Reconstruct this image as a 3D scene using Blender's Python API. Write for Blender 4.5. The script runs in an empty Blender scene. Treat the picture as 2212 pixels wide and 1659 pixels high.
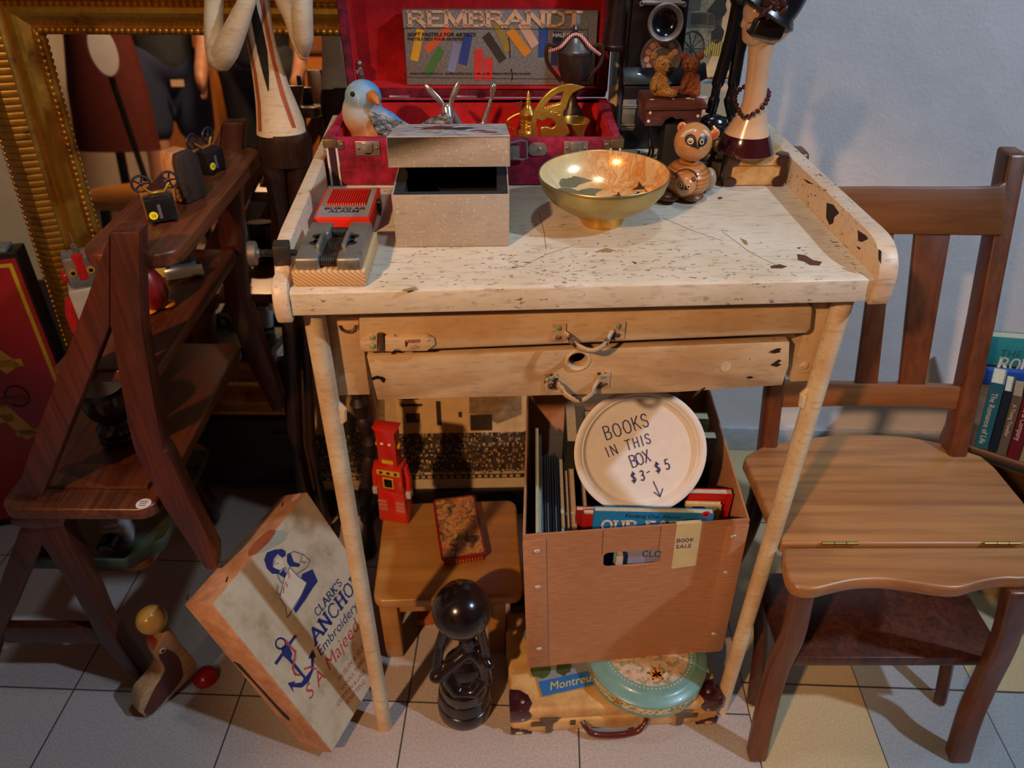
import bpy, bmesh, math, random
from mathutils import Vector as V, Matrix as M, Euler
random.seed(7)
S = bpy.context.scene; C = S.collection
R = math.radians; PI = math.pi
# ---------------------------------------------------------------- camera
FPX, TH, RO, HC = 1625.0, R(35.87), R(.35), 1.236
CAM = V((0, 0, HC))
_f = V((0, math.cos(TH), -math.sin(TH))); _r0 = V((1, 0, 0)); _u0 = _r0.cross(_f)
_r = _r0*math.cos(RO)+_u0*math.sin(RO); _u = _u0*math.cos(RO)-_r0*math.sin(RO)
cd = bpy.data.cameras.new('camera'); cam = bpy.data.objects.new('camera', cd); C.objects.link(cam)
cd.sensor_width = 36; cd.lens = FPX/2212*36; cd.clip_start = .02
rm = M((_r, _u, -_f)).transposed().to_4x4(); rm.translation = CAM; cam.matrix_world = rm
cd.dof.use_dof = True; cd.dof.focus_distance = .96; cd.dof.aperture_fstop = 5.6
S.camera = cam
# ---------------------------------------------------------------- world, lights, exposure
S.view_settings.view_transform = 'Standard'; S.view_settings.look = 'None'
S.view_settings.gamma = 1; S.view_settings.use_curve_mapping = False
S.view_settings.exposure = -0.42
W = bpy.data.worlds.new('room_ambient'); S.world = W; W.use_nodes = True
bg = W.node_tree.nodes['Background']; bg.inputs[0].default_value = (.62, .50, .44, 1); bg.inputs[1].default_value = .13
def spot(name, loc, target, power, col, size, angle, blend=.3):
    l = bpy.data.lights.new(name, 'SPOT'); l.energy = power; l.color = col; l.shadow_soft_size = size
    l.spot_size = R(angle); l.spot_blend = blend
    o = bpy.data.objects.new(name, l); C.objects.link(o); o.location = loc
    o.rotation_euler = (V(target)-V(loc)).to_track_quat('-Z', 'Y').to_euler(); return o
def area(name, loc, target, power, col, size):
    l = bpy.data.lights.new(name, 'AREA'); l.energy = power; l.color = col; l.shape = 'DISK'; l.size = size
    o = bpy.data.objects.new(name, l); C.objects.link(o); o.location = loc
    o.rotation_euler = (V(target)-V(loc)).to_track_quat('-Z', 'Y').to_euler(); return o
spot('warm_track_spot', (-1.38, -1.55, 2.52), (.03, .85, .46), 430, (1, .56, .28), .06, 26, .65)
spot('cool_track_spot', (2.05, -.1, 2.62), (.5, .95, .7), 235, (.62, .78, 1), .05, 62, .5)
spot('cool_ceiling_lamp', (.25, .72, 2.72), (.2, .75, 0), 32, (.75, .92, 1), .06, 75, .7)
spot('warm_side_spot', (-.25, -1.0, 2.6), (-.66, 1.2, .92), 120, (1, .66, .34), .03, 19, .5)
spot('warm_shop_lamp', (-.75, -.25, 2.65), (-1.35, -1.75, .6), 330, (1, .62, .30), .15, 84, .6)
# ---------------------------------------------------------------- measuring helpers: a ray of the photo met with a known plane of the room
def ray(x, y): return _f+_r*((x-1106)/FPX)-_u*((y-829.5)/FPX)
def Zp(x, y, z):
    d = ray(x, y); return CAM+d*((z-HC)/d.z)
def Yp(x, y, Y):
    d = ray(x, y); return CAM+d*(Y/d.y)
def Lp(o, x, y, ax, val):                 # local point of thing o on its own plane ax = val
    mi = FR[o.name].inverted(); a = mi @ CAM; d = mi.to_3x3() @ ray(x, y)
    return a+d*((val-a[ax])/d[ax])
FR = {}
# ---------------------------------------------------------------- mesh builder
class MB:
    def __init__(s): s.b = bmesh.new()
    def f(s, pts):
        try: return s.b.faces.new([s.b.verts.new(p) for p in pts])
        except ValueError: return None
    def hexa(s, p):
        v = [s.b.verts.new(q) for q in p]
        for q in ((3, 2, 1, 0), (4, 5, 6, 7), (0, 1, 5, 4), (1, 2, 6, 5), (2, 3, 7, 6), (3, 0, 4, 7)): s.b.faces.new([v[i] for i in q])
        return s
    def box(s, x0, x1, y0, y1, z0, z1, m=None):
        p = [V(q) for q in ((x0, y0, z0), (x1, y0, z0), (x1, y1, z0), (x0, y1, z0), (x0, y0, z1), (x1, y0, z1), (x1, y1, z1), (x0, y1, z1))]
        return s.hexa([m @ q for q in p] if m else p)
    def beam(s, a, b, w, h, up=(0, 0, 1)):      # square bar from a to b
        a, b = V(a), V(b); d = (b-a).normalized(); x = d.cross(V(up))
        x = x.normalized() if x.length > 1e-6 else V((1, 0, 0)); y = x.cross(d)
        q = [x*(-w/2)-y*(h/2), x*(w/2)-y*(h/2), x*(w/2)+y*(h/2), x*(-w/2)+y*(h/2)]
        return s.hexa([a+k for k in q]+[b+k for k in q])
    def prism(s, poly, d0, d1, ax='y', m=None):  # poly in the two other axes, extruded along ax
        def P(a, b, d):
            q = V((a, d, b)) if ax == 'y' else V((d, a, b)) if ax == 'x' else V((a, b, d))
            return m @ q if m else q
        n = len(poly); A = [s.b.verts.new(P(a, b, d0)) for a, b in poly]; B = [s.b.verts.new(P(a, b, d1)) for a, b in poly]
        fs = [s.b.faces.new(A), s.b.faces.new(B[::-1])]
        for i in range(n): fs.append(s.b.faces.new((A[i], B[i], B[(i+1) % n], A[(i+1) % n])))
        bmesh.ops.recalc_face_normals(s.b, faces=fs); return s
    def loft(s, rings, cap=True, close=True):
        vs = [[s.b.verts.new(p) for p in r] for r in rings]; n = len(rings[0])
        for a, b in zip(vs, vs[1:]):
            for i in range(n if close else n-1): s.b.faces.new((a[i], a[(i+1) % n], b[(i+1) % n], b[i]))
        if cap: s.b.faces.new(vs[0][::-1]); s.b.faces.new(vs[-1])
        return s
    def lathe(s, prof, n=32, m=None, c=(0, 0, 0), sx=1, sy=1, cap=True):
        rings = []; c = V(c)
        for r, z in prof:
            r = max(r, 1e-5)
            q = [c+V((r*sx*math.cos(2*PI*i/n), r*sy*math.sin(2*PI*i/n), z)) for i in range(n)]
            rings.append([m @ p for p in q] if m else q)
        return s.loft(rings, cap)
    def tube(s, pts, r, n=10, flat=1.0, cap=True, up=(0, 0, 1)):
        pts = [V(p) for p in pts]; k = len(pts); rs = r if isinstance(r, (list, tuple)) else [r]*k
        rings = []; u = None
        for i, p in enumerate(pts):
            t = (pts[min(i+1, k-1)]-pts[max(i-1, 0)]).normalized()
            if u is None:
                u = V(up)-t*t.dot(V(up))
                if u.length < 1e-3: u = V((1, 0, 0))-t*t.x
            else: u = u-t*t.dot(u)
            u.normalize(); w = t.cross(u)
            rings.append([p+(u*math.cos(2*PI*j/n)+w*(math.sin(2*PI*j/n)*flat))*rs[i] for j in range(n)])
        return s.loft(rings, cap)
    def cyl(s, a, b, r0, r1=None, n=20): return s.tube([a, b], [r0, r0 if r1 is None else r1], n)
    def ball(s, c, r, n=20, m=None):
        r = (r, r, r) if not isinstance(r, (tuple, list)) else r; c = V(c); rings = []; k = max(8, n//2)
        for i in range(k+1):
            a = PI*i/k; rr = max(math.sin(a), 1e-4)
            q = [V((r[0]*rr*math.cos(2*PI*j/n), r[1]*rr*math.sin(2*PI*j/n), -r[2]*math.cos(a))) for j in range(n)]
            rings.append([c+(m @ p if m else p) for p in q])
        return s.loft(rings)
    def cap(s, a, b, ra, rb, n=16):             # tapered capsule
        s.ball(a, ra, n); s.ball(b, rb, n); return s.tube([a, b], [ra, rb], n)
    def torus(s, c, R_, r, n=36, k=10, m=None, a0=0, a1=2*PI):
        full = abs(a1-a0-2*PI) < 1e-4; c = V(c); rings = []
        for i in range(n+(0 if full else 1)):
            a = a0+(a1-a0)*i/n; rings.append([])
            for j in range(k):
                t = 2*PI*j/k; p = V(((R_+r*math.cos(t))*math.cos(a), (R_+r*math.cos(t))*math.sin(a), r*math.sin(t)))
                rings[-1].append(c+(m @ p if m else p))
        if full: rings.append(rings[0]); return s.loft(rings, False)
        return s.loft(rings)
    def build(s, name, mt, parent=None, bev=0, seg=2, ang=35, sub=0, remesh=0, disp=None, soft=0):
        if remesh == 0: bmesh.ops.remove_doubles(s.b, verts=s.b.verts, dist=1e-6)
        bmesh.ops.recalc_face_normals(s.b, faces=s.b.faces)
        me = bpy.data.meshes.new(name); s.b.to_mesh(me); s.b.free()
        o = bpy.data.objects.new(name, me); C.objects.link(o)
        if remesh:
            k = o.modifiers.new('r', 'REMESH'); k.mode = 'VOXEL'; k.voxel_size = remesh
            k = o.modifiers.new('s', 'SMOOTH'); k.factor = .5; k.iterations = soft or 6
        if bev: k = o.modifiers.new('b', 'BEVEL'); k.width = bev; k.segments = seg; k.limit_method = 'ANGLE'; k.angle_limit = R(40)
        if sub: k = o.modifiers.new('u', 'SUBSURF'); k.levels = k.render_levels = sub
        if o.modifiers:
            dg = bpy.context.evaluated_depsgraph_get(); m2 = bpy.data.meshes.new_from_object(o.evaluated_get(dg))
            o.modifiers.clear(); o.data = m2; bpy.data.meshes.remove(me); me = m2; me.name = name
        me.materials.clear(); me.materials.append(mt)
        for p in me.polygons: p.use_smooth = True
        me.set_sharp_from_angle(angle=R(180 if remesh or sub else ang))
        if parent is not None: o.parent = parent
        return o
def tag(o, label, cat, group=None, kind=None):
    if label: o['label'] = label
    if cat: o['category'] = cat
    if group: o['group'] = group
    if kind: o['kind'] = kind
    return o
def thing(name, label, cat, loc=(0, 0, 0), rz=0, group=None, rot=None, mat=None):
    o = bpy.data.objects.new(name, None); C.objects.link(o); o.empty_display_size = .02
    mw = mat if mat is not None else M.Translation(V(loc)) @ (Euler(rot).to_matrix().to_4x4() if rot else M.Rotation(rz, 4, 'Z'))
    o.matrix_world = mw; FR[o.name] = mw
    return tag(o, label, cat, group)
def struct(name, mb, m, **k):
    o = mb.build(name, m, None, **k); o['kind'] = 'structure'; return o
def dup(root, mw, label, group=None):
    r = root.copy(); C.objects.link(r); r.matrix_world = mw; FR[r.name] = mw; tag(r, label, None, group)
    for ch in list(root.children):
        c = ch.copy(); C.objects.link(c); c.parent = r
        for g in ch.children: d = g.copy(); C.objects.link(d); d.parent = c
    return r
def lab(o, l): o['label'] = l; return o
# ---------------------------------------------------------------- materials
def hx(h):
    c = [int(h[i:i+2], 16)/255 for i in (0, 2, 4)]
    return tuple(x/12.92 if x < .04045 else ((x+.055)/1.055)**2.4 for x in c)+(1,)
class NT:
    def __init__(s, name):
        s.m = bpy.data.materials.new(name); s.m.use_nodes = True; s.t = s.m.node_tree
        s.p = s.t.nodes['Principled BSDF']; s.co = s.t.nodes.new('ShaderNodeTexCoord').outputs['Object']
    def n(s, ty, ins={}, **pr):
        d = s.t.nodes.new('ShaderNode'+ty)
        for k, v in pr.items(): setattr(d, k, v)
        for k, v in ins.items():
            if isinstance(v, bpy.types.NodeSocket): s.t.links.new(v, d.inputs[k])
            else: d.inputs[k].default_value = v
        return d
    def map(s, sc, rot=(0, 0, 0), loc=(0, 0, 0)):
        return s.n('Mapping', {'Vector': s.co, 'Scale': sc if isinstance(sc, tuple) else (sc,)*3, 'Rotation': rot, 'Location': loc}).outputs[0]
    def noise(s, scale, det=4, rough=.55, vec=None, dist=0):
        return s.n('TexNoise', {'Vector': vec or s.co, 'Scale': scale, 'Detail': det, 'Roughness': rough, 'Distortion': dist}).outputs['Fac']
    def ramp(s, fac, st, itp='LINEAR'):
        d = s.n('ValToRGB', {'Fac': fac}); d.color_ramp.interpolation = itp; e = d.color_ramp.elements
        while len(e) < len(st): e.new(.5)
        for k, (p, c) in zip(e, st): k.position = p; k.color = c if isinstance(c, tuple) else (c, c, c, 1)
        return d.outputs[0]
    def mix(s, fac, a, b, bl='MIX'):
        d = s.n('Mix', {}, data_type='RGBA', blend_type=bl)
        for i, v in ((0, fac), (6, a), (7, b)):
            if isinstance(v, bpy.types.NodeSocket): s.t.links.new(v, d.inputs[i])
            else: d.inputs[i].default_value = v
        return d.outputs[2]
    def math(s, op, a, b=0.0, clamp=False):
        d = s.n('Math', {0: a, 1: b}, operation=op, use_clamp=clamp); return d.outputs[0]
    def bump(s, h, st=.3, dist=.002):
        s.set('Normal', s.n('Bump', {'Height': h, 'Strength': st, 'Distance': dist}).outputs[0])
    def set(s, k, v):
        if isinstance(v, bpy.types.NodeSocket): s.t.links.new(v, s.p.inputs[k])
        else: s.p.inputs[k].default_value = v
        return s
_mc = {}
def plain(h, r=.5, m=0, var=.12, sc=30, bmp=.0, coat=0, sheen=0, key=None):
    k = (h, r, m, var, sc, bmp, coat, sheen)
    if k in _mc: return _mc[k]
    t = NT('paint_'+h); c = hx(h)
    if var:
        f = t.noise(sc, 5, .6); d = tuple(x*(1-var*1.6) for x in c[:3])+(1,); e = tuple(min(1, x*(1+var)) for x in c[:3])+(1,)
        t.set('Base Color', t.ramp(f, [(.3, d), (.7, e)]))
        if bmp: t.bump(f, bmp)
    else: t.set('Base Color', c)
    t.set('Roughness', r).set('Metallic', m).set('Coat Weight', coat).set('Sheen Weight', sheen)
    _mc[k] = t.m; return t.m
def wood(name, c1, c2, axis=0, sc=1.0, rough=.35, grain=1.0, coat=.15, c3=None, bmp=.12):
    t = NT(name); s_ = [38*sc]*3; s_[axis] = 2.6*sc
    v = t.map(tuple(s_)); a = t.noise(1, 6, .62, v, .8); s2 = [160*sc]*3; s2[axis] = 7*sc
    b = t.noise(1, 4, .6, t.map(tuple(s2))); big = t.noise(7*sc, 3, .5)
    col = t.ramp(a, [(.3, hx(c1)), (.66, hx(c2))]); dk = hx(c3 or c1)
    col = t.mix(t.ramp(b, [(.46, 0.0), (.62, .45*grain)]), col, tuple(x*.55 for x in dk[:3])+(1,))
    col = t.mix(t.ramp(big, [(.4, 0.0), (.75, .5)]), col, hx(c1))
    t.set('Base Color', col).set('Roughness', rough).set('Coat Weight', coat).set('Coat Roughness', .25); t.bump(b, bmp, .001)
    return t.m
def worn(name, base, alt, chip='3a2016', big=.73, speck=.70, sp_sc=(90, 190, 190), rough=.42, big_sc=16, bmp=.5):
    t = NT(name); cl = t.noise(9, 4, .6); col = t.ramp(cl, [(.35, hx(alt)), (.6, hx(base))])
    st = t.noise(1, 5, .6, t.map((40, 220, 220))); col = t.mix(t.ramp(st, [(.52, 0.0), (.72, .5)]), col, hx('8a7a66'))
    sp = t.noise(1, 3, .6, t.map(sp_sc)); den = t.noise(5, 2, .5)
    spm = t.math('MULTIPLY', t.ramp(sp, [(speck, 0.0), (speck+.025, 1.0)]), t.ramp(den, [(.42, 0.0), (.6, 1.0)]))
    col = t.mix(spm, col, hx('4a3c30'))
    bg_ = t.noise(big_sc, 6, .65); bm = t.ramp(bg_, [(big, 0.0), (big+.012, 1.0)]); col = t.mix(bm, col, hx(chip))
    t.set('Base Color', col).set('Roughness', rough)
    h = t.math('SUBTRACT', t.noise(60, 5, .6), t.math('ADD', bm, spm)); t.bump(h, bmp, .0012)
    return t.m
def velvet(name, c, hi):
    t = NT(name); f = t.noise(45, 5, .7); g = t.noise(300, 3, .6)
    t.set('Base Color', t.mix(t.ramp(f, [(.4, 0.0), (.7, .8)]), hx(c), hx(hi))).set('Roughness', .9)
    t.set('Sheen Weight', .8).set('Sheen Roughness', .35).set('Sheen Tint', hx(hi)); t.bump(g, .6, .001); return t.m
def metal(name, c, rough=.3, var=.15, sc=60, dirt=None, dm=(.55, .7)):
    t = NT(name); f = t.noise(sc, 5, .6); col = t.ramp(f, [(.3, tuple(x*(1-var) for x in hx(c)[:3])+(1,)), (.7, hx(c))])
    if dirt: col = t.mix(t.ramp(t.noise(sc*.5, 6, .65), [(dm[0], 0.0), (dm[1], 1.0)]), col, hx(dirt))
    t.set('Base Color', col).set('Metallic', .8).set('Roughness', t.math('ADD', t.math('MULTIPLY', f, .25), rough-.05)); t.bump(f, .15, .0006); return t.m
BLACK = plain('0d0d10', .35, var=.1); INK = plain('15141c', .6, var=0); WHITE = plain('e9e6e0', .6, var=.05)
STEEL = metal('nickel_plate', 'b9b6b0', .25); DKSTEEL = metal('old_steel', 'a5a298', .42, dirt='5a5046', dm=(.56, .75)); BRASS = metal('polished_brass', 'd6a648', .22, dirt='8a6426', dm=(.58, .85))
# ---------------------------------------------------------------- lettering
GL = {  # stroke skeletons on a 1-high cell: (width, strokes, serif ends)
 'A': (.8, [[(0, 0), (.4, 1)], [(.4, 1), (.8, 0)], [(.16, .36), (.64, .36)]], [(0, 0), (.8, 0)]),
 'B': (.66, [[(.1, 0), (.1, 1)], [(.1, 1), (.4, 1), (.56, .9), (.56, .66), (.4, .54), (.1, .54)], [(.4, .54), (.62, .42), (.62, .12), (.44, 0), (.1, 0)]], [(.1, 0), (.1, 1)]),
 'C': (.72, [[(.68, .8), (.5, 1), (.26, .98), (.06, .74), (.06, .26), (.26, .02), (.5, 0), (.7, .2)]], []),
 'D': (.72, [[(.1, 0), (.1, 1)], [(.1, 1), (.42, 1), (.66, .76), (.66, .24), (.42, 0), (.1, 0)]], [(.1, 0), (.1, 1)]),
 'E': (.62, [[(.1, 0), (.1, 1)], [(.1, 1), (.58, 1)], [(.1, .52), (.46, .52)], [(.1, 0), (.6, 0)]], [(.1, 0), (.1, 1)]),
 'F': (.58, [[(.1, 0), (.1, 1)], [(.1, 1), (.56, 1)], [(.1, .52), (.44, .52)]], [(.1, 0)]),
 'H': (.72, [[(.1, 0), (.1, 1)], [(.62, 0), (.62, 1)], [(.1, .52), (.62, .52)]], [(.1, 0), (.1, 1), (.62, 0), (.62, 1)]),
 'I': (.24, [[(.12, 0), (.12, 1)]], [(.12, 0), (.12, 1)]),
 'K': (.7, [[(.1, 0), (.1, 1)], [(.6, 1), (.12, .42)], [(.26, .58), (.66, 0)]], [(.1, 0), (.1, 1), (.66, 0), (.6, 1)]),
 'L': (.58, [[(.1, 0), (.1, 1)], [(.1, 0), (.56, 0)]], [(.1, 1), (.1, 0)]),
 'M': (.96, [[(.1, 0), (.14, 1)], [(.14, 1), (.48, .1)], [(.48, .1), (.82, 1)], [(.82, 1), (.86, 0)]], [(.1, 0), (.86, 0), (.1, 1), (.86, 1)]),
 'N': (.78, [[(.1, 0), (.1, 1)], [(.1, 1), (.66, 0)], [(.66, 0), (.66, 1)]], [(.1, 0), (.66, 1), (.08, 1)]),
 'O': (.76, [[(.38, 1), (.14, .88), (.05, .5), (.14, .12), (.38, 0), (.62, .12), (.71, .5), (.62, .88), (.38, 1)]], []),
 'R': (.74, [[(.1, 0), (.1, 1)], [(.1, 1), (.44, 1), (.6, .88), (.6, .62), (.44, .5), (.1, .5)], [(.4, .5), (.68, 0)]], [(.1, 0), (.1, 1), (.68, 0)]),
 'S': (.6, [[(.54, .82), (.42, .98), (.2, .98), (.07, .82), (.1, .62), (.48, .42), (.54, .2), (.42, .02), (.18, .02), (.05, .2)]], []),
 'T': (.68, [[(.34, 0), (.34, 1)], [(.02, 1), (.66, 1)]], [(.34, 0)]),
 'X': (.6, [[(.04, 1), (.56, 0)], [(.56, 1), (.04, 0)]], []),
 'U': (.72, [[(.1, 1), (.1, .25), (.24, .02), (.48, .02), (.62, .25), (.62, 1)]], [(.1, 1), (.62, 1)]),
 'G': (.74, [[(.66, .82), (.5, 1), (.26, .98), (.06, .74), (.06, .26), (.26, .02), (.5, 0), (.68, .15), (.68, .45), (.45, .45)]], []),
 '$': (.56, [[(.5, .78), (.4, .9), (.2, .9), (.08, .76), (.12, .6), (.44, .42), (.5, .25), (.4, .1), (.18, .1), (.04, .22)], [(.3, 1.08), (.24, -.08)]], []),
 '3': (.5, [[(.06, .9), (.26, 1), (.42, .86), (.38, .62), (.2, .54), (.42, .44), (.46, .2), (.28, 0), (.04, .1)]], []),
 '5': (.5, [[(.44, 1), (.12, 1), (.08, .58), (.3, .6), (.46, .42), (.42, .12), (.24, 0), (.04, .1)]], []),
 '-': (.5, [[(.06, .45), (.42, .5)]], []), "'": (.2, [[(.1, 1.02), (.07, .8)]], []), ' ': (.4, [], []),
 'v': (.5, [[(.2, 1.1), (.28, 0)], [(.06, .28), (.28, 0), (.5, .3)]], []), '1': (.3, [[(.05, .8), (.16, 1), (.16, 0)]], []), '2': (.5, [[(.06, .8), (.24, 1), (.44, .84), (.4, .6), (.04, 0), (.48, 0)]], []),
}
def ribbon(mb, pts, w, m, d=.0004, z0=0.0):
    for (a, b) in zip(pts, pts[1:]):
        a, b = V((a[0], a[1])), V((b[0], b[1])); t = (b-a)
        if t.length < 1e-7: continue
        t.normalize(); n = V((-t.y, t.x))*(w/2); e = t*(w*.32)
        q = [a-e-n, b+e-n, b+e+n, a-e+n]; mb.prism([(p.x, p.y) for p in q], z0, z0+d, 'z', m)
def strokes(parent, name, s, m, h, mt, w=.1, gap=.14, serif=0, wide=1.0, jit=0, align='l', vw=None):
    """stroke lettering: m maps text x,y,z to the parent's frame, h is the cap height"""
    mb = MB(); tot = sum(GL[c][0]*wide+gap for c in s)-gap; x = 0 if align == 'l' else -tot/2
    for c in s:
        wd, st, se = GL[c]; jx, jy = (random.uniform(-jit, jit), random.uniform(-jit, jit)) if jit else (0, 0)
        F = lambda p: ((x+p[0]*wide+jx)*h, (p[1]+jy)*h)
        for q in st:
            vert = vw and len(q) == 2 and abs(q[0][0]-q[1][0]) < abs(q[0][1]-q[1][1])*.9
            ribbon(mb, [F(p) for p in q], (vw if vert else w)*h, m)
        if serif:
            for p in se:
                a, b = F(p); e = serif*h*.5; k = w*h*.55
                ribbon(mb, [(a-e, b+(k*.3 if p[1] < .5 else -k*.3)), (a+e, b+(k*.3 if p[1] < .5 else -k*.3))], k*1.3, m)
        x += wd*wide+gap
    return mb.build(name, mt, parent)
def txt(parent, name, s, m, size, mt, ext=.0003, off=0, shear=0, align='LEFT', sx=1.0):
    cu = bpy.data.curves.new(name, 'FONT'); cu.body = s; cu.size = size; cu.extrude = ext; cu.offset = off; cu.shear = shear; cu.align_x = align; cu.resolution_u = 3
    t = bpy.data.objects.new('tmp', cu); C.objects.link(t); dg = bpy.context.evaluated_depsgraph_get()
    me = bpy.data.meshes.new_from_object(t.evaluated_get(dg)); bpy.data.objects.remove(t); bpy.data.curves.remove(cu)
    me.transform(m @ M.Diagonal((sx, 1, 1, 1))); me.name = name; me.materials.clear(); me.materials.append(mt)
    o = bpy.data.objects.new(name, me); C.objects.link(o); o.parent = parent; return o
def frame(o_, x, z=None):                    # 4x4 from origin, x axis, up axis (text y)
    x = V(x).normalized(); y = V(z); y = (y-x*y.dot(x)).normalized(); n = x.cross(y)
    m = M((x, y, n)).transposed().to_4x4(); m.translation = V(o_); return m
FRONT = lambda x, y, z: frame((x, y, z), (1, 0, 0), (0, 0, 1))     # text on a face looking to -y
TOP = lambda x, y, z, a=0: M.Translation((x, y, z)) @ M.Rotation(a, 4, 'Z')
def decal(parent, name, polys, m, mt, d=.0004):
    mb = MB()
    for p in polys: mb.prism(p, 0, d, 'z', m)
    return mb.build(name, mt, parent)
def blob(cx, cy, rx, ry, n=14, jit=.25, a=0, seed=1):
    rr = random.Random(seed); o = []
    for i in range(n):
        t = 2*PI*i/n; k = 1+rr.uniform(-jit, jit); x, y = rx*k*math.cos(t), ry*k*math.sin(t)
        o.append((cx+x*math.cos(a)-y*math.sin(a), cy+x*math.sin(a)+y*math.cos(a)))
    return o
def rrect(x0, x1, y0, y1, r, n=5):
    o = []
    for cx, cy, a in ((x1-r, y1-r, 0), (x0+r, y1-r, 90), (x0+r, y0+r, 180), (x1-r, y0+r, 270)):
        for i in range(n+1): t = R(a+90*i/n); o.append((cx+r*math.cos(t), cy+r*math.sin(t)))
    return o
def crom(pts, n=6):                           # smooth curve through points (any dimension)
    P = [V(p) for p in pts]; o = []
    for i in range(len(P)-1):
        a, b, c, d = P[max(i-1, 0)], P[i], P[i+1], P[min(i+2, len(P)-1)]
        for k in range(n):
            t = k/n; o.append(.5*((2*b)+(c-a)*t+(2*a-5*b+4*c-d)*t*t+(3*b-a-3*c+d)*t**3))
    return o+[P[-1]]
def plate2d(name, polys, depth, m, mt, parent, bevel=0):   # flat cast plate with holes, local x,y -> m
    cu = bpy.data.curves.new(name, 'CURVE'); cu.dimensions = '2D'; cu.fill_mode = 'BOTH'; cu.extrude = depth/2; cu.bevel_depth = bevel; cu.bevel_resolution = 2
    for q in polys:
        sp = cu.splines.new('POLY'); sp.points.add(len(q)-1); sp.use_cyclic_u = True
        for p_, c in zip(sp.points, q): p_.co = (c[0], c[1], 0, 1)
    t = bpy.data.objects.new('tmp', cu); C.objects.link(t); dg = bpy.context.evaluated_depsgraph_get()
    me = bpy.data.meshes.new_from_object(t.evaluated_get(dg)); bpy.data.objects.remove(t); bpy.data.curves.remove(cu)
    me.transform(m); me.name = name; me.materials.clear(); me.materials.append(mt)
    for f in me.polygons: f.use_smooth = True
    me.set_sharp_from_angle(angle=R(40))
    o = bpy.data.objects.new(name, me); C.objects.link(o); o.parent = parent; return o
# ---------------------------------------------------------------- setting
def tile_mat():
    t = NT('floor_tiles'); psi = -.0335; tile = .3
    mp = t.map(1.0, (0, 0, -psi)); sx = t.n('SeparateXYZ', {0: mp}); u0 = t.math('ADD', sx.outputs[0], 2.686*tile); v = t.math('ADD', sx.outputs[1], -2.4719*tile)
    vv = t.math('DIVIDE', v, tile)
    # beyond the fifth column the floor changes to two narrower strips of tile
    lim = 4*tile; isR = t.math('GREATER_THAN', u0, lim); uR = t.math('DIVIDE', t.math('SUBTRACT', u0, lim), .209); uL = t.math('DIVIDE', u0, tile)
    uu = t.math('ADD', t.math('MULTIPLY', uR, isR), t.math('MULTIPLY', uL, t.math('SUBTRACT', 1.0, isR)))
    vR = t.math('DIVIDE', t.math('ADD', v, -.062), .4)
    vv = t.math('ADD', t.math('MULTIPLY', vR, isR), t.math('MULTIPLY', vv, t.math('SUBTRACT', 1.0, isR)))
    def edge(q, w):
        fr = t.math('FRACT', t.math('ADD', q, 50.0)); d = t.math('MINIMUM', fr, t.math('SUBTRACT', 1.0, fr)); return t.math('LESS_THAN', d, w)
    g = t.math('MAXIMUM', edge(uu, .0045), edge(vv, .0045))
    f1 = t.noise(260, 3, .7); f2 = t.noise(6, 4, .6)
    cell = t.n('TexWhiteNoise', {'Vector': t.n('CombineXYZ', {0: t.math('FLOOR', uu), 1: t.math('FLOOR', vv), 2: isR}).outputs[0]}).outputs['Value']
    base = t.ramp(f1, [(.35, hx('a2968e')), (.65, hx('beb2aa'))]); base = t.mix(t.ramp(f2, [(.4, 0.0), (.7, .3)]), base, hx('aaa09a'))
    yel = t.ramp(f1, [(.35, hx('b8a276')), (.65, hx('cbb88e'))]); blu = t.ramp(f1, [(.35, hx('8e979b')), (.65, hx('a4acb0'))])
    k = t.math('FLOOR', uR); k0 = t.math('LESS_THAN', t.math('ABSOLUTE', k), .5); far = t.math('MULTIPLY', t.math('GREATER_THAN', k, 1.5), t.math('GREATER_THAN', vR, 0.0))
    isY = t.math('MULTIPLY', t.math('MAXIMUM', k0, far), isR)
    col = t.mix(t.math('MULTIPLY', isR, 1.0), base, blu); col = t.mix(isY, col, yel)
    col = t.mix(t.math('MULTIPLY', cell, .10), col, hx('8d8580')); col = t.mix(g, col, hx('3a3532'))
    t.set('Base Color', col).set('Roughness', t.math('ADD', t.math('MULTIPLY', f1, .2), .38)); t.bump(t.math('SUBTRACT', f1, t.math('MULTIPLY', g, 2.0)), .25, .001); return t.m
def wall_mat():
    t = NT('wall_plaster'); f = t.noise(14, 5, .6); g = t.noise(160, 4, .6)
    t.set('Base Color', t.ramp(f, [(.35, hx('dcd6d4')), (.65, hx('e4dedc'))])).set('Roughness', .75)
    t.bump(t.math('ADD', t.math('MULTIPLY', f, 2.0), g), .25, .003); return t.m
WALL = wall_mat()
struct('floor', MB().box(-3, 3, -3.5, 1.6, -.05, 0), tile_mat())
WB = M.Translation((.54, 1.445, 0)) @ M.Rotation(R(-1.9), 4, 'Z')
struct('wall_back', MB().box(-3.6, 2.6, 0, .1, 0, 2.8, WB), WALL)
struct('wall_left', MB().box(-2.9, -2.8, -3.5, 1.6, 0, 2.8), WALL)
struct('wall_right', MB().box(2.8, 2.9, -3.5, 1.6, 0, 2.8), WALL)
struct('wall_front', MB().box(-2.9, 2.9, -3.5, -3.4, 0, 2.8), plain('b5703a', .8))
struct('ceiling', MB().box(-3, 3, -3.5, 1.6, 2.8, 2.9), plain('b9b4ae', .8))
struct('baseboard_back', MB().box(-3.3, 2.2, -.012, 0, 0, .07, WB), plain('b5b7ba', .5), bev=.003)
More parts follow.
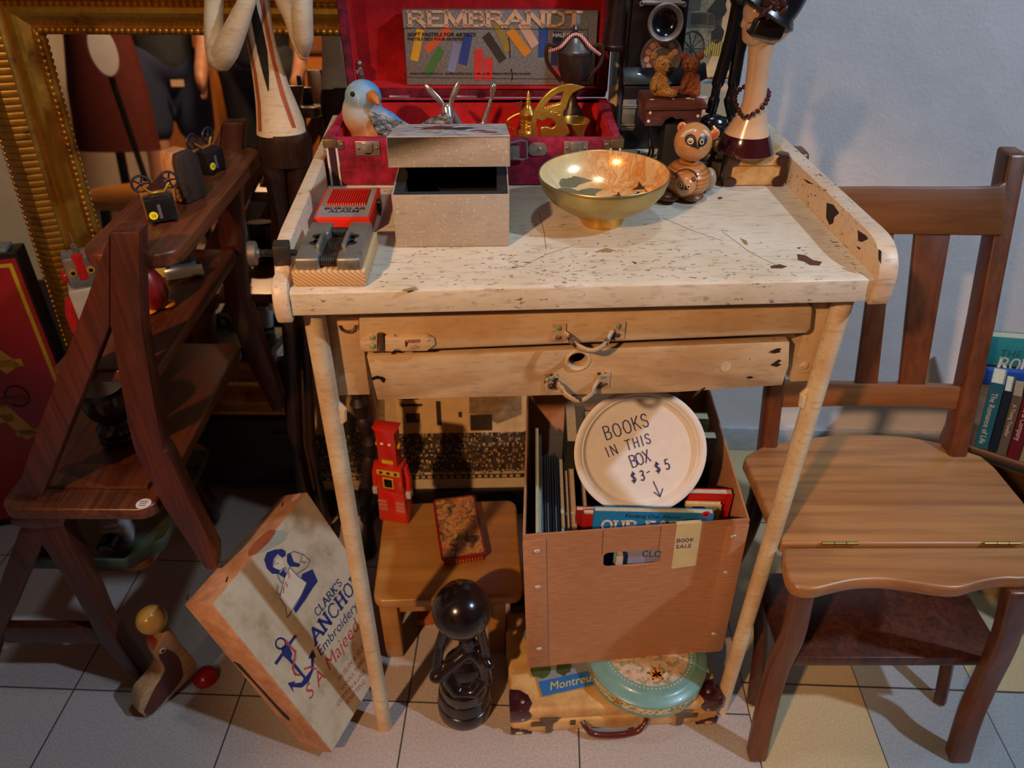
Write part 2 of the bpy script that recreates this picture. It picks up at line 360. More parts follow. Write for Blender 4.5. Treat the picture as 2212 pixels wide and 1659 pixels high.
# ---------------------------------------------------------------- the cream desk
CREAM = worn('cream_paint', 'cbb08a', 'b99468', speck=.72)
CRTOP = worn('cream_paint_scuffed', 'd6cdbb', 'cabca2', speck=.625, big=.77, sp_sc=(70, 170, 170))
CRLEG = worn('cream_enamel', 'd8c8a8', 'c49e72', speck=.70, sp_sc=(190, 190, 60), big=.74, big_sc=22)
CHIP = plain('2a130c', .7, var=.2); RUST = metal('rusty_iron', '8d6b4d', .5, dirt='3a2418', dm=(.45, .6))
TM = M.Translation((-.2438, .668, 0)) @ M.Rotation(R(3.5), 4, 'Z')
desk = thing('desk', 'old cream painted wooden desk with raised side rails, two drawers and round tube legs', 'desk', mat=TM)
TL = .648; TZ = .865
mb = MB(); mb.prism([(0, .837), (.002, .862), (.008, TZ), (.281, TZ), (.2825, TZ-.002), (.284, TZ), (.49, TZ), (.49, .837)], .017, TL-.021, 'x'); mb.build('tabletop', CRTOP, desk, bev=.0015)
rail = crom([(0, .833), (-.003, .845), (-.001, .872), (.012, .890), (.035, .8985), (.08, .899)], 5)
rail = [(p.x, p.y) for p in rail]+[(.49, .899), (.49, .833)]
mb = MB(); mb.prism(rail, TL-.021, TL, 'x'); lab(mb.build('side_rail', worn('rail_paint', 'd9c6ac', 'cfae90', speck=.62, big=.70, big_sc=20, sp_sc=(150, 60, 150)), desk, bev=.003), 'raised right rail with dark chipped patches')
lr = [(0, .828), (-.004, .838), (-.003, .858), (.004, .870), (.012, .8745), (.024, .8745), (.032, .888), (.045, .8965), (.08, .899), (.49, .899), (.49, .833)]
MB().prism(lr, 0, .0165, 'x').build('side_rail', worn('rail_paint_left', 'dccab0', 'd2b797', speck=.64, big=.75, sp_sc=(150, 60, 150)), desk, bev=.003)
# frame below the top
mb = MB(); mb.box(.036, .078, .044, .46, .7005, .837); mb.box(.588, .618, .044, .46, .7005, .837); mb.box(.078, .588, .40, .46, .7005, .837)
mb.box(.078, .588, .06, .40, .755, .762); mb.build('drawer_case', CREAM, desk, bev=.0015)
for x, y in ((.0315, .0325), (.6165, .0325)):
    mb = MB(); mb.cyl((x, y, 0), (x, y, .84), .0118, n=28); lg = mb.build('leg', CRLEG, desk)
    k = 1 if x < .3 else -1
    mb = MB(); mb.tube([(x+.008*k, y, .70), (x+.014*k, y-.001, .69), (x+.013*k, y-.002, .675), (x+.008*k, y-.003, .668)], [.004, .0055, .005, .002], 8); mb.build('weld_bracket', CRLEG, lg)
for x, y in ((-.0265+.033, .452), (.606, .45)):
    MB().cyl((x, y, 0), (x, y, .84), .0105, n=20).build('leg', CRLEG, desk)
MB().cyl((.0, 0, 0), (0, 0, .01), .001).b.free()
# drawers (front panels stand proud of the case)
def D2(px, py, v): q = Lp(desk, px, py, 1, v); return (q.x, q.z)
VU, VL_ = .026, .034
up = MB(); pu = [D2(775, 684, VU), D2(1748, 654, VU), D2(1757, 668, VU), D2(1753, 712, VU), D2(1742, 722, VU), D2(785, 763, VU), D2(776, 755, VU)]
up.prism(pu, VU, VU+.016, 'y'); q0, q1 = D2(790, 690, VU)[0], D2(1730, 690, VU)[0]
zt = D2(800, 684, VU)[1]; zb = D2(800, 750, VU)[1]
ud = up.build('drawer', CREAM, desk, bev=.0035, seg=3)
mb = MB(); mb.box(q0+.02, q0+.028, VU+.016, .38, zb+.004, zt-.012); mb.box(q1-.028, q1-.02, VU+.016, .38, zb+.004, zt-.012); mb.box(q0+.028, q1-.028, VU+.016, .38, zb+.004, zb+.008); mb.build('drawer_box', plain('8d7250', .7), ud)
dn = MB(); pd = [D2(792, 770, VL_), D2(1706, 739, VL_), D2(1704, 790, VL_), D2(1690, 832, VL_), D2(1666, 842, VL_), D2(815, 864, VL_), D2(800, 852, VL_)]
HOLE = D2(1248, 778, VL_)
def ringface(mb, outer, c, r, y0, y1, n=32):
    """panel with a round hole"""
    co = [(c[0]+r*math.cos(2*PI*i/n), c[1]+r*math.sin(2*PI*i/n)) for i in range(n)]
    oc = []
    for a, b in co:                                    # matching point on the outline
        d = V((a-c[0], b-c[1])).normalized(); best = None
        for (p, q) in zip(outer, outer[1:]+outer[:1]):
            p, q = V(p), V(q); e = q-p; den = d.x*e.y-d.y*e.x
            if abs(den) < 1e-9: continue
            w = p-V(c); tt = (w.x*e.y-w.y*e.x)/den; uu = (w.x*d.y-w.y*d.x)/den
            if tt > 0 and -1e-6 <= uu <= 1+1e-6 and (best is None or tt < best): best = tt
        oc.append((c[0]+d.x*best, c[1]+d.y*best))
    # insert the corners of the outline
    ang = lambda p: math.atan2(p[1]-c[1], p[0]-c[0])
    for o in outer:
        k = min(range(n), key=lambda i: abs((ang(o)-ang(oc[i])+PI) % (2*PI)-PI)); oc[k] = o
    rings = [[(a, y0, b) for a, b in oc], [(a, y0, b) for a, b in co], [(a, y1, b) for a, b in co], [(a, y1, b) for a, b in oc]]
    rings.append(rings[0]); mb.loft(rings, False)
mb = MB(); ringface(mb, pd[::-1], HOLE, .0105, VL_, VL_+.014, 48)
ld = mb.build('drawer', CREAM, desk, bev=.0012)
x0, x1 = pd[0][0]+.02, pd[1][0]-.02; z0, z1 = pd[5][1]+.006, pd[0][1]-.012
mb = MB(); mb.box(x0, x0+.008, VL_+.014, .38, z0, z1); mb.box(x1-.008, x1, VL_+.014, .38, z0, z1); mb.box(x0+.008, x1-.008, VL_+.014, .38, z0, z0+.004); mb.box(x0+.008, x1-.008, .372, .38, z0, z1); mb.build('drawer_box', plain('8d7250', .7), ld)
mb = MB(); mb.torus((HOLE[0], VL_-.0003, HOLE[1]), .0128, .0022, 36, 8, M.Rotation(PI/2, 3, 'X')); mb.build('hole_ring', worn('ring_paint', 'dcc6a2', 'b8976c', speck=.55, big=.62, big_sc=80), ld)
def pull(par, pxs, v, m, d=.02):
    (ax, ay), (bx, by), (cx, cy) = pxs
    a, b, c = Lp(desk, ax, ay, 1, v), Lp(desk, bx, by, 1, v), Lp(desk, cx, cy, 1, v)
    pts = [a+V((.006, -.001, -.001)), a+V((.011, -.008, -.003)), c*.55+a*.45+V((0, -.016, -.001)), c+V((0, -.019, 0)), c*.55+b*.45+V((0, -.016, -.001)), b+V((-.011, -.008, -.003)), b+V((-.006, -.001, -.001))]
    mb = MB(); mb.tube(crom(pts, 5), .0042, 12, flat=.62, up=(0, 0, 1)); h = mb.build('handle', m, par)
    for q in (a, b):
        mb = MB(); mb.box(q.x-.008, q.x+.008, v-.0022, v, q.z-.0115, q.z+.0115); pl = mb.build('handle_plate', m, h, bev=.001)
        for dz in (-.006, .006):
            mb = MB(); mb.ball((q.x, v-.0022, q.z+dz), (.0032, .0016, .0032), 12); mb.build('screw', plain('7f9c80', .5, .3) if dz > 0 else RUST, h)
PULLM = worn('pull_paint', 'cdb493', '9c7448', speck=.5, big=.54, big_sc=70, sp_sc=(180, 180, 180))
pull(ud, ((1207, 717), (1335, 712), (1272, 738)), VU, PULLM)
pull(ld, ((1190, 824), (1303, 820), (1247, 845)), VL_, PULLM)
# hasp on the upper drawer, staple plate on the case
def poly_px(pts, v): return [D2(x, y, v) for x, y in pts]
HASP = worn('hasp_paint', 'd9b78a', 'c79a66', speck=.6, big=.66, big_sc=60)
h = MB(); h.prism(poly_px([(832, 723), (852, 721), (856, 726), (866, 725), (870, 719), (922, 718), (938, 728), (940, 742), (922, 755), (868, 756), (862, 751), (853, 752), (848, 757), (832, 756)], VU), VU-.003, VU, 'y')
hp = h.build('hasp', HASP, ud, bev=.0006)
h = MB(); h.prism(poly_px([(778, 738), (785, 728), (797, 722), (815, 719), (815, 756), (795, 754), (782, 748)], VU), VU-.002, VU, 'y'); h.build('hasp_hinge_plate', HASP, hp, bev=.0005)
a, b = Lp(desk, 822, 721, 1, VU-.004), Lp(desk, 824, 759, 1, VU-.004); MB().cyl(a, b, .003, n=14).build('hinge_pin', RUST, hp)
for x, y in ((805, 729), (806, 748)): MB().ball(Lp(desk, x, y, 1, VU-.002), (.0034, .0016, .0034), 12).build('screw', plain('8fae8c', .5, .3), hp)
h = MB(); h.prism(poly_px([(880, 734), (908, 733), (908, 739), (880, 740)], VU-.0031), VU-.0035, VU-.003, 'y'); h.build('slot', plain('8b5a3c', .7), hp)
h = MB(); h.prism(poly_px([(730, 684), (776, 682), (774, 712), (734, 714)], .044), .0425, .044, 'y'); sp = h.build('staple_plate', HASP, desk, bev=.0005)
a = Lp(desk, 752, 702, 1, .043); MB().torus(a, .0085, .0022, 20, 8, M.Rotation(PI/2, 3, 'X'), PI, 2*PI).build('staple', RUST, sp)
mb = MB(); p = Lp(desk, 1568, 792, 1, VL_); mb.lathe([(0, 0), (.0065, 0), (.0065, .0006), (0, .0007)], 20, M.Translation(p) @ M.Rotation(PI/2, 4, 'X')); mb.build('filler_disc', plain('dcc6a6', .6, .2), ld)
mb = MB(); p = Lp(desk, 1737, 790, 1, .044); mb.ball(p, (.006, .0025, .006), 14); mb.build('rivet', CREAM, desk)
# chipped marks with a shape of their own
def chips(name, par, polys, m, mt=CHIP):
    for q in polys: decal(par, name, [q], m, mt, .0003)
fz = lambda v: FRONT(0, v-.0003, 0)
chips('paint_chip', ld, [poly_px([(800, 816), (814, 811), (828, 814), (833, 818), (830, 827), (825, 824), (822, 819), (813, 818), (806, 821)], VL_)], fz(VL_), BLACK)
chips('paint_chip', ld, [poly_px(q, VL_) for q in ([(1660, 760), (1678, 752), (1688, 752), (1684, 757), (1686, 760), (1672, 763)], [(1664, 788), (1682, 776), (1688, 779), (1680, 784), (1688, 787), (1678, 792)], [(1612, 814), (1622, 812), (1628, 815), (1618, 818)], [(1512, 842), (1522, 836), (1524, 839), (1514, 845)])], fz(VL_))
sr = M(((0, 0, 1, TL-.0213), (1, 0, 0, 0), (0, 1, 0, 0), (0, 0, 0, 1)))       # inner face of the right rail: text x -> v, y -> z
def RL(px, py): q = Lp(desk, px, py, 0, TL-.021); return (q.y, q.z)
srm = M(((0, 0, -1, TL-.021), (1, 0, 0, 0), (0, 1, 0, 0), (0, 0, 0, 1)))
chips('paint_chip', desk, [[RL(*p) for p in q] for q in ([(1786, 438), (1800, 442), (1813, 460), (1802, 470), (1800, 482), (1792, 486), (1785, 470)], [(1853, 497), (1870, 508), (1876, 516), (1862, 523), (1854, 520)], [(1850, 531), (1860, 536), (1856, 540)], [(1734, 386), (1744, 390), (1758, 398), (1746, 396)], [(1898, 538), (1904, 542), (1903, 570), (1898, 560)])], srm)
def TP(px, py): q = Lp(desk, px, py, 2, TZ); return (q.x, q.y)
chips('paint_chip', desk, [[TP(*p) for p in q] for q in ([(1722, 549), (1740, 552), (1756, 562), (1776, 566), (1770, 574), (1750, 573), (1738, 566), (1724, 562)], [(1664, 575), (1684, 571), (1700, 576), (1690, 580), (1666, 580)], [(1549, 428), (1556, 425), (1562, 428), (1554, 431)], [(1721, 536), (1730, 534), (1728, 538)], [(1364, 564), (1376, 568), (1372, 571)])], TOP(0, 0, TZ), plain('5e3a2c', .7, .2))
chips('bare_patch', desk, [[TP(*p) for p in q] for q in ([(1598, 514), (1612, 520), (1616, 529), (1608, 528)], [(1282, 545), (1310, 536), (1328, 541), (1318, 546), (1300, 544)], [(868, 626), (896, 620), (900, 625), (872, 630)])], TOP(0, 0, TZ), plain('a88a58', .7, .25))
mb = MB()
rr = random.Random(11)
for i in range(330):
    x, y = min(.615, max(.09, rr.gauss(.33, .16))), abs(rr.gauss(.035, .05))+.006; l = rr.uniform(.001, .005)*(1.6 if i % 9 == 0 else 1); a = rr.uniform(-.4, .4)+(.9 if i % 11 == 0 else 0)
    ribbon(mb, [(x, y), (x+l*math.cos(a), y+l*math.sin(a))], rr.uniform(.0003, .0010), TOP(0, 0, TZ), .0002)
for s_ in (((1240, 530), (1180, 550), (1130, 575)), ((1165, 460), (1175, 500), (1180, 540)), ((1560, 500), (1620, 545), (1680, 575)), ((1430, 470), (1500, 500), (1560, 520))):
    ribbon(mb, [TP(*p) for p in s_], .0005, TOP(0, 0, TZ), .0002)
mb.build('scuff_marks', plain('4c4238', .8), desk)['kind'] = 'stuff'
# ---------------------------------------------------------------- things on the desk
def world_desk(u, v, z=TZ): return TM @ V((u, v, z))
# white tin box with a lifted lid
BOXM = worn('stained_white_card', 'b0a595', 'a2978a', chip='cfc4b2', big=.60, big_sc=300, speck=.95, rough=.5, bmp=.08); FOAM = plain('23242a', .9, var=.5, sc=600, bmp=.5)
bx = thing('keepsake_box', 'pale speckled square box, open, with black foam inside, standing on the desk', 'box', (-.1305, .7725, TZ), R(2.2))
w_, d_, h_ = .1265, .126, .0605
mb = MB(); t_ = .0014
mb.box(0, w_, 0, t_, 0, h_); mb.box(0, w_, d_-t_, d_, 0, h_); mb.box(0, t_, t_, d_-t_, 0, h_); mb.box(w_-t_, w_, t_, d_-t_, 0, h_); mb.box(t_, w_-t_, t_, d_-t_, 0, t_); mb.build('box_body', BOXM, bx, bev=.0006)
mb = MB(); q = .0125
mb.box(t_, w_-t_, t_, q, t_, h_-.001); mb.box(t_, w_-t_, d_-q, d_-t_, t_, h_-.001); mb.box(t_, q, q, d_-q, t_, h_-.001); mb.box(w_-q, w_-t_, q, d_-q, t_, h_-.001); mb.box(q, w_-q, q, d_-q, t_, .008); mb.build('foam_lining', FOAM, bx)
cn = thing('coin', 'small brass disc lying in the black foam of the pale box', 'coin', (-.0675, .7895, TZ+.0085)); MB().lathe([(0, 0), (.0055, 0), (.0055, .035), (.004, .0365), (0, .0365)], 20).build('disc', BRASS, cn)
lm = M.Translation((-.1358, .800, TZ+.0816)) @ M.Rotation(R(2.5), 4, 'Z') @ M.Rotation(R(-11.6), 4, 'X')
ld_ = thing('box_lid', 'pale lid with grey picture pushed back on the open speckled box', 'lid', mat=lm)
LW_, LD_ = .1325, .1325
mb = MB(); mb.box(0, LW_, 0, .0014, 0, .031); mb.box(0, LW_, LD_-.0014, LD_, 0, .031); mb.box(0, .0014, .0014, LD_-.0014, 0, .031); mb.box(LW_-.0014, LW_, .0014, LD_-.0014, 0, .031); mb.box(0, LW_, 0, LD_, .031, .0325); mb.build('lid_shell', BOXM, ld_, bev=.0008)
t = NT('printed_lid'); f = t.noise(1, 5, .7, t.map((30, 120, 60), (0, 0, .5))); t.set('Base Color', t.ramp(f, [(.36, hx('4b4b52')), (.45, hx('9b9da2')), (.62, hx('cfd0d2'))])).set('Roughness', .45)
MB().box(.001, LW_-.001, .001, LD_-.001, .0325, .0328).build('picture', t.m, ld_)
for q in (blob(.05, .085, .022, .017, 16, .5, .2, 3), blob(.100, .048, .010, .005, 10, .4, 0, 4), blob(.110, .03, .009, .0045, 10, .4, 0, 5)): decal(ld_, 'picture_mark', [q], TOP(0, 0, .0329), plain('7d2f28', .5, .3))
decal(ld_, 'picture_shape', [blob(.072, .074, .016, .013, 14, .5, 0, 6)], TOP(0, 0, .0331), plain('2e2c38', .5, .3))
mb = MB()
for i in range(16): a = 2*PI*i/16+.2; ribbon(mb, [(.063+.03*math.cos(a), .07+.025*math.sin(a)), (.063+.058*math.cos(a), .07+.05*math.sin(a))], .0005, TOP(0, 0, .0330), .0001)
mb.build('picture_rays', plain('33333a', .6), ld_)
# burglar alarm
am = M.Translation((-.2285, .8045, TZ)) @ M.Rotation(R(1.5), 4, 'Z')
al = thing('alarm_unit', 'red plastic BURGLAR ALARM box with ribbed speaker grille beside the pale box', 'alarm', mat=am)
RED = plain('e0230c', .38, var=.06); mb = MB(); mb.prism(rrect(0, .066, 0, .093, .003), 0, .020, 'z'); mb.build('case', RED, al, bev=.001)
MB().prism([(.003, .003), (.063, .003), (.063, .089), (.036, .089), (.036, .0905), (.003, .0905)], .020, .0206, 'z').build('face_plate', plain('8d8688', .3, var=.1), al)
mb = MB()
for i in range(17): x = .0105+i*.00275; mb.tube([(x, .036, .0206), (x, .0365, .0222), (x, .082, .0222), (x, .0825, .0206)], .00095, 8)
mb.box(.009, .056, .036, .0826, .0205, .0209); mb.build('grille', RED, al)
txt(al, 'lettering', 'BURGLAR', TOP(.033, .0225, .0206), .0088, INK, align='CENTER', sx=1.25, off=.0002, ext=.0002); txt(al, 'lettering', 'ALARM', TOP(.033, .0145, .0206), .0088, INK, align='CENTER', sx=1.25, off=.0002, ext=.0002)
MB().cyl((.066, .06, .010), (.070, .06, .010), .008, .0075, 20).build('knob', BLACK, al)
MB().box(-.001, .067, -.001, .094, -.0004, .0012).build('base_plate', plain('d8c7ae', .6), al)
# bench vise on a wood block, clamping over the left rail
vm = M.Translation((-.2235, .6795, TZ)) @ M.Rotation(R(1), 4, 'Z')
vb = thing('vise_block', 'grey steel drill vise screwed to pine block on the desk corner', 'vise', mat=vm)
t = NT('pine_end_grain'); wv = t.n('TexWave', {'Vector': t.map((1, 1, 1), (0, R(52), 0)), 'Scale': 90.0, 'Distortion': 1.2, 'Detail': 2.0}).outputs['Fac']; t.set('Base Color', t.ramp(wv, [(.2, hx('b78a58')), (.6, hx('dcb888'))])).set('Roughness', .65)
MB().box(0, .074, 0, .096, 0, .0165).build('wood_base', t.m, vb, bev=.0015)
mb = MB(); Q = [(.004, .003), (.028, .003), (.028, .022), (.022, .03), (.022, .062), (.028, .068), (.028, .094), (.004, .094)]
mb.prism(Q, .0165, .0295, 'z'); mb.build('jaw', DKSTEEL, vb, bev=.0025, seg=3)
mb = MB(); mb.prism([(.074-x, y) for x, y in Q][::-1], .0165, .0295, 'z'); mb.build('jaw', DKSTEEL, vb, bev=.0025, seg=3)
mb = MB(); mb.box(.022, .052, .024, .072, .0165, .021); mb.build('slide_plate', metal('rusty_plate', '75655a', .4, dirt='3b2418', dm=(.42, .6)), vb, bev=.001)
for y in (.0125, .082):
    mb = MB(); n_ = 11
    pr = []
    for i in range(n_*2+1): pr.append((.0058 if i % 2 else .0046, .024+i*.026/(n_*2)))
    mb.lathe(pr, 18, M.Translation((0, y, .0225)) @ M.Rotation(PI/2, 4, 'Y')); mb.build('screw_thread', metal('thread_steel', '5d5550', .35), vb)
for x in (.018, .056):
    decal(vb, 'drilled_hole', [blob(x, y, .0058, .0052, 16, 0) for y in (.04, .056)]+[[(x-.002, .04), (x+.002, .04), (x+.002, .056), (x-.002, .056)]], TOP(0, 0, .0295), plain('120d10', .8), .0003)
for x in (.024, .05): mb = MB(); mb.box(x-.002, x+.002, .028, .062, .0205, .0335); mb.build('guide_bar', DKSTEEL, vb, bev=.0008)
a = vm.inverted() @ V((-.221, .708, .889)); b = vm.inverted() @ V((-.2705, .699, .892))
d = (a-b).normalized(); L_ = (a-b).length
mb = MB(); pr = [(.0040 if i % 2 else .0031, i*L_*.85/44) for i in range(45)]; mq = M.Translation(b+d*.006) @ d.to_track_quat('Z', 'Y').to_matrix().to_4x4(); mb.lathe(pr, 14, mq); sc = mb.build('clamp_screw', metal('thread_steel', '5d5550', .35), vb)
mb = MB(); mb.lathe([(0, 0), (.0115, .0002), (.0125, .0015), (.0125, .0078), (.0115, .009), (.006, .0092), (.004, .012), (0, .012)], 28, M.Translation(b) @ d.to_track_quat('Z', 'Y').to_matrix().to_4x4()); mb.build('screw_head', metal('screw_head', '8a7f74', .4), sc)
mb = MB(); mb.box(-.0095, .0095, -.011, .011, .0255, .042, M.Translation(b) @ d.to_track_quat('Z', 'Y').to_matrix().to_4x4()); mb.build('clamp_nut', metal('nut_steel', '57504a', .35), sc, bev=.0015)
# brass bowl on a foot
bc = V((.1065, .848, TZ)); bw = thing('bowl', 'footed brass bowl with cream and orange enamel inside and engraved dark birds', 'bowl', bc)
t = NT('bowl_brass'); f = t.noise(40, 4, .6); t.set('Base Color', t.ramp(f, [(.3, hx('a8965c')), (.7, hx('b8a672'))])).set('Metallic', .85).set('Roughness', .36)
bt = M.Rotation(R(-1.5), 4, 'Y')
pr = [(.0265, .0135), (.034, .0155), (.05, .0225), (.063, .032), (.0715, .043), (.0755, .0555), (.0762, .0595), (.0755, .0605), (.0745, .0598)]
prin = [(.0745, .0598), (.0738, .0562), (.0700, .0447), (.0615, .0342), (.0495, .0252), (.034, .0185), (.015, .0165), (0, .016)]
MB().lathe(pr, 72, bt, cap=False).build('bowl_shell', t.m, bw, ang=60)
t = NT('bowl_enamel'); vv = t.n('TexNoise', {'Vector': t.co, 'Scale': 38.0, 'Detail': 5.0, 'Roughness': .55, 'Distortion': 2.5}).outputs['Fac']
sx_ = t.n('SeparateXYZ', {0: t.co}).outputs[0]; ba = t.ramp(t.math('ADD', t.math('MULTIPLY', sx_, 7.0), t.math('ADD', t.math('MULTIPLY', t.noise(14, 3), .4), .3)), [(.25, hx('dccf9c')), (.62, hx('d98f45'))])
t.set('Base Color', t.mix(t.ramp(vv, [(.42, .55), (.5, 0.0), (.6, .35)]), ba, hx('f0e2b4'))).set('Roughness', .22).set('Coat Weight', .5).set('Metallic', .25)
MB().lathe(prin, 72, bt, cap=False).build('enamel_lining', t.m, bw, ang=60)
MB().lathe([(.0235, 0), (.0255, 0), (.0262, .002), (.0262, .0125), (.0275, .0145), (.0235, .0145)], 48).build('foot_ring', metal('foot_brass', 'e0b458', .16), bw)
def inbowl(x, y):                      # height of the enamel under a point
    r = math.hypot(x, y)
    for (r0, z0), (r1, z1) in zip(prin, prin[1:]):
        if r1 <= r <= r0: return z1+(z0-z1)*(r-r1)/(r0-r1)
    return .0165
def bowl_pt(px, py):
    z = .03
    for i in range(30): p = Zp(px, py, TZ+z)-bc; z = .6*z+.4*(inbowl(p.x, p.y)+.0006-p.x*math.sin(R(-1.5)))
    return V((p.x, p.y, z))
def bowl_patch(name, polys, mt):
    mb = MB()
    for pl in polys:
        pts = []
        for (a, b) in zip(pl, pl[1:]+pl[:1]):
            for k in range(4): pts.append((a[0]+(b[0]-a[0])*k/4, a[1]+(b[1]-a[1])*k/4))
        cx, cy = sum(p[0] for p in pts)/len(pts), sum(p[1] for p in pts)/len(pts); n = len(pts)
        rings = []
        for s_ in (1, .75, .5, .25, .03): rings.append([bowl_pt(cx+(p[0]-cx)*s_, cy+(p[1]-cy)*s_) for p in pts])
        mb.loft(rings, False)
    return mb.build(name, mt, bw)
SX = lambda x, y: (1150+x/6.9125, 310+y/6.911)
bowl_patch('engraved_bird', [[SX(*p) for p in q] for q in ([(405, 600), (430, 540), (520, 500), (640, 495), (760, 520), (900, 562), (790, 590), (700, 620), (640, 665), (540, 660), (430, 650)], [(370, 690), (430, 665), (560, 670), (650, 720), (760, 690), (880, 672), (1070, 690), (950, 745), (940, 805), (860, 790), (800, 805), (640, 770), (500, 745)])], plain('6d6a52', .35, .1))
bowl_patch('engraved_bird', [[SX(*p) for p in q] for q in ([(1485, 700), (1570, 650), (1590, 575), (1630, 645), (1740, 660), (1820, 700), (1890, 712), (1800, 750), (1690, 790), (1710, 740), (1650, 690), (1560, 690)], [(1490, 790), (1550, 750), (1575, 718), (1610, 752), (1690, 760), (1690, 792), (1600, 770)], [(1170, 790), (1260, 775), (1285, 725), (1310, 780), (1400, 825), (1300, 820), (1250, 795)])], plain('4a352a', .4, .1))
# ---------------------------------------------------------------- red velvet case
VELV = velvet('crimson_velvet', '6e0722', 'c2204e'); LINE = velvet('red_lining', 'a3060e', 'd8131c'); DKV = velvet('dark_crimson_velvet', '4a0518', 'a0183c')
PIPE = plain('d9d0c8', .4, var=.05); BINDM = plain('3d1a1c', .45)
cm = M.Translation((-.2412, .957, TZ)) @ M.Rotation(R(1.0), 4, 'Z')
case = thing('presentation_case', 'open crimson velvet instrument case with bright red lining and nickel latches', 'case', mat=cm)
CW, CD, CH = .381, .193, .0605; wt = .0115
mb = MB(); mb.box(0, CW, 0, wt, 0, CH); mb.box(0, CW, CD-wt, CD, 0, CH); mb.box(0, wt, wt, CD-wt, 0, CH); mb.box(CW-wt, CW, wt, CD-wt, 0, CH); mb.box(wt, CW-wt, wt, CD-wt, 0, .004); mb.build('case_body', VELV, case, bev=.002)
e = .0006; mb = MB(); i0, i1, j0, j1 = wt, CW-wt, wt, CD-wt
mb.box(i0, i1, j0, j0+.002, .004, CH-.004); mb.box(i0, i1, j1-.002, j1, .004, CH-.004); mb.box(i0, i0+.002, j0+.002, j1-.002, .004, CH-.004); mb.box(i1-.002, i1, j0+.002, j1-.002, .004, CH-.004); mb.box(i0+.002, i1-.002, j0+.002, j1-.002, .004, .007); mb.build('lining', LINE, case)
for x, s_ in ((0, 1), (CW, -1)):
    mb = MB(); mb.box(x+.0045*s_, x+.0125*s_, -.0008, .0, 0, CH-.006); mb.box(x-.0008*s_, x, .0045, .0125, 0, CH-.006); b_ = mb.build('leather_binding', BINDM, case)
    for q in (.0025, .0145): mb = MB(); mb.cyl((x+q*s_, -.0006, 0), (x+q*s_, -.0006, CH-.006), .0016, n=10); mb.build('piping', PIPE, b_)
    mb = MB(); mb.box(x-.0018*s_, x+.016*s_, -.0022, .004, CH-.011, CH+.0005); mb.box(x+.016*s_, x+.025*s_, -.0016, .0, CH-.0125, CH-.001); mb.box(x-.0018*s_, x+.004*s_, .004, .016, CH-.010, CH+.0005)
    cg = mb.build('corner_guard', metal('guard_bronze', '8c7458', .35), case, bev=.0012)
    MB().ball((x+.021*s_, -.0016, CH-.0065), (.0026, .0014, .0026), 12).build('screw', metal('screw_bronze', '9a7d5c', .35), cg)
for u_ in (.0545, .3215):
    x = u_
    mb = MB(); mb.box(x-.0155, x+.0155, -.0018, 0, CH-.0205, CH-.002); lt = mb.build('latch', STEEL, case, bev=.0008)
    mb = MB(); mb.prism([(x-.0075, CH-.003), (x+.0075, CH-.003), (x+.006, CH-.014), (x+.0045, CH-.016), (x-.0045, CH-.016), (x-.006, CH-.014)], -.0048, -.0016, 'y'); mb.build('latch_tongue', STEEL, lt, bev=.001)
    MB().box(x-.0038, x+.0038, -.0021, -.0017, CH-.0187, CH-.0172).build('latch_slot', BLACK, lt)
    for k in (-.0115, .0115): MB().ball((x+k, -.0018, CH-.011), (.0024, .0013, .0024), 12).build('screw', metal('screw_bronze', '9a7d5c', .35), lt)
xb = Lp(case, 1105, 320, 1, 0)
mb = MB(); mb.prism(rrect(xb.x+.021, xb.x+.046, -.0105, .0065, .008), -.0014, 0, 'y', M.Translation((0, 0, xb.z))); bk = mb.build('buckle_strap', STEEL, case, bev=.0004)
mb = MB(); z = xb.z; mb.tube([(xb.x-.004, -.004, z+.007), (xb.x+.012, -.006, z+.011), (xb.x+.019, -.006, z+.010), (xb.x+.020, -.006, z-.012), (xb.x+.014, -.005, z-.014), (xb.x+.002, -.003, z-.013)], .0014, 8); mb.build('buckle_loop', STEEL, bk)
mb = MB(); mb.box(xb.x-.012, xb.x+.011, -.0026, 0, z-.016, z+.003); mb.build('buckle_plate', DKSTEEL, bk, bev=.0008)
MB().ball((xb.x+.036, -.0014, z-.002), (.0028, .0013, .0028), 12).build('screw', STEEL, bk)
# lid, standing open behind
LH, LT, y0 = .193, .052, CD+.0005
mb = MB(); lw = .011
mb.box(0, CW, y0, y0+LT, CH, CH+lw); mb.box(0, CW, y0, y0+LT, CH+LH-lw, CH+LH); mb.box(0, lw, y0, y0+LT, CH+lw, CH+LH-lw); mb.box(CW-lw, CW, y0, y0+LT, CH+lw, CH+LH-lw); mb.box(lw, CW-lw, y0+LT-.006, y0+LT, CH+lw, CH+LH-lw)
cl = mb.build('case_lid', DKV, case, bev=.002)
mb = MB(); q = lw; s2 = .004
mb.box(q, CW-q, y0+s2, y0+LT-.006, CH+q, CH+q+.002); mb.box(q, CW-q, y0+s2, y0+LT-.006, CH+LH-q-.002, CH+LH-q); mb.box(q, q+.002, y0+s2, y0+LT-.006, CH+q+.002, CH+LH-q-.002); mb.box(CW-q-.002, CW-q, y0+s2, y0+LT-.006, CH+q+.002, CH+LH-q-.002); mb.box(q+.002, CW-q-.002, y0+LT-.008, y0+LT-.006, CH+q+.002, CH+LH-q-.002); mb.build('lid_lining', LINE, cl)
for x in (.06, .16, .30): mb = MB(); mb.box(x, x+.03, CD-.0015, CD+.004, CH-.001, CH+.0025); mb.build('hinge', STEEL, case, bev=.0006)
LZ = TZ+CH+lw+.0024
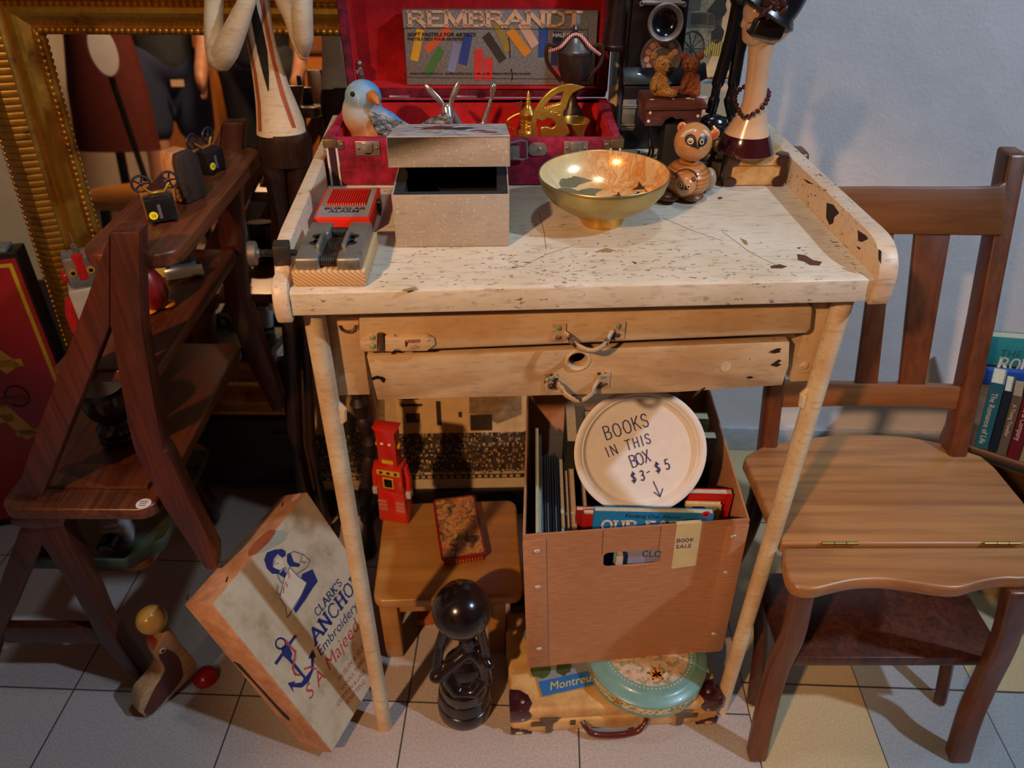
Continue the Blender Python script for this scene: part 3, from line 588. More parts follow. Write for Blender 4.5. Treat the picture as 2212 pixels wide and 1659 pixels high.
# pastel box in the lid
pm = M.Translation((-.1585, 1.1655, LZ)) @ M.Rotation(R(1.0), 4, 'Z') @ M.Rotation(R(-3), 4, 'X')
pb = thing('pastel_box', 'grey REMBRANDT soft pastels box propped in the open case lid', 'box', mat=pm)
PW, PH = .278, .1005
t = NT('grey_card'); f = t.noise(300, 3, .7); t.set('Base Color', t.ramp(f, [(.35, hx('6b6764')), (.65, hx('8b8783'))])).set('Roughness', .6)
MB().box(0, PW, 0, .018, 0, PH).build('carton', t.m, pb, bev=.001)
fm = FRONT(0, -.0002, 0)
def PXY(x, y): q = Lp(pb, 860+x/5.027, y/5.026, 1, 0); return (q.x, q.z)
bh = PXY(102, 136)[1]-PXY(102, 288)[1]; bwid = (PXY(2015, 290)[0]-PXY(112, 290)[0])/bh; wsum = sum(GL[c][0] for c in 'REMBRANDT')
strokes(pb, 'brand_lettering', 'REMBRANDT', FRONT(PXY(106, 288)[0], -.0007, PXY(106, 288)[1]), bh, plain('e3b48e', .6, var=0), w=.19, gap=.05, serif=.40, vw=.33, wide=(bwid-.06*8)/wsum)
def stick(name, x0, y0, x1, y1, w, col):
    a, b = V(PXY(x0, y0)), V(PXY(x1, y1)); d = (b-a).normalized(); n = V((-d.y, d.x))*w/2
    decal(pb, name, [[tuple(a-n), tuple(a+n), tuple(b+n), tuple(b-n)]], fm, plain(col, .8, var=.08), .0002)
for k, (x0, y0, x1, y1, c, w) in enumerate(((245, 330, 175, 670, 'e0a422', .0115), (560, 320, 300, 560, 'd9622e', .0115), (470, 540, 310, 830, '4c7a38', .0115), (640, 480, 575, 790, '8288a8', .0115), (765, 380, 700, 710, '2b4488', .0125), (878, 545, 870, 880, 'd0332c', .0125), (980, 640, 978, 880, 'd0332c', .0125), (950, 385, 1140, 670, '3a3029', .0125), (1060, 240, 1200, 570, '9a8038', .0115), (1210, 335, 1410, 600, 'e08a1c', .0125), (1340, 260, 1490, 510, 'd9a88a', .0125), (1580, 280, 1570, 630, '2c4a86', .0135), (1735, 355, 1700, 720, '28346e', .013), (1740, 740, 1700, 850, 'c23a5e', .012))): stick('pastel_picture', x0, y0, x1, y1, w, c)
def ptx(s, x0, x1, y, cap, mt):
    a, b, c = PXY(x0, y), PXY(x1, y), PXY(x0, y-cap); o = txt(pb, 'lettering', s, M.Identity(4), 1, mt, ext=0, off=.03); w = max(v.co.x for v in o.data.vertices); h = max(v.co.y for v in o.data.vertices)
    o.data.transform(FRONT(a[0], -.0007, a[1]) @ M.Diagonal(((b[0]-a[0])/w, (c[1]-a[1])/h, .0005, 1)))
ptx('SOFT PASTELS FOR ARTISTS', 105, 845, 402, 38, INK); ptx('PASTELS SECS POUR ARTISTES', 105, 712, 448, 31, INK)
ptx('HALF STICKS', 1678, 2012, 410, 42, WHITE); ptx('DEMI STICKS', 1678, 1960, 456, 28, INK)
ptx('30 HALF STICKS SIZE 0.4 x 1.4   30 DEMI PASTELS TAILLE 11 MM x 36 MM   MADE IN APELDOORN HOLLAND', 133, 1440, 818, 22, INK)
mb = MB(); c_ = [PXY(*p) for p in ((62, 318), (2060, 332), (2045, 872), (92, 850))]
for a, b in zip(c_, c_[1:]+c_[:1]): ribbon(mb, [a, b], .0006, fm, .0003)
mb.build('border_line', INK, pb)
mb = MB()
for q in ([(1200, 420), (1212, 500), (1216, 635)], [(1226, 760), (1240, 810), (1236, 880)], [(75, 805), (68, 835)]): ribbon(mb, [PXY(*p) for p in q], .0012, fm, .0004)
mb.build('crack', BLACK, pb)
# pewter figurine in the lid
PEW = metal('pewter', '8f8c88', .32, dirt='3a3634', dm=(.5, .7)); DPEW = metal('dark_pewter', '5c5450', .3, dirt='2b211c', dm=(.5, .75))
g = Yp(782, 172, 1.166); fg = thing('figurine', 'tiny pewter child figurine holding a bundle, standing at left in the red lid', 'figurine', (g.x, 1.166, LZ))
mb = MB(); mb.lathe([(0, 0), (.007, 0), (.007, .002), (.005, .003), (0, .003)], 18); mb.cap((-.002, 0, .003), (-.001, 0, .014), .002, .0028, 10); mb.cap((.002, 0, .003), (.001, 0, .014), .002, .0028, 10); mb.cap((0, 0, .014), (-.001, 0, .023), .0042, .0035, 12)
mb.cap((-.001, 0, .023), (-.008, -.004, .019), .0017, .0014, 8); mb.cap((-.001, 0, .022), (-.006, -.005, .016), .0017, .0014, 8); mb.build('body', PEW, fg, remesh=.0007)
MB().ball((-.001, -.001, .0295), (.0045, .0045, .0052), 14).build('head', PEW, fg); MB().ball((-.011, -.004, .021), (.004, .003, .005), 12).build('bundle', PEW, fg)
# pewter urn with cord
uz = TZ+.0072; u0 = Yp(1240, 130, 1.095); un = thing('urn', 'dark pewter two handled urn with red and white cord, standing in the red case', 'urn', (u0.x, 1.095, uz))
def UZ(py): return Yp(1240, py, 1.095).z-uz
pr = [(0, 0), (.020, 0), (.021, .003), (.018, UZ(262)), (.0195, UZ(255)), (.0165, UZ(243)), (.0085, UZ(228)), (.0062, UZ(212)), (.0062, UZ(205)), (.009, UZ(196)), (.010, UZ(188)), (.0165, UZ(172)), (.0215, UZ(150)), (.0235, UZ(125)), (.0238, UZ(117)), (.0248, UZ(116)), (.0248, UZ(112)), (0, UZ(112))]
MB().lathe(pr, 36).build('urn_body', DPEW, un)
MB().lathe([(.0252, UZ(112)), (.0252, UZ(109)), (.0225, UZ(104)), (.0185, UZ(93)), (.014, UZ(84)), (.0085, UZ(76)), (.004, UZ(71)), (.004, UZ(68)), (.0056, UZ(66)), (.0056, UZ(64)), (.0022, UZ(58)), (0, UZ(54))], 36).build('urn_lid', metal('lid_pewter', '6f6a67', .28), un)
for s_ in (-1, 1): mb = MB(); mb.tube(crom([(s_*.024, 0, UZ(103)), (s_*.036, 0, UZ(100)), (s_*.0385, 0, UZ(118)), (s_*.036, 0, UZ(140)), (s_*.024, 0, UZ(165)), (s_*.016, 0, UZ(178))], 5), .0026, 8, flat=.6); mb.build('handle', metal('handle_bronze', '5a4334', .4), un)
cordpts = crom([(-.034, -.004, UZ(112)), (-.02, -.017, UZ(98)), (-.006, -.011, UZ(76)), (.006, -.011, UZ(76)), (.02, -.017, UZ(98)), (.034, -.004, UZ(118))], 10)
t = NT('twisted_cord'); wv = t.n('TexWave', {'Vector': t.map((1, .4, .8)), 'Scale': 130.0, 'Distortion': .5}).outputs['Fac']; t.set('Base Color', t.ramp(wv, [(.45, hx('c43a34')), (.55, hx('e9e0d4'))], 'CONSTANT')).set('Roughness', .8)
MB().tube(cordpts, .0022, 8).build('cord', t.m, un)
# bluebird
t = NT('painted_bird'); sp = t.n('SeparateXYZ', {0: t.co}); zz = t.math('ADD', sp.outputs[2], t.math('MULTIPLY', t.math('SUBTRACT', t.noise(60, 5, .65), .5), .03))
col = t.ramp(t.math('MULTIPLY', zz, 10.0), [(.40, hx('c07a50')), (.56, hx('c9a080')), (.67, hx('b4b4b2')), (.86, hx('7fa6c2'))])
xx = t.math('ADD', t.math('MULTIPLY', sp.outputs[0], 1.0), t.math('MULTIPLY', zz, .62)); back = t.ramp(t.math('ADD', t.math('MULTIPLY', xx, 12.0), t.math('MULTIPLY', sp.outputs[1], 9.0)), [(.52, 0.0), (.64, 1.0)])
col = t.mix(back, col, hx('4f97d2')); col = t.mix(t.ramp(t.noise(1, 4, .6, t.map((160, 160, 50))), [(.6, 0.0), (.7, .6)]), col, hx('d7d2c4'))
t.set('Base Color', col).set('Roughness', .5); t.bump(t.noise(120, 4, .6), .4, .001)
bd = thing('bird', 'painted bluebird ornament with orange breast sitting in the red case', 'bird', (-.186, 1.035, TZ+.0072))
mb = MB(); mb.ball((.002, 0, .036), (.041, .031, .034), 28, M.Rotation(R(32), 3, 'Y')); mb.ball((-.016, -.006, .064), (.028, .026, .032), 24); mb.ball((-.013, -.008, .086), (.0245, .0235, .0225), 24); mb.ball((.028, 0, .034), (.028, .024, .020), 20, M.Rotation(R(28), 3, 'Y'))
mb.build('body', t.m, bd, remesh=.0022, soft=10)
t2 = NT('feather_grey'); f = t2.noise(1, 5, .7, t2.map((60, 140, 140), (0, .5, 0))); t2.set('Base Color', t2.ramp(f, [(.38, hx('1f2126')), (.5, hx('5f666e')), (.62, hx('a9b0b4'))])).set('Roughness', .55); t2.bump(f, 1.0, .003)
rr = random.Random(5); mb = MB()
for r_ in range(4):
    for k in range(4):
        c0 = V((.004+r_*.013+k*.003, -.0325+abs(k-1.5)*.0025+r_*.003, .066-k*.0085-r_*.005)); mb.ball(c0, (.0115, .0032, .0052), 12, M.Rotation(R(35+rr.uniform(-8, 8)), 3, 'Y'))
mb.build('wing', t2.m, bd)
mb = MB(); mb.tube(crom([(.036, -.004, .026), (.055, -.012, .036), (.075, -.02, .049), (.094, -.026, .062), (.103, -.03, .066)], 5), [.008+.004*math.sin(PI*min(1, i/16)) for i in range(20)]+[.004], 14, flat=.42); mb.build('tail', t2.m, bd)
mb = MB(); mb.tube([(.001, -.024, .092), (.009, -.034, .089), (.012, -.039, .085)], [.0085, .006, .0012], 14, flat=.9); mb.build('beak', plain('b5712c', .45, var=.25, sc=90), bd)
MB().ball((-.0225, -.0275, .095), .0034, 14).build('eye', plain('2a1c10', .12, var=0), bd)
# silver donkey figure
dk = thing('figurine', 'polished silver donkey with long ears and raised tail in the red case', 'figurine', mat=M.Translation((-.0795, 1.04, TZ+.0072)) @ M.Scale(1.22, 4))
SIL = metal('silver_cast', 'c9c2ba', .16)
mb = MB(); mb.cap((.006, 0, .03), (.028, .008, .03), .0085, .0075, 14); mb.cap((.004, 0, .033), (-.006, -.004, .055), .0075, .006, 14); mb.cap((-.008, -.007, .058), (-.005, -.017, .043), .0066, .0042, 14); mb.cap((-.005, -.017, .043), (-.0045, -.018, .036), .0036, .0018, 10)
for x, y in ((.004, -.006), (.006, .008), (.027, 0), (.03, .014)): mb.cap((x, y, .028), (x*1.1, y, .002), .0045, .0028, 10)
mb.cap((.03, .009, .034), (.041, .012, .067), .0036, .0022, 10); mb.cap((.041, .012, .067), (.0425, .012, .077), .0028, .0042, 10)
mb.build('body', SIL, dk, remesh=.0012)
for a, b in (((-.012, -.006, .062), (-.031, -.004, .082)), ((-.004, -.005, .063), (.006, -.004, .086))): mb = MB(); d = V(b)-V(a); mb.tube([V(a)+d*t_ for t_ in (0, .3, .7, .95, 1)], [.002, .0036, .0034, .0018, .0006], 12, flat=.55); mb.build('ear', SIL, dk)
# brass ewer
ew = thing('ewer', 'miniature brass coffee ewer with curled handle in the red case', 'ewer', (Yp(1140, 290, 1.045).x, 1.045, TZ+.0072))
def EZ(py): return Yp(1140, py, 1.045).z-TZ-.0072
pr = [(0, 0), (.0165, 0), (.0165, .003), (.0135, EZ(285)), (.0095, EZ(280)), (.0105, EZ(277)), (.009, EZ(274)), (.0115, EZ(271)), (.009, EZ(267)), (.0112, EZ(263)), (.009, EZ(259)), (.010, EZ(253)), (.0118, EZ(250)), (.012, EZ(247)), (.0105, EZ(243)), (.006, EZ(235)), (.0036, EZ(228)), (.0036, EZ(222)), (.003, EZ(219)), (.0036, EZ(216)), (.0028, EZ(213)), (.0024, EZ(205)), (0, EZ(197))]
MB().lathe(pr, 28).build('ewer_body', BRASS, ew)
mb = MB(); mb.tube(crom([(-.009, 0, EZ(246)), (-.019, 0, EZ(252)), (-.028, -.001, EZ(262)), (-.027, -.001, EZ(274)), (-.017, -.001, EZ(287)), (-.014, 0, .004)], 5), .0013, 8); mb.build('handle', BRASS, ew)
mb = MB(); mb.prism([(-.013, EZ(247)), (-.0105, EZ(244)), (-.0085, EZ(232)), (-.0085, EZ(219)), (-.012, EZ(223)), (-.0165, EZ(223)), (-.014, EZ(228)), (-.011, EZ(236))], -.001, .001, 'y'); mb.build('thumb_piece', metal('copper_piece', 'a4683a', .3), ew)
# brass bird head opener
by = 1.0; og = Yp(1195, 298, by); op = thing('opener', 'cast brass openwork bird head with sweeping crest, propped in the red case', 'ornament', (og.x, by, TZ+.0072))
def OX(x, y): q = Yp(1080+x/8.508, 140+y/8.506, by); return (q.x-og.x, q.z-TZ-.0072)
OUT = crom([(1500, 430), (1420, 410), (1320, 388), (1200, 392), (1060, 430), (920, 510), (790, 640), (690, 790), (620, 930), (590, 1050), (585, 1180), (600, 1300), (625, 1420)], 4)
OUT = [tuple(p) for p in OUT]+[(700, 1440), (690, 1300), (665, 1200), (650, 1080), (680, 985), (740, 1020), (800, 1025), (860, 970), (940, 985), (1010, 1030), (1040, 1090), (1020, 1150), (950, 1195), (850, 1165), (770, 1170), (755, 1230), (780, 1300), (800, 1440), (900, 1440), (1080, 1400), (1180, 1310), (1260, 1260), (1240, 1190), (1180, 1090), (1140, 960), (1150, 860), (1200, 800), (1230, 690), (1270, 590), (1330, 510), (1430, 460)]
IN = [(1200, 470), (1060, 520), (930, 620), (830, 730), (770, 810), (830, 835), (960, 775), (1110, 740), (1140, 650), (1170, 560)]
plate2d('opener_plate', [[OX(*p) for p in OUT], [OX(*p) for p in IN]], .004, FRONT(0, 0, 0), metal('gold_brass', 'd8a94c', .2, dirt='7a5420', dm=(.6, .85)), op, .0013)
mb = MB()
for k in range(7): q = OX(830+k*45, 815-k*13); mb.ball((q[0], 0, q[1]+.001), (.0022, .003, .002), 10)
mb.build('crest_beading', BRASS, op)
q = OX(1020, 895); mb = MB(); mb.torus((q[0], -.0032, q[1]), .0048, .0008, 24, 8, M.Rotation(PI/2, 3, 'X') @ M.Diagonal((1.5, .62, 1))); mb.ball((q[0], -.003, q[1]), (.0028, .0012, .0020), 12); mb.build('eye', BRASS, op)
mb = MB()
for k in range(3): mb.tube(crom([(*OX(740+k*20, 960-k*30),), (*OX(840+k*20, 890-k*18),), (*OX(950, 860-k*16),)], 5) if 0 else [V((OX(x, y)[0], -.003, OX(x, y)[1])) for x, y in ((740+k*22, 960-k*28), (800+k*22, 905-k*22), (880+k*12, 872-k*14), (940, 858-k*14))], .0006, 6)
mb.build('crease_lines', BRASS, op)
MB().box(-.022, .0, -.003, .003, 0, .012).build('foot', BRASS, op)
# small brass cup
cp = thing('cup', 'small flared brass cup beside the openwork brass bird head', 'cup', (Yp(1240, 290, 1.035).x, 1.035, TZ+.0072))
cz = Yp(1240, 262, 1.035).z-TZ-.0072
MB().lathe([(0, 0), (.013, 0), (.0135, .002), (.0128, cz*.4), (.0145, cz*.75), (.0205, cz), (.0198, cz+.0005), (.0138, cz*.78), (.012, cz*.4), (.0115, .004), (0, .004)], 36).build('cup_body', BRASS, cp)
# ---------------------------------------------------------------- telephone and print
NAVY = plain('10121c', .38, var=.15, sc=60, coat=.2); DKB = plain('2a1512', .4, var=.3, sc=80, bmp=.2)
ph = thing('telephone', 'old black wall telephone ornament with mouthpiece and silver dial', 'telephone', mat=M.Translation((.1565, 1.108, TZ)) @ M.Rotation(R(3), 4, 'Z'))
mb = MB(); mb.prism([(0, 0), (.052, 0), (.052, .092), (.004, .092), (0, .088)], 0, .086, 'x'); mb.build('base_box', NAVY, ph, bev=.002)
mb = MB(); mb.prism([(-.004, .092), (.054, .092), (.054, .100), (.016, .112), (.006, .104)], -.003, .089, 'x'); mb.build('shelf_moulding', NAVY, ph, bev=.002)
mb = MB(); mb.hexa([V(q) for q in ((.004, .018, .104), (.084, .018, .104), (.084, .052, .104), (.004, .052, .104), (.006, .022, .26), (.082, .022, .26), (.082, .052, .26), (.006, .052, .26))]); mb.build('back_panel', NAVY, ph, bev=.003)
def PHX(px, py): return Lp(ph, px, py, 1, .018)
c0 = PHX(1427, 124); dz = M.Translation(c0) @ M.Rotation(PI/2, 4, 'X')
DIAL = metal('dial_metal', 'a59c98', .38, dirt='5d5350', dm=(.55, .75))
mb = MB(); mb.lathe([(0, 0), (.0285, 0), (.0295, .002), (.0285, .0045), (.0265, .0045), (.0258, .003), (0, .003)], 40, dz); dl = mb.build('dial', DIAL, ph)
MB().lathe([(.0, .003), (.0135, .003), (.0145, .0055), (.0125, .006), (.011, .0048), (0, .0052)], 32, dz).build('dial_hub', DIAL, dl)
for k in range(10):
    a = R(20+k*28); mb = MB(); mb.lathe([(0, .003), (.0042, .003), (.0040, .0036), (0, .0036)], 16, dz @ M.Translation((.0198*math.cos(a), .0198*math.sin(a), 0))); mb.build('finger_hole', plain('c98f78', .5, var=.05), dl)
c1 = PHX(1429, 49); mz = M.Translation(c1) @ M.Rotation(PI/2+R(-8), 4, 'X')
mb = MB(); mb.lathe([(0, 0), (.012, 0), (.012, .012), (.016, .018), (.0235, .021), (.0245, .024), (.0225, .026), (.0185, .023), (.0165, .017), (.016, .014), (.011, .012), (0, .0105)], 36, mz); mp = mb.build('mouthpiece', DIAL, ph)
MB().lathe([(.0, .0108), (.0155, .0138), (.0172, .019), (.0168, .0195), (.0135, .0165), (.008, .0148), (0, .0145)], 32, mz).build('mouthpiece_cup', plain('0c0d14', .15, var=0), mp)
a, b = PHX(1385, 6), PHX(1476, 8); mb = MB(); mb.tube([a+V((0, -.004, 0)), b+V((0, -.004, 0))], .0034, 10); pl = mb.build('label_frame', DIAL, ph); MB().box(a.x+.004, b.x-.004, a.y-.003, a.y, a.z, a.z+.03).build('label_card', WHITE, pl)
for p in (a, b): MB().torus(p+V((0, -.005, -.001)), .0026, .0011, 16, 8, M.Rotation(PI/2, 3, 'X')).build('scroll', DIAL, pl)
r0 = Lp(ph, 1322, 108, 1, .02); r1 = Lp(ph, 1342, -60, 1, .02)
mb = MB(); d = r1-r0; mb.tube([r0+d*k for k in (0, .03, .06, .08, .5, 1)], [.0155, .0165, .0165, .0145, .0125, .0105], 24); rc = mb.build('receiver', DKB, ph)
mb = MB(); mb.tube([r0+d*.72, V((.004, .03, (r0+d*.72).z))], .0035, 8); mb.build('hook', NAVY, rc)
p0 = Lp(ph, 1346, 216, 1, 0); p1 = Lp(ph, 1368, 282, 1, 0); mb = MB(); mb.box(p0.x, p1.x, -.0022, 0, p1.z, p0.z); cs = mb.build('coin_plate', DKSTEEL, ph, bev=.0006)
for k in (.18, .24, .82, .9): z = p0.z+(p1.z-p0.z)*k; MB().cyl((p0.x-.001, -.003, z), (p1.x+.001, -.003, z), .0013, n=8).build('plate_bar', DIAL, cs)
mb = MB(); mb.prism([(.098, .088), (.118, .098), (.113, .118), (.092, .104)], .004, .016, 'y'); mb.build('side_bracket', NAVY, ph, bev=.001)
cb = thing('cord', 'thin black cable curling down in front of the black telephone onto the desk', 'cable', (Zp(1412, 355, TZ).x, Zp(1412, 355, TZ).y, TZ))
o = V((Zp(1412, 355, TZ).x, Zp(1412, 355, TZ).y, TZ))
def CZ(px, py, y): return Yp(px, py, y)-o
mb = MB()
mb.tube(crom([CZ(1401, 262, 1.075), CZ(1404, 290, 1.07), CZ(1410, 318, 1.06), CZ(1409, 336, 1.05), V((-.006, .012, .0022)), V((-.02, .0, .0022))], 5), .0019, 8); mb.build('strand', BLACK, cb)
mb = MB(); mb.tube(crom([CZ(1403, 290, 1.074), CZ(1404, 322, 1.065), CZ(1398, 340, 1.055), V((-.02, .018, .0022)), V((-.035, .012, .0022))], 5), .0019, 8); mb.build('strand', BLACK, cb)
mb = MB(); q = Zp(1377, 347, TZ)-o; mb.tube([q+V((0, -.012, .002)), q+V((0, -.002, .003)), q+V((.0006, 0, .013))], [.0019, .0019, .0014], 8); mb.build('strand', BLACK, cb)
prt = thing('picture', 'old coloured print of a carriage and woman in yellow blouse, propped behind the telephone', 'picture', mat=M.Translation((.1435, 1.17, TZ)) @ M.Rotation(R(3), 4, 'Z') @ M.Rotation(R(-4), 4, 'X'))
MB().box(0, .196, 0, .004, 0, .24).build('mount_board', plain('d2b391', .75, var=.08, sc=20), prt)
def PR(x, y): q = Lp(prt, x, y, 1, 0); return (q.x, q.z)
def CR(x, y): return PR(1290+x/6.32, y/6.32)
pz = lambda d: FRONT(0, -d, 0)
zb = CR(1450, 1105)[1]; zbl = CR(100, 1040)[1]
decal(prt, 'blue_border', [[(.003, zb-.004), (.193, zb-.004), (.193, zb), (.003, zb)], [(.186, zb), (.193, zb), (.193, .24), (.186, .24)], [(.003, zb), (.008, zb), (.008, .24), (.003, .24)]], pz(.0002), plain('6f8fa0', .7, var=.1), .0002)
t = NT('print_sepia'); f = t.noise(70, 6, .7); t.set('Base Color', t.ramp(f, [(.3, hx('3f3a33')), (.5, hx('807762')), (.7, hx('b0a07e'))])).set('Roughness', .7)
decal(prt, 'print_area', [[(.011, zb+.002), (.184, zb+.002), (.184, .238), (.011, .238)]], pz(.0004), t.m, .0002)
SEP = plain('d8b07a', .7, var=.12, sc=60); DKP = plain('2e2a26', .7, var=.2); GRP = plain('5d5548', .7, var=.25, sc=90)
decal(prt, 'printed_sky', [[CR(1700, 0), CR(1830, 0), CR(1800, 1060), CR(1400, 1060), CR(1600, 700)]], pz(.0007), SEP, .0001)
decal(prt, 'printed_carriage', [[CR(1240, 170), CR(1720, 180), CR(1690, 400), CR(1200, 370)], [CR(1230, 0), CR(1420, 0), CR(1400, 150), CR(1235, 150)]], pz(.0009), GRP, .0001)
decal(prt, 'printed_panel', [[CR(1290, 190), CR(1500, 190), CR(1490, 340), CR(1275, 330)], [CR(1520, 195), CR(1590, 195), CR(1580, 350), CR(1510, 345)], [CR(1600, 190), CR(1700, 190), CR(1660, 380), CR(1600, 370)]], pz(.0011), plain('3d382f', .7, var=.2), .0001)
mb = MB(); wc = V(CR(1285, 670)); ring = [(wc.x+.0185*math.cos(2*PI*k/24), wc.y+.0235*math.sin(2*PI*k/24)) for k in range(25)]
ribbon(mb, ring, .0022, pz(.0012), .0001)
for k in range(10): a = 2*PI*k/10; ribbon(mb, [tuple(wc), (wc.x+.018*math.cos(a), wc.y+.023*math.sin(a))], .0011, pz(.0012), .0001)
mb.build('printed_wheel', plain('4f4238', .7), prt)
decal(prt, 'printed_skirt', [[CR(1560, 770), CR(1680, 770), CR(1780, 1060), CR(1420, 1060), CR(1500, 900)]], pz(.0012), plain('d9bc88', .7, var=.15, sc=40), .0001)
yb = NT('striped_blouse'); wv = yb.n('TexWave', {'Vector': yb.co, 'Scale': 95.0, 'Distortion': .6}).outputs['Fac']; yb.set('Base Color', yb.ramp(wv, [(.4, hx('6b5c20')), (.55, hx('c4a94c'))])).set('Roughness', .7)
decal(prt, 'printed_blouse', [[CR(1590, 545), CR(1690, 545), CR(1720, 600), CR(1680, 770), CR(1560, 770), CR(1560, 690), CR(1460, 790), CR(1415, 760), CR(1530, 600)]], pz(.0014), yb.m, .0001)
decal(prt, 'printed_hair', [blob(*CR(1640, 480), .0095, .0115, 16, .12, 0, 3), blob(*CR(1660, 100), .012, .016, 12, .4, .3, 8)], pz(.0014), DKP, .0001)
decal(prt, 'printed_child', [blob(*CR(1930, 240), .006, .012, 12, .25, 0, 4), blob(*CR(1890, 480), .008, .012, 12, .25, 0, 5), blob(*CR(1850, 700), .010, .018, 12, .25, 0, 6)], pz(.0014), plain('b57a48', .7, var=.3, sc=120), .0001)
decal(prt, 'printed_child_coat', [blob(*CR(1900, 380), .007, .010, 12, .25, 0, 7), blob(*CR(1830, 850), .008, .012, 12, .25, 0, 9)], pz(.0012), plain('6a5540', .7, var=.2), .0001)
txt(prt, 'caption', 'ELANT  DIECK', FRONT(CR(1480, 1075)[0], -.0012, CR(1480, 1075)[1]), .0058, DKP, ext=.0001)
# ---------------------------------------------------------------- tall black carving
cv = thing('carving', 'glossy black stylised carving with long parallel legs on round base', 'statue', (Zp(1565, 290, TZ).x, 1.075, TZ)); EB = plain('0f1013', .22, var=.2, sc=70, coat=.3)
co = V((Zp(1565, 290, TZ).x, 1.075, TZ))
def KV(px, py): return Yp(px, py, 1.075)-co
mb = MB(); bz = KV(1555, 262); mb.lathe([(0, 0), (.042, 0), (.043, .006), (.037, .018), (.03, .024), (.03, bz.z-.01), (.026, bz.z), (0, bz.z+.004)], 28, None, (bz.x, 0, 0)); mb.ball((bz.x-.012, -.008, bz.z), (.02, .014, .012), 18); mb.ball((bz.x+.018, -.006, bz.z), (.016, .014, .011), 18)
ca = KV(1525, 262); mb.build('base', EB, cv, remesh=.002)
mb = MB(); mb.tube(crom([KV(1535, 245), KV(1543, 215), KV(1548, 190), KV(1560, 150), KV(1577, 90), KV(1590, 30), KV(1600, -30), KV(1612, -90)], 5), [.008]*6+[.0062]*5+[.0085]*8+[.0085]*17, 14, flat=.8); mb.build('leg', EB, cv)
mb = MB(); mb.tube(crom([KV(1583, 245), KV(1577, 215), KV(1583, 190), KV(1590, 150), KV(1600, 90), KV(1612, 30), KV(1615, -30), KV(1614, -90)], 5), [.009]*6+[.0066]*5+[.0085]*8+[.0095]*17, 14, flat=.8); mb.build('leg', EB, cv)
mb = MB(); mb.tube(crom([KV(1606, 10), KV(1610, -40), KV(1615, -110), KV(1616, -200)], 6), [.014, .017, .018]+[.019]*16, 18, flat=.7); mb.build('torso', EB, cv)
# ---------------------------------------------------------------- bears on their wooden bench
TEAK = wood('red_brown_resin', '4a231f', '74403a', 0, 2.0, .45, c3='2a100e')
pd_ = thing('stand', 'small plain dark stand under the two bears, behind the raccoon', 'stand', mat=M.Translation((.205, 1.028, TZ)))
MB().box(0, .045, 0, .035, 0, .0605).build('block', plain('1a1414', .6), pd_, bev=.001)
bz = TZ+.061; bn = thing('bench', 'dark red wooden chest with white nail heads carrying two small bears', 'bench', mat=M.Translation((.1755, 1.02, bz)) @ M.Rotation(R(4), 4, 'Z'))
mb = MB(); mb.prism([(0, 0), (.024, 0), (.028, .008), (.036, .012), (.042, .008), (.050, .009), (.06, 0), (.0755, 0), (.0755, .0225), (0, .0225)], 0, .05, 'y'); mb.build('chest_body', TEAK, bn, bev=.0012)
mb = MB(); mb.prism([(-.003, .0215), (.081, .0215), (.082, .025), (.076, .0335), (0, .0335), (-.002, .028)], -.004, .054, 'y'); mb.build('chest_lid', TEAK, bn, bev=.0012)
for x, z in ((.006, .0175), (.0045, .0065), (.071, .0125)): MB().ball((x, 0, z), (.0022, .0014, .0022), 12).build('nail_head', WHITE, bn)
for k, (x, y, rx) in enumerate(((.007, .003, .0035), (.036, .004, .002), (.057, .006, .0045), (.062, .002, .002), (.076, .012, .0085))): MB().ball((x, y, .0338), (rx, rx*.7, .001), 12).build('petal', plain('c9a69c', .6, var=.1), bn)
def bear(name, label, m, fur, turn, foot, gold):
    b_ = thing(name, label, 'bear', mat=m)
    mb = MB(); mb.ball((0, 0, .0125), (.0105, .009, .013), 20); mb.cap((0, 0, .02), (turn*.0015, -.001, .026), .0072, .006, 14); mb.ball((turn*.002, -.001, .0345), (.0105, .0098, .0095), 22)
    mb.ball((turn*.0065, -.0065, .0320), (.0048, .0048, .0040), 14)
    mb.cap((-turn*.007, -.003, .0205), (-turn*.009, -.009, .011), .0036, .003, 12); mb.cap((turn*.006, -.006, .02), (turn*.0105, -.0085, .0115), .0036, .003, 12)
    for e_ in foot: mb.cap((0, -.002, .006), e_, .0052, .0046, 12)
    mb.build('body', fur, b_, remesh=.0011, soft=3)
    for s_ in (-1, 1): mb = MB(); mb.ball((s_*.0095+turn*.001, .001, .0425), (.0042, .0026, .0045), 14); mb.build('ear', fur, b_)
    MB().ball((turn*.0088, -.0108, .0328), (.0018, .0014, .0014), 10).build('nose', BLACK, b_)
    for s_ in (-1, 1): MB().ball((turn*.0045+s_*.0042, -.0098+abs(turn*.0045+s_*.0042)*.12, .0364), .0011, 8).build('eye', BLACK, b_)
    for e_ in foot: d = V(e_); n = V((d.x, d.y, 0)).normalized(); MB().ball(d+n*.0038+V((0, 0, .001)), (.0032, .0022, .0038), 12).build('foot_pad', plain('a0603c', .7, var=.2, sc=200), b_)
    return b_
def fur(c1, c2, c3): 
    t = NT('resin_fur'); f = t.noise(420, 5, .7); t.set('Base Color', t.ramp(f, [(.34, hx(c1)), (.52, hx(c2)), (.66, hx(c3))])).set('Roughness', .65); t.bump(f, 1.0, .0015); return t.m
SB = lambda px, py: Lp(bn, px, py, 2, .0338)
BM = M.Translation((.1755, 1.02, bz)) @ M.Rotation(R(4), 4, 'Z')
bear('bear', 'golden brown little bear sitting at left on the dark red chest', BM @ M.Translation((.0175, .018, .0338)) @ M.Scale(1.17, 4), fur('7a4a18', 'a9793a', 'd2b06a'), .8, [(.013, -.013, .0065)], 1)
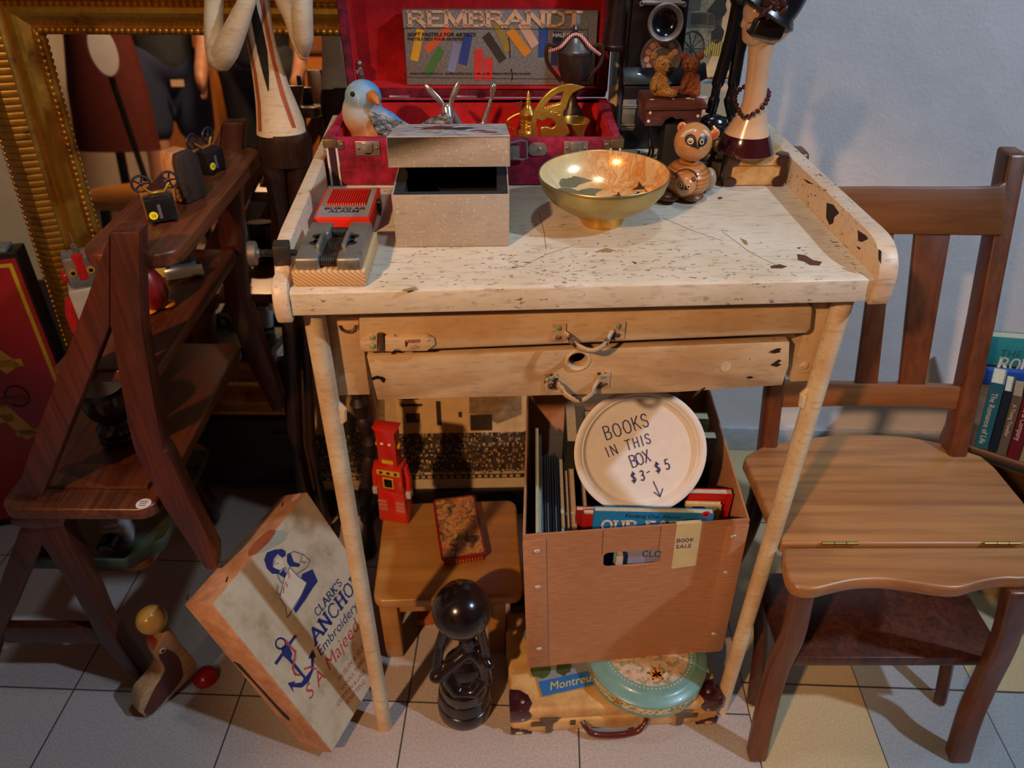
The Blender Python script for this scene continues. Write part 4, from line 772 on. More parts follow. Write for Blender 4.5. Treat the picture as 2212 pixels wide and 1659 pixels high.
bear('bear', 'reddish brown little bear with stretched leg at right on the dark red chest', BM @ M.Translation((.0595, .020, .0338)) @ M.Scale(1.17, 4), fur('4a1f0c', '864420', 'a8643a'), -.9, [(-.021, -.006, .0075), (.0045, -.013, .0065)], 0)
# ---------------------------------------------------------------- wooden raccoon with young
rc0 = Zp(1480, 428, TZ); rc_ = thing('raccoon', 'turned wooden raccoon with painted mask and a baby in its belly', 'figurine', (rc0.x, rc0.y+.006, TZ)); ro = V((rc0.x, rc0.y+.006, TZ))
t = NT('turned_wood'); rg = t.n('TexWave', {'Vector': t.map((.25, .25, 1)), 'Scale': 62.0, 'Distortion': 2.0, 'Detail': 2.0}, bands_direction='Z').outputs['Fac']; t.set('Base Color', t.ramp(rg, [(.2, hx('9a5f2e')), (.55, hx('c08a4e')), (.8, hx('b57a44'))])).set('Roughness', .3).set('Coat Weight', .35); t.bump(rg, .3, .001); TW = t.m
SM = plain('c08650', .28, var=.14, sc=25, coat=.35); DKF = plain('6b4026', .35, var=.15)
hc = Yp(1497, 308, rc0.y-.004)-ro; bcn = Yp(1483, 386, rc0.y+.003)-ro
prf = []
for k in range(25):
    a = -PI/2+PI*k/24; g_ = .0008*(1 if k % 4 == 0 else 0); prf.append((max(.0296*math.cos(a)-g_, 0), bcn.z+.0245*math.sin(a)))
MB().lathe(prf, 36, None, (bcn.x, bcn.y, 0)).build('body', TW, rc_)
MB().ball(hc, (.0232, .0225, .0232), 32).build('head', SM, rc_)
def onball(c, r, d, off=0): d = V(d).normalized(); return c+d*(r+off), d
def look(c, r, px, py):     # direction on the ball under a photo pixel
    a = CAM-ro; d = ray(px, py).normalized(); oc = a-c; b = oc.dot(d); q = b*b-(oc.length_squared-r*r)
    if q < 0: q = 0
    return ((a+d*(-b-math.sqrt(q)))-c).normalized()
def ballpatch(name, c, r, pts, mt, off, par):
    dirs = [look(c, r, *p) for p in pts]; ctr = V((0, 0, 0))
    for d in dirs: ctr += d
    ctr.normalize(); mb = MB(); rings = []
    full = []
    for a, b in zip(dirs, dirs[1:]+dirs[:1]):
        for k in range(3): full.append((a*(1-k/3)+b*k/3).normalized())
    for s_ in (1, .8, .6, .4, .2, .02): rings.append([c+((ctr*(1-s_)+d*s_).normalized())*(r+off) for d in full])
    mb.loft(rings, False); return mb.build(name, mt, par)
K4 = lambda x, y: (1400+x/8.294, 250+y/8.295)
hr = .0230
MASK = plain('17181f', .4, var=.1)
for name, pts in (('eye_mask', [(655, 415), (700, 360), (765, 335), (830, 370), (860, 430), (870, 590), (800, 575), (700, 530), (665, 480)]), ('eye_mask', [(885, 590), (890, 480), (920, 400), (980, 358), (1040, 370), (1062, 430), (1040, 500), (980, 560)])): ballpatch(name, hc, hr, [K4(*p) for p in pts], MASK, .0003, rc_)
for cx, cy, r_ in ((757, 470, 54), (958, 480, 48)):
    e1 = ballpatch('eye', hc, hr, [K4(cx+r_*math.cos(a)*(1 if cx < 900 else .78), cy+r_*math.sin(a)) for a in [2*PI*k/14 for k in range(14)]], plain('e8d6b8', .4, var=0), .0006, rc_)
    ballpatch('pupil', hc, hr, [K4(cx+r_*.68*math.cos(a)*(1 if cx < 900 else .78), cy+r_*.68*math.sin(a)) for a in [2*PI*k/12 for k in range(12)]], MASK, .0009, e1)
    ballpatch('iris', hc, hr, [K4(cx+r_*.42*math.cos(a)*(1 if cx < 900 else .78), cy+r_*.42*math.sin(a)) for a in [2*PI*k/12 for k in range(12)]], plain('3a2a20', .3, var=0), .0011, e1)
for pts in ([(560, 415), (600, 345), (680, 280), (820, 240), (790, 290), (690, 330), (640, 400), (590, 395)], [(975, 262), (1040, 275), (1085, 340), (1098, 400), (1040, 345), (985, 300)]): ballpatch('brow', hc, hr, [K4(*p) for p in pts], plain('cfc0ae', .5, var=.1), .0003, rc_)
mb = MB()
for a, b in (((650, 550), (740, 575)), ((645, 605), (740, 578)), ((925, 580), (1010, 575)), ((910, 590), (980, 620))):
    A, B = look(hc, hr, *K4(*a)), look(hc, hr, *K4(*b)); mb.tube([hc+A*(hr+.0004), hc+((A+B)/2).normalized()*(hr+.0004), hc+B*(hr+.0004)], .0003, 6)
mb.build('whiskers', plain('d6b98c', .5, var=0), rc_)
n_ = look(hc, hr, *K4(882, 592)); MB().ball(hc+n_*(hr+.0002), (.0014, .0012, .001), 10).build('nose', BLACK, rc_)
for px, py in ((1473, 276), (1535, 284)):
    d = look(hc, hr, px, py); p = hc+d*.0222 if px < 1500 else hc+V((.0235, -.003, .0105))
    ro_ = M.Rotation(R(-20 if px < 1500 else 40), 3, 'Y'); mb = MB(); mb.ball(p, (.0062, .0030, .0072), 16, ro_); er = mb.build('ear', SM, rc_); MB().ball(p+V((0, -.0022, 0)), (.0038, .0016, .0050), 12, ro_).build('ear_lining', plain('b8482a', .5, var=.1), er)
for px, dx in ((1441, -.022), (1493, .008)):
    p = Zp(px, 436, TZ)-ro; MB().ball((p.x, p.y+.004, .0065), (.0155 if px > 1450 else .0165, .016, .0065), 20).build('foot', DKF, rc_)
MB().ball(Yp(1529, 389, rc0.y+.02)-ro, (.0105, .012, .0155), 20).build('tail', plain('a8937a', .4, var=.15), rc_)
bc2 = Yp(1480, 400, rc0.y-.0255)-ro; nb = look(bcn, .0296, 1480, 398)
MB().ball(bc2, .0135, 24).build('baby', SM, rc_)
def baby(): return [c for c in rc_.children if c.name.startswith('baby')][0]
bb = baby(); br = .0134
for pts in ([(530, 1235), (560, 1200), (610, 1215), (635, 1280), (625, 1345), (570, 1320), (535, 1280)], [(640, 1345), (655, 1290), (700, 1245), (750, 1250), (762, 1290), (720, 1330)]): ballpatch('baby_mask', bc2, br, [K4(*p) for p in pts], MASK, .0003, bb)
for cx, cy in ((580, 1255), (718, 1282)):
    ballpatch('baby_eye', bc2, br, [K4(cx+36*math.cos(a)*.9, cy+36*math.sin(a)) for a in [2*PI*k/12 for k in range(12)]], plain('e8d6b8', .4, var=0), .0006, bb)
    ballpatch('baby_pupil', bc2, br, [K4(cx+22*math.cos(a)*.9, cy+22*math.sin(a)) for a in [2*PI*k/12 for k in range(12)]], MASK, .0009, bb)
for px, py in ((530, 1100), (805, 1155)): d = look(bc2, br, *K4(px, py)); MB().ball(bc2+d*.0132, (.0034, .0028, .0034), 12).build('baby_ear', plain('6e2a1c', .4, var=.15), bb)
pk = look(bcn, .0296, 1479, 396); pm_ = pk.to_track_quat('Z', 'Y').to_matrix().to_4x4(); pm_.translation = bcn+pk*.0235
MB().torus((0, 0, 0), .0168, .0009, 32, 8).b.free()
mb = MB(); mb.torus(pm_.translation, .0152, .0009, 32, 8, pm_.to_3x3()); mb.build('pocket_rim', plain('2a160e', .5, var=.1), rc_)
# ---------------------------------------------------------------- mini trunk and bust
tm = M.Translation((Zp(1562, 403, TZ).x, Zp(1562, 403, TZ).y, TZ)) @ M.Rotation(R(2.5), 4, 'Z')
tr = thing('trunk', 'small straw coloured trunk with dark leather corners under the tall neck bust', 'trunk', mat=tm); tw, td, th_ = .080, .078, .0395
t = NT('straw_cloth'); wv = t.n('TexChecker', {'Vector': t.co, 'Scale': 900.0}).outputs['Fac']; f = t.noise(60, 4, .6); t.set('Base Color', t.mix(t.math('MULTIPLY', wv, .25), t.ramp(f, [(.35, hx('b98c50')), (.65, hx('d6b074'))]), hx('8a6230'))).set('Roughness', .6); t.bump(wv, .3, .0006)
MB().box(0, tw, 0, td, 0, th_).build('trunk_body', t.m, tr, bev=.002); LEA = plain('3a1d14', .28, var=.2, sc=60, coat=.2, bmp=.15)
for x, s_ in ((0, 1), (tw, -1)):
    mb = MB()
    mb.box(x-.001*s_, x+.008*s_, -.0014, .003, 0, th_); mb.box(x-.0014*s_, x+.003*s_, .003, .008, 0, th_); c_ = mb.build('corner_strip', LEA, tr, bev=.0014)
    for z in (.0055, th_-.006): mb = MB(); mb.prism(blob(x+.0075*s_, z, .0085, .0075, 14, .06, 0, 2), -.0026, .001, 'y'); mb.build('corner_patch', LEA, c_, bev=.0012)
    mb = MB(); mb.prism(blob(x+.0065*s_, .007, .009, .009, 14, .08, 0, 3), th_-.001, th_+.0015, 'z'); mb.build('top_corner_patch', LEA, c_, bev=.001)
MB().box(.002, tw-.002, -.0006, .0002, th_-.0128, th_-.0122).build('lid_seam', plain('6b4a28', .7), tr)
mb = MB(); mb.tube(crom([(-.0008, .022, .026), (-.005, .028, .024), (-.0055, .038, .021), (-.005, .048, .024), (-.0008, .054, .026)], 4), .0026, 8); mb.build('handle', BLACK, tr)
for y in (.014, .066): mb = MB(); mb.tube([(-.001, y, .003), (-.0015, y, th_), (.002, y, th_+.001), (tw*.15, y, th_+.001)], .0018, 8); mb.build('strap', plain('1c1210', .5), tr)
bq = Zp(1612, 330, TZ+th_+.002); bo = V((bq.x, bq.y, TZ+th_+.0022)); bs = thing('bust', 'slender cream hat stand bust of a woman in black cloche hat with bead necklace', 'bust', tuple(bo))
def BP(px, py): return Yp(px, py, bo.y)-bo
SK = plain('d8b490', .22, var=.08, sc=14, coat=.5); MAR = plain('3a1418', .16, var=.15, sc=20, coat=.5)
def rings(rows, n=40, dep=.92): return [[V((c+r*math.cos(2*PI*k/n), r*dep*math.sin(2*PI*k/n), z)) for k in range(n)] for c, r, z in rows]
def row(xl, xr, y): a, b = BP(xl, y), BP(xr, y); return ((a.x+b.x)/2, (b.x-a.x)/2, a.z)
r1 = [row(1553, 1667, 338), row(1550, 1669, 330), row(1552, 1668, 312), row(1560, 1664, 295), row(1566, 1662, 287)]
r1[0] = (r1[0][0], r1[0][1]*.94, 0); r1[1] = (r1[1][0], r1[1][1], .003)
MB().loft(rings(r1)).build('base', MAR, bs)
ds = [(1566, 1661, 287), (1577, 1658, 270), (1588, 1656, 255), (1597, 1655, 240), (1604, 1655, 222), (1608, 1656, 200), (1611, 1659, 175), (1614, 1662, 150), (1616, 1666, 125), (1617, 1671, 105), (1617, 1675, 92), (1620, 1680, 80)]
MB().loft(rings([row(*d) for d in ds])).build('neck', SK, bs)
hcx = BP(1648, 52); sc = .00063
mb = MB(); mb.ball(BP(1664, 44), (.028, .026, .027), 32); mb.ball(BP(1634, 60), (.0165, .021, .022), 24); mb.ball(BP(1616, 82), (.0072, .0105, .0066), 18); mb.ball(BP(1610, 50), (.0050, .0042, .0070), 14); mb.ball(BP(1605.5, 55), (.0032, .0034, .0028), 12); mb.ball(BP(1609.5, 66), (.0032, .0060, .0022), 12); mb.ball(BP(1610.5, 71), (.0032, .0055, .0022), 12); mb.ball(BP(1629, 26), (.0130, .017, .015), 18)
for y in (-.011, .011): mb.ball(BP(1622, 52)+V((0, y, 0)), (.0085, .007, .007), 12)
mb.build('head', SK, bs, remesh=.0014, soft=5)
lp = BP(1606.5, 68.5); mb = MB(); mb.ball(lp+V((.0014, -.001, 0)), (.0022, .0052, .0026), 12); mb.build('lips', plain('a8443a', .4, var=.05), bs)
e_ = BP(1616, 46)+V((-.0005, -.0150, 0)); mb = MB(); mb.tube([e_+V((-.003, .001, .0005)), e_+V((0, -.001, .0016)), e_+V((.005, -.0015, .0004))], .0005, 6); mb.build('eyelid', plain('5a2e22', .5, var=0), bs)
hair = [row(1619, 1694, 88), row(1618, 1698, 80), row(1625, 1702, 62), row(1636, 1706, 42), row(1640, 1712, 20)]
mb = MB(); HR = plain('15100f', .3, var=.2, sc=40, coat=.3)
pts = [(1616, 76), (1625, 62), (1637, 38), (1700, 40), (1696, 66), (1685, 88), (1660, 88), (1640, 83)]
poly = [((Yp(p[0], p[1], bo.y-.026)-bo).x, (Yp(p[0], p[1], bo.y-.026)-bo).z) for p in pts]
mb.prism(poly, -.0295, .0295, 'y'); mb.build('hair', HR, bs, bev=.004, seg=3)
HT = plain('12161c', .3, var=.2, sc=50, coat=.25)
hm = M.Translation(BP(1664, 12)+V((.000, 0, .006))) @ M.Rotation(R(30), 4, 'Y')
mb = MB(); mb.lathe([(.0405, -.016), (.043, -.0125), (.0405, -.009), (.0365, -.004), (.036, .008), (.034, .022), (.027, .034), (.014, .041), (0, .043)], 40, hm, sx=1.0, sy=.85); ht = mb.build('hat', HT, bs, ang=60)
mb = MB(); rr = random.Random(3)
for k in range(16): a = rr.uniform(0, 2*PI); c0 = BP(1655, 4)+V((rr.uniform(-.011, .011), -.0315+rr.uniform(-.003, .002), rr.uniform(-.009, .012))); mb.ball(c0, (.009, .0028, .0035), 10, M.Rotation(a, 3, 'Y'))
mb.build('hat_feather', plain('4a2218', .45, var=.35, sc=160), ht)
nk = crom([BP(1588, 235)+V((.003, -.006, 0)), BP(1598, 243)+V((0, -.018, 0)), BP(1615, 237)+V((0, -.021, 0)), BP(1640, 222)+V((0, -.018, 0)), BP(1657, 205)+V((0, -.006, 0)), BP(1660, 198)+V((0, .006, 0)), BP(1640, 196)+V((0, .022, .003)), BP(1605, 210)+V((0, .02, .004)), BP(1590, 222)+V((0, .008, .003)), BP(1588, 235)+V((.003, -.006, 0))], 12)
L_ = 0; last = None; nkl = thing('necklace', 'string of dark red beads around the neck of the cream bust', 'necklace', tuple(bo))
for p, q in zip(nk, nk[1:]):
    L_ += (q-p).length
    if last is None or L_-last > .0058: last = L_; MB().ball(p, .0031, 12).build('bead', plain('3a0f14', .15, var=.1, coat=.4), nkl)
# ---------------------------------------------------------------- gilt mirror leaning on the back wall
GOLD = metal('gilt', 'd2953a', .3, .3, 50, dirt='5a3214', dm=(.52, .72)); GOLD2 = metal('gilt_bright', 'dba33a', .2, .2, 40, dirt='6b3c12', dm=(.58, .8))
MA = R(6.2); m0 = V((0, 1.272, .0)); mrm = M.Translation((0, 1.262, .0)) @ M.Rotation(-MA, 4, 'X')
mir = thing('mirror', 'large mirror in ribbed gilt frame leaning behind the left step ladder', 'mirror', mat=mrm)
def MP(px, py): return Lp(mir, px, py, 1, 0)
gx0 = MP(97, 78).x; gz1 = MP(400, 76).z; gx1, gz0 = gx0+.62, MP(560, 784).z
prof = [(0, .004), (.010, .012), (.012, .008), (.014, .008), (.028, .018), (.034, .022), (.042, .021), (.046, .016), (.050, .017), (.056, .026), (.075, .036), (.096, .032), (.108, .022), (.112, .023), (.120, .018), (.122, 0)]   # (outward, forward)
def rail(mt, name, k0, k1, par):
    mb = MB(); rings = []
    pr = prof[k0:k1]
    for (cx, cz, sx, sz) in ((gx0, gz0, -1, -1), (gx0, gz1, -1, 1), (gx1, gz1, 1, 1), (gx1, gz0, 1, -1)): rings.append([V((cx+sx*o, -f_, cz+sz*o)) for o, f_ in pr]+[V((cx+sx*pr[-1][0], .012, cz+sz*pr[-1][0])), V((cx+sx*pr[0][0], .012, cz+sz*pr[0][0]))])
    rings.append(rings[0]); mb.loft(rings, False); return mb.build(name, mt, par)
rail(GOLD, 'carved_sight_edge', 0, 5, mir); rail(GOLD2, 'inner_moulding', 4, 9, mir); rail(GOLD, 'scooped_frame', 8, len(prof), mir)
mb = MB(); L_ = gz1-gz0+.19
for k in range(70):                                   # ribs across the scoop, left and top
    z = gz0-.09+L_*k/69
    mb.tube([(gx0-.056, -.030, z), (gx0-.076, -.041, z), (gx0-.097, -.036, z), (gx0-.108, -.026, z)], .0062, 8, flat=.7)
for k in range(64): x = gx0-.05+(gx1-gx0+.1)*k/63; mb.tube([(x, -.030, gz1+.056), (x, -.041, gz1+.076), (x, -.036, gz1+.097), (x, -.026, gz1+.108)], .0058, 8, flat=.7)
mb.build('ribs', GOLD, mir)['kind'] = 'stuff'
mb = MB()
for k in range(60): z = gz0+(gz1-gz0)*k/59; mb.ball((gx0-.0065, -.011, z), (.0048, .004, .0058), 8); mb.ball((gx0-.117, -.021, z+.05), (.0036, .0036, .0048), 8)
for k in range(60): x = gx0+(gx1-gx0)*k/59; mb.ball((x, -.011, gz1+.0065), (.0055, .004, .0048), 8); mb.ball((x, -.021, gz1+.117), (.0048, .0036, .0036), 8)
mb.build('beading', GOLD, mir)['kind'] = 'stuff'
t = NT('mirror_glass'); t.set('Base Color', (.86, .84, .82, 1)).set('Metallic', 1.0).set('Roughness', .015)
MB().box(gx0, gx1, 0, .004, gz0, gz1).build('glass', t.m, mir)
bh_ = (mrm @ V((0, 0, gz0-.1225))).z
bn2 = thing('chest', 'low dark wooden chest under the gilt mirror', 'chest', (gx0-.08, 1.268, 0)); DKW = wood('dark_oak', '160b07', '26140c', 0, .8, .5, c3='080403')
MB().box(0, .74, 0, .13, .03, bh_-.02).build('chest_body', DKW, bn2, bev=.003); MB().box(-.01, .75, -.008, .14, bh_-.02, bh_-.001).build('chest_top', DKW, bn2, bev=.003)
for x in (.03, .34, .64): MB().box(x, x+.07, -.004, .0, .05, bh_-.04).build('panel_stile', DKW, bn2, bev=.001)
for x in (.0, .68):
    for y in (.005, .075): MB().box(x, x+.06, y, y+.05, 0, .03).build('foot', DKW, bn2)
# ---------------------------------------------------------------- folding library steps (left)
MAH = wood('mahogany', '3b1710', '5e2a18', 2, .9, .38, c3='1c0a06'); MAHX = wood('mahogany_boards', '47200f', '6b3a22', 1, .8, .36, c3='200d06')
ST = thing('library_steps', 'dark mahogany folding library steps with sabre shaped legs and toys on the treads', 'ladder', (-.5, .77, 0)); SO = V((-.5, .77, 0))
def SP(px, py, d=0): q = Yp(px, py, .77+d)-SO; return (q.x, q.z)
FT = .026; YF = .42-FT
up_s = [SP(*p) for p in ((237, 502), (188, 642), (69, 960), (30, 1076), (90, 1076), (136, 960), (237, 706))]
cuL = [SP(*p) for p in ((243, 722), (252, 784), (286, 960), (318, 1024), (355, 1097), (435, 1218))]; cuR = [SP(*p) for p in ((467, 1194), (418, 1100), (365, 987), (350, 960), (321, 798), (305, 683), (301, 502))]
cu = [SP(237, 502), SP(237, 706)]+[tuple(p) for p in crom(cuL, 4)]+[(.031, .322), (.046, .322)]+[tuple(p) for p in crom(cuR, 4)]
lowS = [SP(*p) for p in ((135, 1130), (152, 1180), (192, 1260), (226, 1342), (260, 1399), (304, 1461))]+[SP(314, 1490), SP(296, 1476)]+[SP(*p) for p in ((231, 1413), (200, 1364), (152, 1277), (122, 1230), (87, 1180), (80, 1135))]
lowL = [SP(*p) for p in ((43, 1138), (0, 1255), (-30, 1360), (-56, 1500), (-30, 1500), (0, 1385), (40, 1290), (88, 1184), (95, 1138))]
for y in (0, YF):
    if y:
        MB().prism(up_s, y, y+FT, 'y').build('side_frame', MAH, ST, bev=.003); MB().prism(cu, y, y+FT, 'y').build('leg', MAH, ST, bev=.003)
    else:
        MB().prism(up_s, y, y+FT, 'y').build('side_frame', MAH, ST, bev=.003); MB().prism(cu, y, y+FT, 'y').build('leg', MAH, ST, bev=.003)
    MB().prism(lowS, y+.002, y+FT+.008, 'y').build('leg', MAH, ST, bev=.004); MB().prism(lowL, y+.003, y+FT, 'y').build('leg', MAH, ST, bev=.003)
    MB().prism([SP(25, 1119), SP(148, 1108), SP(140, 1134), SP(80, 1141), SP(27, 1133)], y-.004, y+FT+.006, 'y').build('leg_cap', MAH, ST, bev=.003)
    a, b = SP(-10, 1368), SP(205, 1364); mb = MB(); mb.box(a[0], b[0], y+.006, y+.022, SP(100, 1397)[1], b[1]); mb.build('stretcher', MAH, ST, bev=.002)
SEATZ = .4635
def tread(name, x0, x1, y0, y1, z, th, m=MAHX, r=.025):
    mb = MB(); mb.prism(rrect(x0, x1, y0, y1, r), z-th, z, 'z'); return mb.build(name, m, ST, bev=.004, seg=3)
tread('tread', -.232, -.008, -.012, .425, SEATZ, .022)
tread('tread', -.10, .035, FT+.004, YF-.004, .675, .02, r=.012)
q = tread('tread', -.012, .106, .028, .408, .842, .02, r=.03)
tread('tread', -.27, -.10, .06, .37, .262, .018, m=wood('pale_mahogany', '6e3c28', '8c5840', 0, .8, .4))
mb = MB(); mb.box(-.2, -.03, FT+.002, FT+.05, SEATZ, SEATZ+.008); mb.build('tread_batten', MAHX, ST, bev=.002)
c = SP(306, 1077); mb = MB(); mb.lathe([(0, 0), (.0105, 0), (.0105, .0004), (0, .0004)], 24, M.Translation((c[0], .0, SEATZ))); mb.build('price_sticker', plain('d9cfcf', .6), ST)
mb = MB()
for k in range(3): mb_ = [(c[0]-.006+.0015*j, -.004+.004*k+(.0012 if j % 2 else -.0012)) for j in range(8)]; ribbon(mb, mb_, .0006, TOP(0, 0, SEATZ+.0005), .0001)
mb.build('sticker_writing', INK, ST)
# mini projectors, block, on the top tread
TZ2 = .842
def projector(name, label, m, col):
    p = thing(name, label, 'toy', mat=m); K = plain('121316', .35, var=.1)
    MB().box(-.0105, .0105, -.017, .017, .003, .034).build('body', K, p, bev=.002)
    MB().box(-.0135, -.0105, -.019, .019, .001, .036).build('side_plate', metal('copper_plate', 'b07a42', .35), p, bev=.001)
    mb = MB(); mb.box(-.0115, .0115, -.014, -.011, 0, .003); mb.box(-.0115, .0115, .011, .014, 0, .003); mb.build('foot', K, p)
    for y in (-.014, .018):
        mb = MB(); mb.torus((-.013, y, .046), .0105, .0016, 24, 8, M.Rotation(PI/2, 3, 'Y')); mb.ball((-.013, y, .046), (.0018, .0028, .0028), 10)
        for k in range(5): a = 2*PI*k/5; mb.tube([(-.013, y, .046), (-.013, y+.0102*math.cos(a), .046+.0102*math.sin(a))], .0011, 6)
        mb.build('reel', plain('1c2230', .35, var=.1), p)
    mb = MB(); mb.tube([(-.009, -.014, .044), (-.006, -.005, .035), (-.006, .009, .035), (-.009, .018, .044)], .0016, 8); mb.build('reel_arm', BRASS, p)
    MB().box(.0102, .0112, -.004, .0, .008, .026).build('strip', plain('6d7076', .4, .5), p)
    mb = MB(); mb.lathe([(0, 0), (.0052, 0), (.0052, .0006), (0, .0006)], 18, M.Translation((.0106, -.0105, .013)) @ M.Rotation(PI/2, 4, 'Y')); st = mb.build('price_dot', plain('e0d21c', .5, var=.03), p)
    txt(p, 'price_number', '12', frame((.01135, -.0128, .0112), (0, 1, 0), (0, 0, 1)), .005, INK, ext=.0001)
    mb = MB(); mb.prism([(-.018, .01), (-.03, .014), (-.032, .03), (-.018, .026)], -.008, -.006, 'y'); mb.build('lens_flag', plain('c9b23c', .5), p)
    return p
p1 = Zp(355, 478, TZ2); pj1 = projector('toy_projector', 'toy film projector with yellow price dot at the near end of the top tread', M.Translation((p1.x, p1.y, TZ2)) @ M.Rotation(R(-62), 4, 'Z'), 0)
p2 = Zp(462, 372, TZ2); dup(pj1, M.Translation((p2.x, p2.y, TZ2)) @ M.Rotation(R(-22), 4, 'Z'), 'black toy film projector at the far end of the top tread, beyond the wood block', 'toy projectors on the top tread'); pj1['group'] = 'toy projectors on the top tread'
p3 = Zp(405, 428, TZ2); wb = thing('wood_block', 'upright wooden block with one dark bark side standing on the top tread', 'block', mat=M.Translation((p3.x, p3.y, TZ2)) @ M.Rotation(R(-28), 4, 'Z'))
mb = MB(); mb.prism([(-.017, 0), (.017, 0), (.019, .02), (.018, .055), (.010, .066), (-.014, .066), (-.018, .055), (-.019, .02)], -.013, .010, 'x'); mb.build('block', wood('sawn_block', 'a06a3e', 'c08a58', 2, 1.5, .6), wb, bev=.002)
mb = MB(); mb.prism([(-.0172, 0), (.0172, 0), (.0192, .02), (.0182, .055), (.010, .0665), (-.014, .0665), (-.0182, .055), (-.0192, .02)], .010, .020, 'x'); mb.build('bark_side', wood('dark_bark', '1c110c', '33231a', 2, 2.0, .8, coat=0, bmp=.6), wb, bev=.003)
# robot, tumbler, truck on the second tread
t2z = .675
rb = Zp(190, 668, t2z); RBM = M.Translation((-.650, 1.02, SEATZ))
g = thing('robot', 'silver and red tin robot behind the left frame of the library steps', 'toy', mat=RBM @ M.Rotation(R(28), 4, 'Z')); TIN = metal('bright_tin', 'b9bcc0', .25); RT = plain('c41e24', .3, var=.06, coat=.3)
gz = lambda py: Yp(178, py, 1.02).z-SEATZ
mb = MB(); mb.box(-.024, -.002, -.022, .018, 0, .085); mb.box(.002, .024, -.022, .018, 0, .085); mb.build('legs', TIN, g, bev=.004); mb = MB(); mb.box(-.028, .028, -.02, .02, .085, gz(612)); mb.build('body', plain('c9c6c8', .35, .2, var=.1), g, bev=.004)
hz0, hz1 = gz(612), gz(540)
MB().box(-.022, .022, -.018, .018, hz0, hz1-.004).build('head', TIN, g, bev=.005); MB().box(-.008, .008, -.0185, -.006, hz0+.012, hz1-.002).build('visor', RT, g, bev=.003)
for x in (-.012, .012): MB().cyl((x, -.018, hz0+.028), (x, -.0195, hz0+.028), .0055, n=14).build('eye', plain('c9962c', .3), g); MB().cyl((x, -.0195, hz0+.028), (x, -.0199, hz0+.028), .003, n=12).build('pupil', BLACK, g)
for s_ in (-1, 1): MB().ball((s_*.024, -.002, hz0+.018), (.007, .010, .010), 16).build('ear', RT, g); MB().tube([(s_*.028, 0, gz(612)-.018), (s_*.036, -.004, gz(612)-.045), (s_*.036, -.016, gz(612)-.07)], [.009, .0085, .007], 14).build('arm', RT, g)
mb = MB(); mb.torus((0, 0, 0), .006, .0012, 16, 6); mb.b.free(); mb = MB(); mb.tube([(0+.0048*math.cos(k*1.0), .0048*math.sin(k*1.0), hz1-.004+k*.0005) for k in range(24)], .0010, 6); mb.build('spring', DKSTEEL, g); MB().tube([(0, 0, hz1+.004), (.001, 0, hz1+.026)], .0008, 6).build('antenna', STEEL, g)
MB().box(-.018, .018, -.0196, -.019, hz0-.032, hz0-.006).build('chest_panel', plain('dfe0ea', .4), g); mb = MB(); mb.torus((0, -.0199, hz0-.018), .006, .0007, 18, 6, M.Rotation(PI/2, 3, 'X'), PI, 2*PI); mb.tube([(-.006, -.0199, hz0-.018), (.006, -.0199, hz0-.018)], .0007, 6); mb.build('chest_mark', plain('3a4a9a', .5), g)
tb = thing('tumbler_toy', 'dark red toy with yellow feet beside the right leg of the library steps', 'toy', (Zp(337, 668, t2z).x+.0, Zp(337, 668, t2z).y, t2z))
MB().lathe([(0, .008), (.018, .008), (.024, .025), (.022, .045), (.014, .062), (.008, .07), (0, .072)], 24).build('body', plain('7c1418', .35, var=.1, coat=.3), tb)
for x, y in ((-.004, -.014), (.016, .006)): MB().ball((x, y, .005), (.012, .011, .005), 14).build('foot', plain('c98a1e', .4, var=.1), tb)
tk = thing('toy_loader', 'small blue and yellow toy bulldozer with grey blade on the second tread', 'toy', mat=M.Translation((Zp(402, 596, t2z).x, Zp(402, 596, t2z).y, t2z)) @ M.Rotation(R(22), 4, 'Z'))
MB().box(-.02, .02, -.006, .022, .006, .02).build('chassis', plain('3a6a9c', .35, var=.1), tk, bev=.002); MB().box(-.012, .012, .0, .018, .02, .034).build('cab', plain('2c2f36', .3), tk, bev=.002)
mb = MB(); mb.prism([(-.012, .001), (-.016, .004), (-.015, .016), (-.011, .022)], -.028, .028, 'x'); mb.build('blade', plain('8e9298', .3, .6), tk, bev=.001)
for x in (-.02, .02):
    MB().cyl((x-.004, .002, .006), (x+.004, .002, .006), .006, n=14).build('wheel', BLACK, tk); MB().cyl((x-.004, .018, .006), (x+.004, .018, .006), .006, n=14).build('wheel', BLACK, tk)
MB().box(-.042, -.026, .004, .016, .0, .026).build('side_loader', plain('c9a23c', .4, var=.1), tk, bev=.002); MB().ball((.004, .008, .04), (.009, .007, .008), 12).build('driver', plain('c9c3b8', .5), tk)
# black turned vase on the seat tread
vz = SEATZ; v0 = Zp(245, 972, vz); vs = thing('vase', 'black turned pot with ringed base standing on the seat tread', 'vase', (v0.x, v0.y+.03, vz)); vo = v0.y+.03
def VZ(py): return Yp(245, py, vo).z-vz
t = NT('black_ceramic'); t.set('Base Color', hx('0c0a0c')).set('Roughness', .22); t.bump(t.noise(40, 3), .1)
MB().lathe([(0, 0), (.028, 0), (.031, .004), (.031, .010), (.027, .014), (.030, .018), (.030, .024), (.024, .032), (.022, .04), (.027, .048), (.033, .058), (.036, .075), (.036, .095), (.030, .10), (0, .10)], 40).build('pot', t.m, vs)
